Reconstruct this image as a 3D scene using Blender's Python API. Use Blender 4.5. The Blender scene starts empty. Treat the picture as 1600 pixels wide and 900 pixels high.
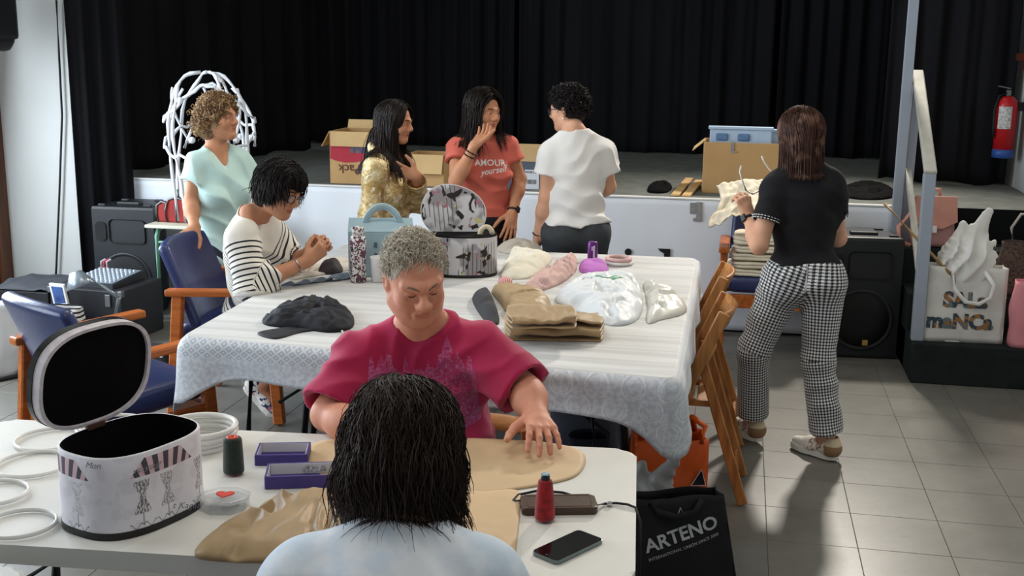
import bpy, bmesh, math, random
import numpy as np
from mathutils import Vector, Matrix, noise as mnoise
from mathutils.bvhtree import BVHTree

SC = bpy.context.scene
COL = SC.collection
PI = math.pi
rnd = random.Random(7)

# ------------------------------------------------------------------ camera
# World axes follow the hall: x runs along the stage front, y towards the stage, z up. Metres.
CF, CPITCH, CROLL, CH, CYAW = 1789.0, .21173, .011216, 1.8226, .1945
_cp, _sp = math.cos(CPITCH), math.sin(CPITCH)
_c, _s = math.cos(CROLL), math.sin(CROLL)
_fw = np.array([0, _cp, -_sp]); _up = np.array([0, _sp, _cp]); _rt = np.array([1., 0, 0])
_Z = np.array([[math.cos(CYAW), -math.sin(CYAW), 0], [math.sin(CYAW), math.cos(CYAW), 0], [0, 0, 1]])
CM = (_Z @ np.array([_c*_rt + _s*_up, -_s*_rt + _c*_up, _fw]).T).T
CO = np.array([0, 0, CH]); CFW = _Z @ np.array([0, 1., 0])
cam_data = bpy.data.cameras.new('camera'); cam = bpy.data.objects.new('camera', cam_data); COL.objects.link(cam)
cam_data.sensor_width = 36; cam_data.lens = CF/1600*36; cam_data.clip_start = .05
mw = Matrix.Identity(4)
for i in range(3):
    mw[i][0], mw[i][1], mw[i][2], mw[i][3] = CM[0][i], CM[1][i], -CM[2][i], CO[i]
cam.matrix_world = mw
SC.camera = cam
def _ray(x, y): return CM[0]*(x-800)/CF - CM[1]*(y-450)/CF + CM[2]
def pz(x, y, z): d = _ray(x, y); return CO + d*(z-CH)/d[2]          # point at a known height
def pd(x, y, D): d = _ray(x, y); return CO + d*D/(d @ CFW)          # point at a known distance
def py(x, y, Y): d = _ray(x, y); return CO + d*Y/d[1]               # point in a known plane across the hall

# ------------------------------------------------------------------ colour, world, light
def lin(c):
    return tuple((v/255/12.92 if v/255 <= .04045 else ((v/255+.055)/1.055)**2.4) for v in c)
SC.view_settings.view_transform = 'Standard'; SC.view_settings.look = 'None'
SC.view_settings.gamma = 1; SC.view_settings.use_curve_mapping = False
SC.view_settings.exposure = 0.12
world = bpy.data.worlds.new('world'); SC.world = world; world.use_nodes = True
bg = world.node_tree.nodes['Background']; bg.inputs[0].default_value = (.80, .90, 1.0, 1); bg.inputs[1].default_value = .4

def area(name, loc, target, sx, sy, power, color, spread=180):
    l = bpy.data.lights.new(name, 'AREA'); l.shape = 'RECTANGLE'; l.size = sx; l.size_y = sy; l.energy = power; l.color = color
    l.spread = math.radians(spread)
    o = bpy.data.objects.new(name, l); COL.objects.link(o); o.location = loc
    o.rotation_euler = (Vector(target)-Vector(loc)).to_track_quat('-Z', 'Y').to_euler()
    return o
# daylight through the tall windows of the left wall
area('window_daylight', (-5.00, 5.35, 1.7), (0, 4.9, .9), 1.9, 2.2, 175, (.80, .90, 1.0))
area('window_daylight', (-5.00, 2.5, 1.7), (0, 3.4, .9), 1.9, 2.2, 100, (.80, .90, 1.0))
# stage lamp above the stage, warm ceiling lamps over the hall
area('stage_lamp', (.75, 8.9, 3.55), (.3, 4.7, .4), .35, .35, 66, (1.0, .93, .83), 110)
area('ceiling_lamp', (-1.6, 4.6, 3.5), (-1.6, 4.6, 0), 1.2, .5, 24, (1.0, .93, .84))
area('ceiling_lamp', (-.6, 2.0, 3.5), (-.6, 2.0, 0), 1.2, .5, 17, (1.0, .94, .86))
area('ceiling_lamp', (1.0, 4.6, 3.5), (1.0, 4.6, 0), 1.2, .5, 8, (1.0, .93, .84))

# ------------------------------------------------------------------ materials
MATS = {}
def nodes_of(m): return m.node_tree.nodes, m.node_tree.links
def mat(name, rgb, rough=.6, metal=0, var=.12, vscale=6, bump=0, bscale=120, spec=.4, alpha=1, trans=0, sheen=0, rgb2=None, stretch=(1,1,1)):
    if name in MATS: return MATS[name]
    m = bpy.data.materials.new(name); m.use_nodes = True; N, L = nodes_of(m)
    b = N['Principled BSDF']
    b.inputs['Roughness'].default_value = rough; b.inputs['Metallic'].default_value = metal
    b.inputs['Specular IOR Level'].default_value = spec
    b.inputs['Alpha'].default_value = alpha; b.inputs['Transmission Weight'].default_value = trans
    if sheen: b.inputs['Sheen Weight'].default_value = sheen
    c1 = lin(rgb); c2 = lin(rgb2) if rgb2 else tuple(v*(1-var) for v in c1)
    tc = N.new('ShaderNodeTexCoord'); mp = N.new('ShaderNodeMapping'); mp.inputs['Scale'].default_value = stretch
    L.new(tc.outputs['Object'], mp.inputs[0])
    nz = N.new('ShaderNodeTexNoise'); nz.inputs['Scale'].default_value = vscale; nz.inputs['Detail'].default_value = 5
    L.new(mp.outputs[0], nz.inputs['Vector'])
    rp = N.new('ShaderNodeValToRGB'); rp.color_ramp.elements[0].position = .35; rp.color_ramp.elements[1].position = .65
    rp.color_ramp.elements[0].color = (*c2, 1); rp.color_ramp.elements[1].color = (*c1, 1)
    L.new(nz.outputs[0], rp.inputs[0]); L.new(rp.outputs[0], b.inputs['Base Color'])
    if bump:
        n2 = N.new('ShaderNodeTexNoise'); n2.inputs['Scale'].default_value = bscale; n2.inputs['Detail'].default_value = 3
        L.new(mp.outputs[0], n2.inputs['Vector'])
        bp = N.new('ShaderNodeBump'); bp.inputs['Strength'].default_value = bump; bp.inputs['Distance'].default_value = .01
        L.new(n2.outputs[0], bp.inputs['Height']); L.new(bp.outputs[0], b.inputs['Normal'])
    MATS[name] = m; return m
def emat(name, rgb, strength):
    m = bpy.data.materials.new(name); m.use_nodes = True
    b = m.node_tree.nodes['Principled BSDF']; b.inputs['Emission Color'].default_value = (*lin(rgb), 1); b.inputs['Emission Strength'].default_value = strength
    MATS[name] = m; return m
class NG:
    """small helper for building shader maths"""
    def __init__(s, name, rough=.7, sheen=0, spec=.3):
        s.m = bpy.data.materials.new(name); s.m.use_nodes = True; s.N, s.L = nodes_of(s.m)
        s.b = s.N['Principled BSDF']; s.b.inputs['Roughness'].default_value = rough; s.b.inputs['Specular IOR Level'].default_value = spec
        if sheen: s.b.inputs['Sheen Weight'].default_value = sheen
        MATS[name] = s.m
    def attr(s, n, out='Vector'): a = s.N.new('ShaderNodeAttribute'); a.attribute_name = n; return a.outputs[out]
    def obj(s): return s.N.new('ShaderNodeTexCoord').outputs['Object']
    def uv(s): return s.N.new('ShaderNodeTexCoord').outputs['UV']
    def sep(s, v): n = s.N.new('ShaderNodeSeparateXYZ'); s.L.new(v, n.inputs[0]); return n.outputs
    def comb(s, x=0, y=0, z=0):
        n = s.N.new('ShaderNodeCombineXYZ')
        for i, v in enumerate((x, y, z)): s.put(n.inputs[i], v)
        return n.outputs[0]
    def put(s, inp, v):
        if isinstance(v, (int, float)): inp.default_value = v
        elif isinstance(v, tuple): inp.default_value = (*v, 1) if len(v) == 3 and inp.type == 'RGBA' else v
        else: s.L.new(v, inp)
    def op(s, o, a, b=0, c=0):
        n = s.N.new('ShaderNodeMath'); n.operation = o
        s.put(n.inputs[0], a); s.put(n.inputs[1], b); s.put(n.inputs[2], c); return n.outputs[0]
    def lt(s, a, b): return s.op('LESS_THAN', a, b)
    def gt(s, a, b): return s.op('GREATER_THAN', a, b)
    def mul(s, a, b): return s.op('MULTIPLY', a, b)
    def add(s, a, b): return s.op('ADD', a, b)
    def sub(s, a, b): return s.op('SUBTRACT', a, b)
    def mod(s, a, b): return s.op('FLOORED_MODULO', a, b)
    def band(s, a, lo, hi): return s.mul(s.gt(a, lo), s.lt(a, hi))
    def smooth(s, a, lo, hi):
        n = s.N.new('ShaderNodeMapRange'); n.interpolation_type = 'SMOOTHSTEP'; s.put(n.inputs[0], a); s.put(n.inputs[1], lo); s.put(n.inputs[2], hi); return n.outputs[0]
    def noise(s, v, scale, detail=3, rough=.5, dist=0):
        n = s.N.new('ShaderNodeTexNoise'); s.L.new(v, n.inputs['Vector']); n.inputs['Scale'].default_value = scale; n.inputs['Detail'].default_value = detail
        n.inputs['Roughness'].default_value = rough; n.inputs['Distortion'].default_value = dist; return n.outputs[0]
    def voro(s, v, scale, out='Color', feature='F1'):
        n = s.N.new('ShaderNodeTexVoronoi'); s.L.new(v, n.inputs['Vector']); n.inputs['Scale'].default_value = scale; n.feature = feature; return n.outputs[out]
    def wave(s, v, scale, dist=0, dscale=1, direction='X', kind='BANDS'):
        n = s.N.new('ShaderNodeTexWave'); n.wave_type = kind; n.bands_direction = direction if kind == 'BANDS' else 'X'
        s.L.new(v, n.inputs['Vector']); n.inputs['Scale'].default_value = scale; n.inputs['Distortion'].default_value = dist; n.inputs['Detail Scale'].default_value = dscale; return n.outputs[1]
    def mix(s, f, a, b):
        n = s.N.new('ShaderNodeMix'); n.data_type = 'RGBA'
        s.put(n.inputs[0], f)
        for i, v in ((6, a), (7, b)):
            if isinstance(v, tuple): n.inputs[i].default_value = (*lin(v), 1)
            else: s.L.new(v, n.inputs[i])
        return n.outputs[2]
    def bump(s, h, strength=.3, dist=.01):
        n = s.N.new('ShaderNodeBump'); n.inputs['Strength'].default_value = strength; n.inputs['Distance'].default_value = dist
        s.L.new(h, n.inputs['Height']); s.L.new(n.outputs[0], s.b.inputs['Normal'])
    def color(s, c): s.L.new(c, s.b.inputs['Base Color']); return s.m

def wood(name, c1, c2, axis=0, rough=.45, scale=1.0):
    g = NG(name, rough); st = [14, 14, 14]; st[axis] = 1.2
    mp = g.N.new('ShaderNodeMapping'); mp.inputs['Scale'].default_value = [v*scale for v in st]; g.L.new(g.obj(), mp.inputs[0])
    n = g.noise(mp.outputs[0], 2.2, 6, .6, .6); return g.color(g.mix(g.smooth(n, .35, .68), c1, c2))

# ------------------------------------------------------------------ objects
TF = {}
def tag(o, label=None, cat=None, group=None, kind=None):
    if label: o['label'] = label
    if cat: o['category'] = cat
    if group: o['group'] = group
    if kind: o['kind'] = kind
    return o
def thing(name, label, cat, loc=(0, 0, 0), rotz=0, group=None):
    o = bpy.data.objects.new(name, None); COL.objects.link(o); o.empty_display_size = .1
    o.location = loc; o.rotation_euler = (0, 0, rotz)
    TF[o.name] = Matrix.Translation(Vector(loc)) @ Matrix.Rotation(rotz, 4, 'Z')
    return tag(o, label, cat, group)
def link(name, me, m=None, parent=None, loc=None, world=False):
    o = bpy.data.objects.new(name, me); COL.objects.link(o)
    if m and not me.materials: me.materials.append(m)
    if parent is not None:
        o.parent = parent
        T = TF.get(parent.name)
        if world and T is not None: me.transform(T.inverted())
        TF[o.name] = T if T is not None else Matrix.Identity(4)
    if loc is not None: o.location = loc
    return o
def obj(name, bm, m=None, parent=None, loc=None, smooth=False, world=False, kind=None):
    me = bpy.data.meshes.new(name); bmesh.ops.recalc_face_normals(bm, faces=bm.faces)
    bm.to_mesh(me); bm.free()
    if smooth: me.shade_smooth()
    o = link(name, me, m, parent, loc, world)
    if kind: o['kind'] = kind
    return o
def struct(name, bm, m, parent=None):
    o = obj(name, bm, m, parent)
    if parent is None: o['kind'] = 'structure'
    return o
def dup(root, loc, rotz, label=None, group=None):
    r = root.copy(); COL.objects.link(r); r.location = loc; r.rotation_euler = (0, 0, rotz)
    TF[r.name] = Matrix.Translation(Vector(loc)) @ Matrix.Rotation(rotz, 4, 'Z')
    if label: r['label'] = label
    if group: r['group'] = group
    for ch in [o for o in COL.objects if o.parent == root]:
        c = ch.copy(); COL.objects.link(c); c.parent = r
        for g in [o for o in COL.objects if o.parent == ch]:
            d = g.copy(); COL.objects.link(d); d.parent = c
    return r
def B(): return bmesh.new()
def box(bm, c, s, R=None, bev=0, seg=2, taper=None):
    """box centred at c with full sizes s"""
    t = bmesh.new(); bmesh.ops.create_cube(t, size=1)
    for v in t.verts:
        if taper and v.co.z > 0: v.co.x *= taper[0]; v.co.y *= taper[1]
        v.co = Vector((v.co.x*s[0], v.co.y*s[1], v.co.z*s[2]))
    if bev: bmesh.ops.bevel(t, geom=t.edges[:], offset=bev, segments=seg, profile=.6, affect='EDGES')
    T = Matrix.Translation(Vector(c)) @ (R.to_4x4() if R is not None else Matrix.Identity(4))
    t.transform(T); _merge(bm, t); return bm
def _merge(bm, t):
    me = bpy.data.meshes.new('tmp'); t.to_mesh(me); t.free(); bm.from_mesh(me); bpy.data.meshes.remove(me)
def frame_of(d, hint=(0, 0, 1)):
    d = Vector(d).normalized(); h = Vector(hint)
    if abs(d.dot(h)) > .95: h = Vector((1, 0, 0))
    a = d.cross(h).normalized(); b = a.cross(d).normalized()
    return a, b, d
def bar(bm, a, b, w, t, hint=(0, 0, 1), bev=0):
    """rectangular bar from a to b; w across, t along hint"""
    a = Vector(a); b = Vector(b); x, y, d = frame_of(b-a, hint)
    R = Matrix((x, y, d)).transposed()
    return box(bm, (a+b)/2, (w, t, (b-a).length), R, bev, 1)
def tube(bm, pts, r, n=8, closed=False, flat=None, cap=True):
    """tube along pts; r a number or list; flat=(vector, factor) flattens"""
    P = [Vector(p) for p in pts]; k = len(P)
    R = r if isinstance(r, (list, tuple)) else [r]*k
    rings = []; prev = None
    for i in range(k):
        if closed: d = P[(i+1) % k]-P[i-1]
        else: d = P[min(i+1, k-1)]-P[max(i-1, 0)]
        d = d.normalized() if d.length > 1e-9 else Vector((0, 0, 1))
        if prev is None: a, b, _ = frame_of(d)
        else:
            a = (prev - d*prev.dot(d)); a = a.normalized() if a.length > 1e-6 else frame_of(d)[0]; b = d.cross(a)
        prev = a; ring = []
        for j in range(n):
            an = 2*PI*j/n; off = a*math.cos(an)*R[i] + b*math.sin(an)*R[i]
            if flat: fv = Vector(flat[0]); off = off - fv*off.dot(fv)*(1-flat[1])
            ring.append(bm.verts.new(P[i]+off))
        rings.append(ring)
    m = k if closed else k-1
    for i in range(m):
        A, Bv = rings[i], rings[(i+1) % k]
        for j in range(n): bm.faces.new((A[j], A[(j+1) % n], Bv[(j+1) % n], Bv[j]))
    if cap and not closed: bm.faces.new(rings[0][::-1]); bm.faces.new(rings[-1])
    return bm
def lathe(bm, prof, c=(0, 0, 0), n=24, sx=1, sy=1, R=None):
    c = Vector(c); rings = []
    for r, z in prof:
        ring = []
        for j in range(n):
            v = Vector((r*sx*math.cos(2*PI*j/n), r*sy*math.sin(2*PI*j/n), z))
            if R is not None: v = R @ v
            ring.append(bm.verts.new(c+v))
        rings.append(ring)
    for A, Bv in zip(rings, rings[1:]):
        for j in range(n): bm.faces.new((A[j], A[(j+1) % n], Bv[(j+1) % n], Bv[j]))
    if prof[0][0] > 1e-4: bm.faces.new(rings[0][::-1])
    if prof[-1][0] > 1e-4: bm.faces.new(rings[-1])
    return bm
def prism(bm, pts, z0, z1, T=None, bev=0):
    t = bmesh.new()
    lo = [t.verts.new((p[0], p[1], z0)) for p in pts]; hi = [t.verts.new((p[0], p[1], z1)) for p in pts]; n = len(pts)
    t.faces.new(lo[::-1]); t.faces.new(hi)
    for i in range(n): t.faces.new((lo[i], lo[(i+1) % n], hi[(i+1) % n], hi[i]))
    if bev: bmesh.ops.bevel(t, geom=[e for e in t.edges if abs(e.verts[0].co.z-e.verts[1].co.z) < 1e-6], offset=bev, segments=2, profile=.6, affect='EDGES')
    if T is not None: t.transform(T)
    _merge(bm, t); return bm
def superellipse(a, b, n=40, e=2.6):
    out = []
    for i in range(n):
        t = 2*PI*i/n; c, s = math.cos(t), math.sin(t)
        out.append((a*math.copysign(abs(c)**(2/e), c), b*math.copysign(abs(s)**(2/e), s)))
    return out
def rrect(w, h, r, n=5):
    out = []
    for cx, cy, a0 in ((w/2-r, h/2-r, 0), (-w/2+r, h/2-r, 90), (-w/2+r, -h/2+r, 180), (w/2-r, -h/2+r, 270)):
        for i in range(n+1):
            a = math.radians(a0+90*i/n); out.append((cx+r*math.cos(a), cy+r*math.sin(a)))
    return out
def grid_mesh(bm, nu, nv, fn, closed_u=False):
    V = [[bm.verts.new(fn(i/(nu-1 if not closed_u else nu), j/(nv-1))) for j in range(nv)] for i in range(nu)]
    for i in range(nu if closed_u else nu-1):
        for j in range(nv-1): bm.faces.new((V[i][j], V[(i+1) % nu][j], V[(i+1) % nu][j+1], V[i][j+1]))
    return V
def solid(o, t, offset=0):
    md = o.modifiers.new('thickness', 'SOLIDIFY'); md.thickness = t; md.offset = offset; return o
def text(name, s, size, origin, right, up, m, parent=None, target=None, depth=.0012, align='CENTER', shear=0, spacing=1.0, bold=0, proj=None, world=True):
    cu = bpy.data.curves.new('txt', 'FONT'); cu.body = s; cu.size = size; cu.align_x = align; cu.align_y = 'CENTER'; cu.shear = shear
    cu.space_character = spacing; cu.offset = bold; cu.resolution_u = 3; cu.extrude = depth/2 if target is None else 0
    ob = bpy.data.objects.new('txt', cu); me = bpy.data.meshes.new_from_object(ob)
    bpy.data.objects.remove(ob); bpy.data.curves.remove(cu)
    r = Vector(right).normalized(); u = Vector(up); u = (u - r*u.dot(r)).normalized(); n = r.cross(u)
    T = Matrix((r, u, n)).transposed().to_4x4(); T.translation = Vector(origin); 
    if target is not None:
        bm = bmesh.new(); bm.from_mesh(me)
        bmesh.ops.triangulate(bm, faces=bm.faces[:])
        for _ in range(2):
            long = [e for e in bm.edges if e.calc_length() > size*.12]
            if long: bmesh.ops.subdivide_edges(bm, edges=long, cuts=1); bmesh.ops.triangulate(bm, faces=bm.faces[:])
        bm.to_mesh(me); bm.free()
    me.transform(T)
    if target is not None:
        d = -n if proj is None else Vector(proj)
        for v in me.vertices:
            h = target.ray_cast(v.co - d*.25, d, .6)
            if h[0] is not None: v.co = h[0] - d*depth
    return link(name, me, m, parent, world=world)
def bvh_of(o, T=None):
    me = o.data; T = T if T is not None else Matrix.Identity(4)
    return BVHTree.FromPolygons([T @ v.co for v in me.vertices], [list(p.vertices) for p in me.polygons])
# ------------------------------------------------------------------ the setting
m_wall = mat('white_plaster', (196, 197, 194), .8, var=.10, vscale=1.2, bump=.05, bscale=60)
m_grout = mat('dark_grout', (92, 90, 84), .9)
m_ceil = mat('ceiling_white', (205, 203, 196), .9)
m_curt = mat('black_velvet', (28, 28, 31), .95, var=.25, vscale=3, bump=.15, bscale=240, spec=.1, stretch=(1, 1, .2))
m_carpet = mat('grey_carpet', (122, 125, 120), .95, var=.22, vscale=9, bump=.4, bscale=420, spec=.1)
m_stagedark = mat('black_stage_cloth', (20, 22, 24), .9, bump=.2, bscale=300, spec=.1)
m_stepcarpet = mat('black_step_carpet', (38, 44, 44), .95, var=.25, vscale=14, bump=.4, bscale=420, spec=.1)
m_grey = mat('grey_paint', (150, 158, 170), .5, var=.06)
m_alu = mat('brushed_rail', (176, 174, 164), .4, var=.14, vscale=20)
m_brown = wood('brown_door_wood', (104, 66, 44), (70, 42, 30), 2)
# floor of square tiles
fb = B(); box(fb, (-1.6, 3.0, -.0518), (9.4, 10.0, .1)); floor = struct('floor', fb, m_grout)
def floor_tile_mat():
    g = NG('stone_floor_tile', .36, spec=.5)
    p = g.obj(); inf = g.N.new('ShaderNodeObjectInfo')
    vv = g.N.new('ShaderNodeVectorMath'); g.L.new(p, vv.inputs[0]); g.L.new(inf.outputs['Location'], vv.inputs[1])
    q = vv.outputs[0]
    c = g.mix(g.smooth(g.noise(q, 2.5, 6, .65), .3, .72), (104, 102, 95), (124, 122, 115))
    c = g.mix(g.mul(g.smooth(g.noise(q, 42, 4, .7), .5, .75), .35), c, (88, 86, 80))
    c = g.mix(g.mul(inf.outputs['Random'], .22), c, (98, 97, 91))
    return g.color(c)
m_tile = floor_tile_mat()
TP = .33
def tile_mesh(w, h):
    t = B(); box(t, (0, 0, -.002), (w, h, .008), bev=.0008, seg=1); me = bpy.data.meshes.new('tile'); t.to_mesh(me); t.free(); me.materials.append(m_tile); return me
tme = tile_mesh(TP-.0026, TP-.0026)
vis = []
for i in range(-20, 8):
    for j in range(-12, 8):
        x = .176+TP*(i+.5); y = 5.12+TP*(j+.5)
        if y > 7.3 or x > 1.87: continue
        v = CM @ (np.array([x, y, 0])-CO)
        sx, sy = 800+CF*v[0]/max(v[2], .1), 450-CF*v[1]/max(v[2], .1)
        near = v[2] > .3 and -40 < sx < 1640 and 380 < sy < 960
        vis.append((0 if near else 1, abs(sx-900)+abs(sy-650), x, y))
vis.sort()
for k, (_, _, x, y) in enumerate(vis[:300]):
    link('tile', tme, None, floor, (x, y, -.002))
rest = B()
for _, _, x, y in vis[300:]: box(rest, (x, y, -.004), (TP-.004, TP-.004, .008))
for i in range(-20, 8):
    for j in range(-24, -12):
        x = .176+TP*(i+.5); y = 5.12+TP*(j+.5)
        if x < 1.87: box(rest, (x, y, -.004), (TP-.004, TP-.004, .008))
obj('tile_field', rest, m_tile, floor, kind='stuff')

# walls, ceiling
w = B(); box(w, (-4.74, 7.06, 1.9), (.74, .12, 3.8)); struct('wall_stage_left', w, m_wall)
w = B()
for y0, y1 in ((-2, 1.4), (3.6, 4.3), (6.4, 7.0)): box(w, (-5.11, (y0+y1)/2, 1.9), (.12, y1-y0, 3.8))
for y0, y1 in ((1.4, 3.6), (4.3, 6.4)):
    box(w, (-5.11, (y0+y1)/2, .3), (.12, y1-y0, .6)); box(w, (-5.11, (y0+y1)/2, 3.3), (.12, y1-y0, 1.0))
struct('wall_left', w, m_wall)
for k, (y0, y1) in enumerate(((1.4, 3.6), (4.3, 6.4))):
    w = B()
    for y in (y0+.03, (y0+y1)/2, y1-.03): box(w, (-5.09, y, 1.7), (.06, .06, 2.2))
    for z in (.63, 2.0, 2.77): box(w, (-5.09, (y0+y1)/2, z), (.05, y1-y0, .06))
    struct('window_%d' % (k+1), w, m_brown)
w = B(); box(w, (1.96, 4.2, 1.9), (.12, 12.6, 3.8)); struct('wall_right', w, m_wall)
w = B(); box(w, (-1.6, 10.75, 1.9), (7.2, .12, 3.8)); struct('wall_stage_back', w, m_stagedark)
w = B(); box(w, (-1.6, 3.6, 3.86), (9.4, 14.4, .12)); struct('ceiling', w, m_ceil)
w = B(); box(w, (-5.0, 6.95, 1.15), (.16, .12, 2.3), bev=.008); box(w, (-5.0, 6.87, 1.15), (.10, .05, 2.3), bev=.006); struct('door_1', w, m_brown)
w = B(); box(w, (1.87, 8.05, 2.2), (.06, .7, 1.05), bev=.01); box(w, (1.85, 8.05, 1.76), (.09, .8, .05), bev=.008); struct('trim_1', w, wood('red_brown_wood', (92, 40, 28), (62, 28, 20), 1))

# stage platform with carpet, papered front and steps
SZ = .86; SY = 7.35
w = B(); box(w, (-1.55, (SY+10.7)/2, SZ/2-.01), (6.9, 10.7-SY, SZ-.02)); stage = struct('stage', w, m_stagedark)
w = B(); box(w, (-1.55, (SY+10.7)/2, SZ-.01), (6.9, 10.7-SY+.006, .022), bev=.006); obj('carpet', w, m_carpet, stage)
def paper_fn(u, v):
    x = -4.36+u*(5.32); z = .015+v*(SZ-.025)
    dy = .008*mnoise.noise((x*1.7, z*2.2, 1.5)) + .004*mnoise.noise((x*6, z*5, 4.5)) - .010*math.exp(-((x+4.3)/.06)**2)
    return (x, SY-.018+dy, z)
w = B(); grid_mesh(w, 120, 22, paper_fn); t = B(); box(t, (-1.7, SY-.012, SZ-.002), (5.32, .03, .012), bev=.004); 
paper = obj('front_paper', w, mat('white_paper', (228, 232, 238), .85, var=.08, vscale=1.3), stage, smooth=True); solid(paper, .004)
obj('paper_edge', t, mat('paper_edge', (236, 236, 232), .8), paper)
m_blk = mat('black_print', (16, 16, 18), .7)
m_tape = mat('grey_tape', (150, 150, 148), .4, var=.3, vscale=40)
w = B(); lathe(w, [(.0225, 0), (.0225, .004)], (-.677, SY-.024, .498), 20, R=Matrix.Rotation(PI/2, 3, 'X')); obj('printed_dot', w, m_blk, paper)
w = B(); prism(w, [(-.05, .03), (.03, .03), (.03, -.07), (-.01, -.07), (-.01, .0), (-.035, .012)], 0, .003, Matrix.Translation((-.436, SY-.026, .50)) @ Matrix.Rotation(PI/2, 4, 'X')); obj('printed_mark', w, m_blk, paper)
w = B(); box(w, (-.235, SY-.027, .785), (.035, .004, .11)); box(w, (-.27, SY-.027, .80), (.045, .003, .07)); box(w, (-.245, SY-.027, .727), (.05, .003, .02)); obj('tape_piece', w, m_tape, paper)
for k, zz in enumerate((.225, .44, .65)):
    y0 = 6.41+.31*k
    w = B(); box(w, (1.445, (y0+SY)/2, zz/2), (.91, SY-y0-.002*k, zz), bev=.008); struct('stage_step_%d' % (k+1), w, m_stepcarpet)
w = B(); box(w, (1.445, SY-.004, .757), (.91, .012, .206)); struct('trim_2', w, m_stagedark)
# railing of the steps: posts, hand rail, middle rail
rail = thing('stair_railing', 'grey square post handrail with pale capped sloping rail beside the stage steps', 'railing', (1.02, 6.5, .225))
w = B(); bar(w, (1.02, 6.5, .225), (1.012, 6.5, 1.15), .062, .062, (0, 1, 0), .004); obj('post', w, m_grey, rail, world=True)
w = B(); bar(w, (1.01, 7.28, .65), (1.02, 7.28, 1.60), .05, .05, (0, 1, 0), .004); obj('post', w, m_grey, rail, world=True)
w = B(); bar(w, (1.012, 6.47, 1.155), (1.025, 7.36, 1.675), .066, .03, (0, 0, 1), .006); obj('hand_rail', w, m_alu, rail, world=True)
w = B(); bar(w, (1.0, 6.5, .62), (1.005, 7.28, 1.10), .035, .03, (0, 0, 1), .003); obj('middle_rail', w, m_alu, rail, world=True)
pole = thing('tall_steel_pole', 'tall grey square pole rising from floor to ceiling at the stage corner', 'pole', (.953, 7.23, 0))
w = B(); box(w, (0, 0, 1.9), (.055, .055, 3.8), bev=.004); obj('shaft', w, m_grey, pole)
w = B(); box(w, (0, 0, .006), (.12, .12, .012), bev=.002); obj('base_plate', w, m_grey, pole)

# curtains
def curtain(name, label, p0, p1, z0, z1, folds, amp, seed, nu=None, lean=(0, 0)):
    p0 = Vector((p0[0], p0[1], 0)); p1 = Vector((p1[0], p1[1], 0)); d = p1-p0; Ln = d.length; d.normalize(); nrm = Vector((-d.y, d.x, 0))
    nu = nu or int(folds*14)
    def fn(u, v):
        t = u*folds*2*PI; k = 1-.25*v
        wob = mnoise.noise((u*folds*.7, v*1.2, seed))
        a = amp*(.55+.45*mnoise.noise((u*folds*.45, seed*3.1, 0)))*k
        off = a*(math.sin(t+1.8*wob)+.3*math.sin(2.3*t+seed)) + .012*mnoise.noise((u*folds*2.1, v*6, seed+9))
        s = u*Ln+.02*wob
        q = p0+d*s+nrm*off; zz = z0+(z1-z0)*v + .012*math.sin(t*.5)*(1-v)
        return (q.x+lean[0]*(1-v), q.y+lean[1]*(1-v), zz)
    w = B(); grid_mesh(w, nu, 26, fn)
    o = obj(name, w, m_curt, smooth=True); solid(o, .006)
    return tag(o, label, 'curtain', 'black stage curtains')
curtain('stage_curtain', 'black back curtain at left behind the white woven lattice', (-4.4, 10.36), (-2.04, 10.42), SZ+.01, 3.75, 14, .06, 1.3)
curtain('stage_curtain', 'black back curtain in the middle behind the three standing women', (-2.0, 10.32), (.25, 10.40), SZ+.01, 3.75, 11, .05, 4.1)
curtain('stage_curtain', 'black back curtain at right behind the pole', (.30, 10.40), (1.88, 10.35), SZ+.01, 3.75, 9, .06, 7.7)
curtain('stage_curtain', 'black side curtain hanging along the left edge of the stage', (-4.44, 7.42), (-3.75, 9.7), SZ+.015, 3.75, 8, .05, 2.2)
curtain('stage_curtain', 'narrow black curtain reaching the floor beside the white wall', (-4.36, 6.95), (-4.13, 7.30), .02, 3.75, 3.2, .03, 5.2)
curtain('stage_curtain', 'black side curtain behind the fire extinguisher', (1.0, 8.72), (1.84, 8.55), SZ+.015, 3.75, 4.5, .05, 3.9)
# ------------------------------------------------------------------ tables
m_plastic = mat('white_table_plastic', (216, 214, 207), .5, var=.06, vscale=5, bump=.04, bscale=500)
m_dark_metal = mat('black_steel', (24, 25, 27), .45, metal=.3)
m_grey_metal = mat('grey_steel', (120, 122, 124), .4, metal=.7)
def folding_table(label, loc, rotz, L=1.83, W=.76, legs=m_dark_metal, group=None):
    t = thing('folding_table', label, 'table', loc, rotz, group)
    w = B(); prism(w, rrect(L, W, .055), .700, .745, bev=.012); o = obj('tabletop', w, m_plastic, t, smooth=False)
    for s in (-1, 1):
        w = B(); x = s*(L/2-.25)
        for k in (-1, 1): tube(w, [(x, k*.26, .70), (x+s*.04, k*.26, .3), (x+s*.07, k*.26, .008)], .015, 8)
        tube(w, [(x+s*.055, -.26, .16), (x+s*.055, .26, .16)], .012, 8); tube(w, [(x+s*.01, -.26, .62), (x+s*.01, .26, .62)], .012, 8)
        lg = obj('leg_frame', w, legs, t, smooth=True)
        w = B()
        tube(w, [(x+s*.03, 0, .42), (x-s*.38, 0, .695)], .008, 6); obj('brace', w, legs, lg)
    return t
folding_table('white plastic folding table in the foreground covered with sewing things', (-1.11, 2.485, 0), math.radians(5.0), 1.83, .79)
folding_table('white plastic table whose rounded corner shows at the lower left edge', (-2.27, 1.53, 0), math.radians(4.0), 1.83, .74)
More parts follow.
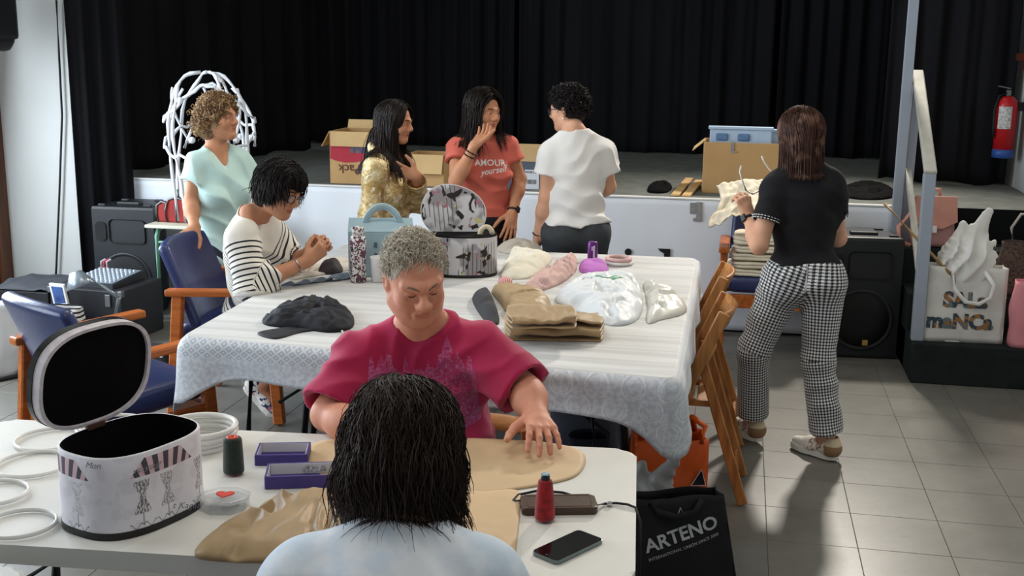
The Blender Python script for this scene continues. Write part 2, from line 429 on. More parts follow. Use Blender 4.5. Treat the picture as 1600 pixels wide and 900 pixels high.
for k, yy in enumerate((4.03, 4.75, 5.42)):
    folding_table(('folding table with black legs at the near side under the pale tablecloth', 'middle folding table hidden under the pale tablecloth', 'folding table at the stage side under the pale tablecloth')[k],
                  (-1.075, yy, 0), math.radians(-3.5 if k == 0 else -.5), 1.76, .655, group='tables under the cloth')
# ------------------------------------------------------------------ tablecloth
def cloth_mat():
    g = NG('pale_jacquard_tablecloth', .6, sheen=.1)
    u = g.sep(g.uv()); X, S, Dn = u[0], u[1], u[2]
    at = g.sep(g.attr('cloth')); x, y, d = at[0], at[1], at[2]      # metres along, across, down the skirt
    st = g.noise(g.comb(g.mul(x, .6), g.mul(y, 13), 0), 1.0, 3, .6)
    fine = g.noise(g.comb(g.mul(x, 4), g.mul(y, 160), 0), 1.0, 2)
    top = g.mix(g.smooth(st, .40, .60), (188, 188, 186), (208, 207, 204))
    top = g.mix(g.mul(g.smooth(fine, .45, .6), .25), top, (178, 179, 178))
    # diamonds in a band just over the edge
    P = .042
    a = g.op('ABSOLUTE', g.sub(g.mod(x, P), P/2)); dd = g.sub(d, .035); b = g.op('ABSOLUTE', g.sub(g.mod(g.add(dd, .5), .029), .0145))
    dia = g.add(g.mul(a, 1/P), g.mul(b, .5/.0145*.92))
    ring = g.lt(g.op('ABSOLUTE', g.sub(g.mod(g.mul(dia, 2.1), 1.0), .5)), .23)
    inband = g.mul(g.band(d, .004, .064), g.lt(x, -1.0))
    skirt = g.mix(g.smooth(g.noise(g.comb(x, d, 0), 60, 3), .4, .6), (186, 191, 198), (206, 209, 213))
    # rings on the right half
    q = .12; cx = g.sub(g.mod(g.add(x, g.mul(g.op('FLOOR', g.mul(d, 1/(q*.62))), q/2)), q), q/2); cy = g.sub(g.mod(d, q*.62), q*.31)
    rr = g.op('SQRT', g.add(g.mul(cx, cx), g.mul(cy, cy)))
    cr = g.mul(g.add(g.band(rr, .036, .042), g.mul(g.band(rr, .027, .030), .7)), g.gt(x, -1.0))
    c = g.mix(g.gt(d, .003), top, skirt)
    c = g.mix(g.mul(inband, .8), c, (206, 208, 209)); c = g.mix(g.mul(g.mul(inband, ring), .75), c, (156, 164, 175))
    c = g.mix(g.mul(cr, g.mul(g.gt(d, .003), .45)), c, (232, 234, 236))
    g.bump(g.noise(g.comb(x, y, d), 380, 2), .12, .004)
    return g.color(c)
def make_cloth():
    Q = [(-1.975, 3.73), (-.155, 3.585), (-.175, 5.80), (-2.05, 5.72)]; r = .05; Z = .760
    per = []                                                         # (pos, normal, corner weight)
    for i in range(4):
        p, q, n = Vector(Q[i-1]), Vector(Q[i]), Vector(Q[(i+1) % 4])
        d0 = (q-p).normalized(); d1 = (n-q).normalized()
        n0 = Vector((d0.y, -d0.x)); n1 = Vector((d1.y, -d1.x))
        c = q-d0*r+d1*r
        for k in range(7):
            a = k/6; nn = (n0*(1-a)+n1*a).normalized(); per.append((c+nn*r, nn))
        ln = (n-q).length-2*r; m = int(ln/.03)
        for k in range(1, m): per.append((q+d1*(r+ln*k/m), n1))
    w = B(); lay = w.verts.layers.float_vector.new('cloth')
    def drop(p, nn):
        g = lambda c, s: math.exp(-((p.x-c[0])**2+(p.y-c[1])**2)/(2*s*s))
        base = .150 + .015*math.sin(p.x*5+1) + .012*mnoise.noise((p.x*3, p.y*3, 2))
        if nn.x < -.5: base += .05
        return base + .13*g((-.155, 3.585), .09) + .10*g((-1.975, 3.73), .10)
    NV = 14; rows = []; s = 0; prev = None
    for p, nn in per:
        if prev: s += (p-prev).length
        prev = p; dr = drop(p, nn); col = []
        cw = max(math.exp(-((p.x-c[0])**2+(p.y-c[1])**2)/.03) for c in Q)
        for j in range(NV):
            v = j/(NV-1); dn = v*dr
            out = .012*min(1, v*6) + v*(.010+.018*math.sin(s*14+1.3*math.sin(s*3.1))*(.35+1.6*cw)) + v*v*.02*mnoise.noise((s*4, v*2, 3))
            edge = -.02*(1-min(1, v*8))**2
            q = p+nn*(out+edge); vt = w.verts.new((q.x, q.y, Z-dn if j else Z)); vt[lay] = (q.x, q.y, dn); col.append(vt)
        rows.append(col)
    n = len(rows)
    for i in range(n):
        for j in range(NV-1): w.faces.new((rows[i][j], rows[i][j+1], rows[(i+1) % n][j+1], rows[(i+1) % n][j]))
    w.faces.new([rw[0] for rw in rows])
    me = bpy.data.meshes.new('tablecloth'); bmesh.ops.recalc_face_normals(w, faces=w.faces); w.to_mesh(me); w.free()
    for p in me.polygons: p.use_smooth = len(p.vertices) == 4
    o = link('tablecloth', me, cloth_mat()); solid(o, .002, 1)
    return tag(o, 'pale grey jacquard tablecloth with diamond border over the long table', 'tablecloth')
make_cloth()

# ------------------------------------------------------------------ folding wooden chairs
m_beech = wood('honey_beech', (182, 124, 70), (140, 88, 46), 2, .4)
m_seatw = wood('honey_beech_slat', (190, 134, 80), (150, 96, 52), 1, .4)
def folding_chair(label, loc, rotz, group):
    """faces -x; back top near x=+.16"""
    t = thing('folding_chair', label, 'chair', loc, rotz, group); W = .19
    for s in (-1, 1):
        w = B(); bar(w, (.16, s*W, .80), (-.18, s*W, .008), .022, .048, (1, 0, 0), .004); obj('front_leg', w, m_beech, t)
        w = B(); bar(w, (.08, s*(W-.028), .60), (.27, s*(W-.028), .006), .02, .04, (1, 0, 0), .004); obj('back_leg', w, m_beech, t)
    for k in range(6):
        w = B(); box(w, (-.20+.058*k, 0, .432-.004*k), (.046, 2*W-.07, .016), bev=.004); obj('seat_slat', w, m_seatw, t)
    for q in (-1, 1): w = B(); box(w, (-.055, q*(W-.045), .418), (.36, .02, .025)); obj('seat_rail', w, m_beech, t)
    def curved(zc, hgt):
        w = B()
        def fn(u, v):
            a = u*2-1; bow = .035*(1-a*a); zz = zc+(v-.5)*hgt
            return (.16-(.80-zz)*.43+bow+.008, a*(W-.008), zz)
        grid_mesh(w, 13, 3, fn); o = obj('back_slat', w, m_seatw, t, smooth=True); solid(o, .016); return o
    curved(.765, .07); curved(.60, .05)
    w = B(); tube(w, [(.235, -W+.03, .12), (.235, W-.03, .12)], .012, 8); obj('stretcher', w, m_beech, t)
    w = B(); tube(w, [(-.13, -W, .14), (-.13, W, .14)], .011, 8); obj('stretcher', w, m_beech, t)
    return t
fc = folding_chair('honey wooden folding chair at the table end, nearest the black tote bag', (-.185, 4.60, 0), 0, 'wooden folding chairs')
dup(fc, (-.20, 5.30, 0), 0, 'honey wooden folding chair at the table end, farther from the black tote bag', 'wooden folding chairs')
dup(fc, (-.80, 3.40, 0), PI/2, 'wooden folding chair under the man in the crimson shirt', 'wooden folding chairs')
dup(fc, (-.60, 1.62, 0), -PI/2, 'wooden folding chair under the dark haired woman in the foreground', 'wooden folding chairs')

# ------------------------------------------------------------------ armchairs with blue padding
m_orange = wood('orange_varnished_wood', (190, 106, 48), (158, 82, 34), 0, .35)
m_blue = mat('navy_leatherette', (38, 50, 98), .32, var=.16, vscale=9, bump=.08, bscale=60, spec=.55)
def cushion(name, t, c, s, R=None, bul=.02):
    w = B(); box(w, (0, 0, 0), s, bev=min(s)*.42, seg=4)
    bmesh.ops.subdivide_edges(w, edges=[e for e in w.edges if e.calc_length() > .1], cuts=6, use_grid_fill=True)
    for v in w.verts:
        k = max(0, 1-(2*v.co.x/s[0])**2)*max(0, 1-(2*v.co.y/s[1])**2); v.co.z += bul*k*(1 if v.co.z > 0 else -.2)
    T = Matrix.Translation(Vector(c)) @ (R.to_4x4() if R is not None else Matrix.Identity(4)); w.transform(T)
    return obj(name, w, m_blue, t, smooth=True)
def armchair(label, loc, rotz, group):
    """faces +x"""
    t = thing('armchair', label, 'chair', loc, rotz, group); W = .285
    for s in (-1, 1):
        w = B(); bar(w, (.20, s*W, .63), (.24, s*W, .006), .04, .055, (1, 0, 0), .006); obj('leg', w, m_orange, t)
        w = B(); bar(w, (-.24, s*W, .63), (-.30, s*W, .006), .04, .055, (1, 0, 0), .006); obj('leg', w, m_orange, t)
        w = B(); box(w, (-.01, s*W, .645), (.58, .06, .034), Matrix.Rotation(-.03, 3, 'Y'), bev=.010); obj('armrest', w, m_orange, t)
        w = B(); box(w, (-.03, s*(W-.01), .345), (.48, .028, .075), bev=.005); obj('side_rail', w, m_orange, t)
    for q in (.215, -.25): w = B(); box(w, (q, 0, .345), (.03, 2*W-.02, .08), bev=.005); obj('seat_rail', w, m_orange, t)
    cushion('seat_cushion', t, (-.015, 0, .435), (.50, .50, .10), Matrix.Rotation(-.05, 3, 'Y'))
    w = B()
    def fn(u, v):
        a = (u*2-1); edge = math.sqrt(max(0, 1-abs(a)**6)); zz = .45+.40*v
        curve = -.045*(1-a*a); x = -.20-.13*v-.03*v*v+curve+.03
        return (x, a*.255*(1-.05*v*v), zz+.015*(1-a*a)*v)
    V = grid_mesh(w, 22, 14, fn)
    o = obj('backrest', w, m_blue, t, smooth=True); solid(o, .055, 0)
    bv = o.modifiers.new('round', 'BEVEL'); bv.width = .022; bv.segments = 3; bv.limit_method = 'ANGLE'
    return t
ac = armchair('orange wood armchair with navy padding, empty, behind the open vanity case', (-2.40, 4.05, 0), math.radians(60), 'navy padded armchairs')
dup(ac, (-2.37, 5.22, 0), math.radians(4), 'orange wood armchair with navy padding under the woman in the striped sweater', 'navy padded armchairs')
dup(ac, (.225, 6.93, 0), math.radians(-90), 'orange wood armchair with navy padding carrying a heap of cream shirts', 'navy padded armchairs')

# ------------------------------------------------------------------ loudspeakers
m_spk = mat('black_speaker_plastic', (30, 32, 36), .45, var=.15, vscale=30, bump=.15, bscale=260)
m_grille = mat('black_speaker_grille', (16, 17, 19), .6, bump=.5, bscale=700)
m_gold = mat('gold_badge', (196, 160, 84), .35, metal=.4)
def loudspeaker(label, loc, rotz, group):
    """front faces -y"""
    t = thing('loudspeaker', label, 'loudspeaker', loc, rotz, group); W, H, Dp = .43, .73, .40
    w = B(); prism(w, [(-W/2, 0), (W/2, 0), (W/2-.02, .2), (W/2-.10, Dp), (-W/2+.10, Dp), (-W/2+.02, .2)], .0, H, bev=.02); obj('cabinet', w, m_spk, t)
    w = B(); lathe(w, [(.165, 0), (.175, .006), (.185, .004), (.188, -.004)], (0, -.002, .235), 40, R=Matrix.Rotation(PI/2, 3, 'X')); obj('woofer_ring', w, m_spk, t, smooth=True)
    w = B(); lathe(w, [(.0, .010), (.08, .004), (.162, .002), (.162, -.004)], (0, -.002, .235), 40, R=Matrix.Rotation(PI/2, 3, 'X')); obj('woofer_grille', w, m_grille, t, smooth=True)
    w = B()
    def horn(u, v):
        a = rrect(.25-.19*v, .16-.12*v, .03-.02*v, 5); i = int(round(u*len(a))) % len(a); return (a[i][0]+.03, -.004+.10*v-.008*(1 if v == 0 else 0), a[i][1]+.565)
    n = len(rrect(1, 1, .1, 5)); grid_mesh(w, n, 6, horn, True); obj('horn', w, m_grille, t, smooth=True)
    w = B(); prism(w, rrect(.075, .13, .03), 0, .008, Matrix.Translation((-.155, .0, .56)) @ Matrix.Rotation(PI/2, 4, 'X')); obj('port', w, m_grille, t)
    w = B(); box(w, (.03, -.012, .10), (.032, .012, .032), bev=.002); obj('badge', w, m_gold, t)
    w = B(); box(w, (0, .12, H+.008), (.16, .06, .022), bev=.008); obj('top_handle', w, m_spk, t)
    for x in (-.16, .16):
        for y in (.05, .3): w = B(); box(w, (x*(1-.25*(y > .2)), y, H+.004), (.05, .03, .014), bev=.004); obj('foot', w, m_spk, t)
    return t
ls = loudspeaker('black loudspeaker standing on the floor beside the green school desk', (-3.985, 6.86, 0), .06, 'black loudspeakers')
dup(ls, (.755, 6.87, 0), .08, 'black loudspeaker standing on the floor by the stage steps', 'black loudspeakers')
w = thing('wall_loudspeaker', 'small black loudspeaker mounted high at the left picture edge', 'loudspeaker', (-4.60, 6.46, 1.80))
b = B(); box(b, (0, 0, .22), (.30, .26, .44), bev=.03); obj('cabinet', b, m_spk, w)
b = B(); box(b, (.0, .0, -.03), (.22, .18, .08), bev=.03, taper=(1.3, 1.3)); obj('lower_hood', b, m_grille, w)
b = B(); bar(b, (-.10, .08, .2), (-.36, .46, .3), .03, .03); obj('wall_bracket', b, m_dark_metal, w)
# ------------------------------------------------------------------ smooth bodies from blended fields
def V3(*a): return np.array(a, float)
def unit(v): v = np.asarray(v, float); return v/max(np.linalg.norm(v), 1e-9)
def mixv(a, b, t): return np.asarray(a, float)*(1-t)+np.asarray(b, float)*t
UPZ = V3(0, 0, 1); CR = V3(math.cos(CYAW), math.sin(CYAW), 0); CFD = V3(-math.sin(CYAW), math.cos(CYAW), 0)
def basis(fwd, up=UPZ):
    f = unit(fwd); s = unit(np.cross(f, up)); u = np.cross(s, f); return np.array([s, f, u]).T     # columns: right, forward, up
class Field:
    def __init__(s): s.ops = []
    def rc(s, a, b, ra, rb, k=.02, mode=0, flat=None, cut=False):
        a = np.asarray(a, float); b = np.asarray(b, float); m = max(ra, rb)*(max(1, flat[1]) if flat else 1)+k
        lo = np.minimum(a, b)-m; hi = np.maximum(a, b)+m
        s.ops.append(('rc', (a, b, ra, rb, flat, cut), k, mode, lo, hi)); return s
    def el(s, c, rad, R=None, k=.02, mode=0):
        c = np.asarray(c, float); rad = np.asarray(rad, float); m = rad.max()+k
        s.ops.append(('el', (c, rad, np.eye(3) if R is None else R), k, mode, c-m, c+m)); return s
    def plane(s, p, n, lo=None, hi=None, k=.0):
        """keep only the side the normal points away from"""
        big = 50.; s.ops.append(('pl', (np.asarray(p, float), unit(n)), k, 2, V3(-big, -big, -big) if lo is None else np.asarray(lo, float), V3(big, big, big) if hi is None else np.asarray(hi, float))); return s
    def bounds(s):
        L = [o for o in s.ops if o[3] == 0]; return np.min([o[4] for o in L], 0), np.max([o[5] for o in L], 0)
    def mesh(s, vox, lo=None, hi=None, disp=None):
        if lo is None: lo, hi = s.bounds(); lo = lo-vox; hi = hi+vox
        n = np.ceil((hi-lo)/vox).astype(int)+1
        ax = [(lo[i]+vox*np.arange(n[i])).astype(np.float32) for i in range(3)]
        D = np.full(n, .2, np.float32)
        for kind, pr, k, mode, blo, bhi in s.ops:
            m = 2.5*vox
            i0 = [int(np.clip(np.searchsorted(ax[i], blo[i]-m), 0, n[i])) for i in range(3)]; i1 = [int(np.clip(np.searchsorted(ax[i], bhi[i]+m), 0, n[i])) for i in range(3)]
            if any(a >= b for a, b in zip(i0, i1)): continue
            sl = tuple(slice(a, b) for a, b in zip(i0, i1))
            X = ax[0][sl[0]][:, None, None]; Y = ax[1][sl[1]][None, :, None]; Z = ax[2][sl[2]][None, None, :]
            if kind == 'rc':
                a, b, ra, rb, flat, cut = pr; d = b-a; L2 = max(d @ d, 1e-9); L = math.sqrt(L2)
                px, py_, pz_ = X-a[0], Y-a[1], Z-a[2]
                if flat is not None:
                    f, fs = unit(flat[0]), flat[1]; q = (px*f[0]+py_*f[1]+pz_*f[2])*(1/fs-1); px = px+q*f[0]; py_ = py_+q*f[1]; pz_ = pz_+q*f[2]
                t = (px*d[0]+py_*d[1]+pz_*d[2])/L2
                tc = np.clip(t, 0, None if cut else 1)
                dd = np.sqrt((px-tc*d[0])**2+(py_-tc*d[1])**2+(pz_-tc*d[2])**2)-(ra+(rb-ra)*np.clip(tc, 0, 1.2))
                if cut: dd = np.maximum(dd, (t-1)*L)
            elif kind == 'el':
                c, rad, R = pr; px, py_, pz_ = X-c[0], Y-c[1], Z-c[2]
                q = [px*R[0, i]+py_*R[1, i]+pz_*R[2, i] for i in range(3)]
                k0 = np.sqrt(sum((q[i]/rad[i])**2 for i in range(3))); k1 = np.sqrt(sum((q[i]/rad[i]**2)**2 for i in range(3)))+1e-6
                dd = k0*(k0-1)/k1
            else:
                p, nn = pr; dd = (X-p[0])*nn[0]+(Y-p[1])*nn[1]+(Z-p[2])*nn[2]
            A = D[sl]
            if mode == 0:
                h = np.maximum(k-np.abs(A-dd), 0)/max(k, 1e-6); D[sl] = np.minimum(A, dd)-h*h*k*.25
            elif mode == 1:
                dd = -dd; h = np.maximum(k-np.abs(A-dd), 0)/max(k, 1e-6); D[sl] = np.maximum(A, dd)+h*h*k*.25
            else: D[sl] = np.maximum(A, dd)
        if disp is not None: D = D+disp(ax[0][:, None, None], ax[1][None, :, None], ax[2][None, None, :]).astype(np.float32)
        return nets(D, lo, vox)
def nets(D, lo, vox):
    D = D.copy()
    for i in range(3):
        sl = [slice(None)]*3
        for e in (0, -1): sl[i] = e; D[tuple(sl)] = np.maximum(D[tuple(sl)], 1e-3)
    S = D < 0; cnt = np.zeros(np.array(D.shape)-1, np.int8)
    cs = [(i, j, k) for i in (0, 1) for j in (0, 1) for k in (0, 1)]
    nx, ny, nz = cnt.shape
    for i, j, k in cs: cnt += S[i:i+nx, j:j+ny, k:k+nz]
    act = (cnt > 0) & (cnt < 8); I = np.argwhere(act)
    if not len(I): return np.zeros((0, 3)), np.zeros((0, 4), int)
    idx = np.full(cnt.shape, -1, np.int64); idx[act] = np.arange(len(I))
    val = {c: D[I[:, 0]+c[0], I[:, 1]+c[1], I[:, 2]+c[2]] for c in cs}
    P = np.zeros((len(I), 3)); W = np.zeros(len(I))
    for a in cs:
        for ax in range(3):
            if a[ax]: continue
            b = list(a); b[ax] = 1; va, vb = val[a], val[tuple(b)]; cr = (va < 0) != (vb < 0)
            t = np.where(cr, va/np.where(cr, va-vb, 1), 0); q = np.tile(np.array(a, float), (len(I), 1)); q[:, ax] = t
            P += q*cr[:, None]; W += cr
    V = lo+(I+P/W[:, None])*vox; F = []
    for ax in range(3):
        o = [1, 1, 1]; o[ax] = 0
        s0 = [slice(1, -1)]*3; s1 = [slice(1, -1)]*3; s0[ax] = slice(0, -1); s1[ax] = slice(1, None)
        A, Bv = S[tuple(s0)], S[tuple(s1)]; E = np.argwhere(A != Bv)
        if not len(E): continue
        sg = A[E[:, 0], E[:, 1], E[:, 2]]
        E = E+np.array([0 if i == ax else 1 for i in range(3)])
        u, v = [i for i in range(3) if i != ax]
        def cell(du, dv):
            q = E.copy(); q[:, u] += du; q[:, v] += dv; return idx[q[:, 0], q[:, 1], q[:, 2]]
        Q = np.stack([cell(-1, -1), cell(0, -1), cell(0, 0), cell(-1, 0)], 1)
        flip = sg if ax != 1 else ~sg
        Q[~flip] = Q[~flip][:, ::-1]; F.append(Q)
    return V, np.concatenate(F)
def np_mesh(name, V, F, attrs=None, smooth=True):
    me = bpy.data.meshes.new(name); F = np.asarray(F)
    me.vertices.add(len(V)); me.vertices.foreach_set('co', np.asarray(V, np.float32).ravel())
    n = F.shape[1]; me.loops.add(F.size); me.loops.foreach_set('vertex_index', F.ravel().astype(np.int32))
    me.polygons.add(len(F)); me.polygons.foreach_set('loop_start', np.arange(0, F.size, n, dtype=np.int32))
    me.update(calc_edges=True); me.validate()
    if smooth: me.shade_smooth()
    for k, a in (attrs or {}).items():
        a = np.asarray(a, np.float32)
        if a.ndim == 1: at = me.attributes.new(k, 'FLOAT', 'POINT'); at.data.foreach_set('value', a)
        else: at = me.attributes.new(k, 'FLOAT_VECTOR', 'POINT'); at.data.foreach_set('vector', a.ravel())
    return me
def folds(amp, freq, seed, dirv=(0, 0, 1), stretch=.35, warp=1.6):
    """long cloth folds running across dirv"""
    d = unit(dirv); a = unit(np.cross(d, (.3, .9, .1))); b = np.cross(d, a); r = np.random.RandomState(seed); ph = r.rand(8)*6.28
    def f(X, Y, Z):
        u = X*d[0]+Y*d[1]+Z*d[2]; v = X*a[0]+Y*a[1]+Z*a[2]; w = X*b[0]+Y*b[1]+Z*b[2]
        q = freq
        w1 = np.sin(q*stretch*v*1.3+ph[0]+1.1*np.sin(q*.4*w+ph[1])); w2 = np.sin(q*stretch*w*1.1+ph[2]+np.sin(q*.3*u+ph[3]))
        m = .5+.5*np.sin(q*.22*v+ph[4]+1.7*np.sin(q*.15*u+ph[5]+w*q*.12))
        s = np.sin(q*u+warp*w1+warp*w2+ph[6]); s2 = np.sin(q*1.9*u+q*.5*v+warp*w2+ph[7])
        return amp*(m*(1-np.abs(s))*-1.2+.35*s2*m+.4)
    return f
# ------------------------------------------------------------------ skin, hair and cloth materials
def skin_mat(name, rgb, lip, rgb2=None):
    g = NG(name, .58, spec=.3); p = g.obj()
    c = g.mix(g.mul(g.smooth(g.noise(p, 22, 4), .35, .7), .35), rgb, rgb2 or tuple(int(v*.86) for v in rgb))
    c = g.mix(g.mul(g.attr('lip', 'Fac'), .75), c, lip); c = g.mix(g.mul(g.attr('nail', 'Fac'), .5), c, (232, 190, 178))
    g.b.inputs['Subsurface Weight'].default_value = .06; g.b.inputs['Subsurface Radius'].default_value = (.02, .008, .004)
    g.bump(g.noise(p, 260, 2), .06, .004); return g.color(c)
def hair_mat(name, a, b, rough=.5, spec=.35, light=None):
    g = NG(name, rough, spec=spec); c = g.mix(g.attr('rnd', 'Fac'), a, b)
    if light: c = g.mix(g.smooth(g.noise(g.obj(), 18, 3), .52, .68), c, light)
    return g.color(c)
# ------------------------------------------------------------------ body pieces
FEM = dict(rib=(.140, .100, .165), waist=(.128, .098, .12), pel=(.165, .118, .115), arm=(.044, .037, .036, .0245), leg=(.086, .056, .052, .036), neck=.047, bust=.062, hs=.95, sh=.046)
MAL = dict(rib=(.165, .118, .20), waist=(.158, .125, .14), pel=(.165, .125, .12), arm=(.054, .045, .046, .031), leg=(.088, .062, .058, .042), neck=.060, bust=0, hs=1.03, sh=.058)
def torso(f, k, b, g=0.0, blend=.05):
    """k: skeleton; b: build; g: how far the surface stands off the body"""
    hip, neck = k['hip'], k['neck']; ax = unit(neck-hip)
    ss = unit(k['shR']-k['shL']); sh_ = unit(k['hpR']-k['hpL'])
    def fr(s): s = unit(s-ax*(s @ ax)); return np.array([s, np.cross(ax, s), ax]).T
    Rc, Rh = fr(ss), fr(sh_); Rw = fr(ss+sh_); L = np.linalg.norm(neck-hip); sc = L/.50
    P = lambda t: mixv(hip, neck, t)
    G = np.array([g, g, g])
    f.el(P(.03), np.array(b['pel'])+G, Rh, blend)
    f.el(P(.34)+Rw[:, 1]*.005, np.array(b['waist'])*[1, 1, sc]+G, Rw, blend)
    f.el(P(.66), np.array(b['rib'])*[1, 1, sc]+G, Rc, blend)
    if b.get('belly'): f.el(P(.24)+Rw[:, 1]*.045, np.array((.125, .10, .11))*b['belly']+G, Rw, .06)
    for s, key in ((-1, 'shL'), (1, 'shR')):
        sh = k[key]; q_ = b['sh']/.058; f.rc(P(.88)+Rc[:, 0]*s*.02, sh-ax*.008, .050*q_+g, b['sh']*.92+g, .05)
        f.rc(P(.76)+Rc[:, 0]*s*.06, sh-ax*.035, .072*q_+g*.8, .048*q_+g, .05)
        f.rc(k['neck']+ax*.035-Rc[:, 1]*.01, mixv(k['neck'], sh, .75)+ax*.012, .028+g*.5, .03+g*.6, .05)
        if b['bust']: f.el(P(.60)+Rc[:, 0]*s*.068+Rc[:, 1]*(b['rib'][1]-.022), np.array((.062, .052, .06))*b['bust']/.062+G*.8, Rc, .04)
        f.el(P(-.02)+Rh[:, 0]*s*.075-Rh[:, 1]*.055, np.array((.085, .085, .095))+G, Rh, .05)
    return Rc, Rh, ax
def arm_ops(f, k, b, s, g=0.0, t1=2.0):
    sh, el, wr = k['sh'+s], k['el'+s], k['wr'+s]; a = b['arm']
    f.rc(sh, el, a[0]+g, a[1]+g, .03); f.rc(el, mixv(el, wr, .35), a[1]-.002+g, a[2]+.001+g, .025); f.rc(mixv(el, wr, .3), wr, a[2]+g, a[3]+g, .03)
def leg_ops(f, k, b, s, g=0.0):
    h, kn, an = k['hp'+s], k['kn'+s], k['an'+s]; l = b['leg']
    f.rc(h, kn, l[0]+g, l[1]+g, .05); f.rc(kn, mixv(kn, an, .38), l[1]-.003+g, l[2]+.004+g, .03); f.rc(mixv(kn, an, .34), an, l[2]+.002+g, l[3]+g, .03)
def hand_ops(f, wr, d, T, right, curl=(.25, .35, .25), spread=.06, thumb=.5, s=1.0, curls=None, pts=None):
    d = unit(d); T = unit(T-d*(np.asarray(T, float) @ d)); n = np.cross(d, T)*(-1 if right else 1)
    f.rc(wr-d*.01, wr+d*.035*s, .026*s, .027*s, .02, flat=(n, .72))
    tips = []
    for i in range(4):
        kb = wr+d*(.085-.004*abs(i-1.3))*s+T*(.0285-.0195*i)*s
        f.rc(wr+d*.012*s+T*(.014-.010*i)*s, kb, .0145*s, .0108*s, .010)
        c = curls[i] if curls else curl; a = 0; p = kb; L = (.070, .079, .073, .057)[i]*s
        di = unit(d+T*(1.4-i)*spread); r = .0092*s*(1, 1.02, 1, .88)[i]
        for q, fr in enumerate((.45, .30, .25)):
            a += c[q]; e = p+(di*math.cos(a)+n*math.sin(a))*L*fr; f.rc(p, e, r, r*.9, .004); p = e; r *= .9
        tips.append(p)
    tb = wr+d*.018*s+T*.022*s+n*.006*s
    m = unit(d*.62+T*(.95-thumb*.7)+n*(.20+thumb*.5)); p1 = tb+m*.046*s
    m2 = unit(d*.85+T*(.55-thumb*.8)+n*(.15+thumb*.35)); p2 = p1+m2*.034*s; p3 = p2+unit(m2+d*.3)*.026*s
    f.rc(tb-d*.006*s, p1, .0175*s, .0125*s, .014); f.rc(p1, p2, .0115*s, .0102*s, .004); f.rc(p2, p3, .0102*s, .0082*s, .004)
    tips.append(p3); return tips
def head_ops(f, c, R, s, man=False, jaw=1.0):
    H = lambda x, y, z: c+R @ (np.array([x, y, z])*s)
    S = lambda *a: np.array(a)*s
    f.el(H(0, -.014, .032), S(.0745, .096, .084), R, .03)
    f.el(H(0, .022, -.024), S(.064, .066, .086 if man else .082), R, .03*s)
    f.el(H(0, .028, -.070), S(.050*jaw, .052, .042), R, .03*s)
    f.rc(H(-.047*jaw, .0, -.066), H(-.012, .060, -.098), .021*s, .018*s, .03*s); f.rc(H(.047*jaw, .0, -.066), H(.012, .060, -.098), .021*s, .018*s, .03*s)
    f.el(H(0, .070, -.098), S(.022, .018, .017), R, .02*s)
    for q in (-1, 1):
        f.el(H(q*.040, .054, -.026 if man else -.030), S(*((.021, .021, .022) if man else (.026, .026, .028))), R, .025*s)
        f.rc(H(q*.010, .086, .021), H(q*.044, .066, .020), .0105*s, .0085*s, .016*s)
        f.el(H(q*.031, .094, .001), S(.017, .014, .0115), R, .012*s, mode=1)
        f.el(H(q*.031, .0725, .001), S(.0145, .0135, .0135), R, .004*s)
        f.el(H(q*.0765, -.016, -.012), S(.0085, .019, .032), R @ np.array(Matrix.Rotation(q*.35, 3, 'Z')), .008*s)
        f.el(H(q*.0865, -.012, -.008), S(.006, .010, .017), R, .004*s, mode=1)
        f.el(H(q*.0125, .096, -.034), S(.0092, .0105, .0085), R, .008*s)
    f.rc(H(0, .086, .012), H(0, .106 if not man else .109, -.024), .0078*s, .0112*s, .014*s)
    f.el(H(0, .1055 if not man else .109, -.028), S(.0112, .0105, .0095), R, .008*s)
    if man:
        f.el(H(0, .108, -.027), S(.0145, .0135, .0125), R, .012*s)
        for q in (-1, 1):
            f.el(H(q*.0145, .098, -.033), S(.0105, .0115, .0095), R, .008*s)
            f.rc(H(q*.021, .096, -.036), H(q*.034, .079, -.066), .0022*s, .0022*s, .009*s, mode=1)
            f.rc(H(q*.027, .083, -.064), H(q*.031, .074, -.086), .0020*s, .0018*s, .008*s, mode=1)
            f.rc(H(q*.012, .088, .020), H(q*.044, .070, .021), .0115*s, .0095*s, .014*s)
            f.rc(H(q*.052, .0, -.060), H(q*.034, .050, -.094), .020*s, .018*s, .025*s)
            f.rc(H(q*.020, .092, -.015), H(q*.040, .080, -.017), .0018*s, .0015*s, .008*s, mode=1)
            f.rc(H(q*.006, .101, .020), H(q*.007, .098, .034), .0016*s, .0014*s, .006*s, mode=1)
    f.rc(H(0, .088, -.045), H(0, .088, -.055), .008*s, .008*s, .014*s)
    lz = -.0670 if man else -.0615
    f.rc(H(-.020, .078, lz), H(0, .0885, -.0585), .0045*s if man else .0052*s, .0068*s, .007*s); f.rc(H(.020, .078, lz), H(0, .0885, -.0585), .0045*s if man else .0052*s, .0068*s, .007*s)
    f.rc(H(-.016, .080, -.070), H(.016, .080, -.070), .0075*s, .0075*s, .008*s, flat=(R[:, 1], 1.25))
    mz = -.0695 if man else -.0645
    f.rc(H(-.023, .0885, mz), H(0, .0945, -.0645), .0030*s, .0026*s, .004*s, mode=1); f.rc(H(.023, .0885, mz), H(0, .0945, -.0645), .0030*s, .0026*s, .004*s, mode=1)
def lip_attr(V, c, R, s):
    q = ((V-c) @ R)/s
    d = np.sqrt((q[:, 0]/.024)**2+((q[:, 2]+.0655)/.0125)**2); a = np.clip((1.05-d)/.25, 0, 1)*(q[:, 1] > .05)
    return a
EYE_W = mat('eye_white', (206, 198, 190), .3); EYE_D = mat('eye_dark', (40, 28, 22), .15)
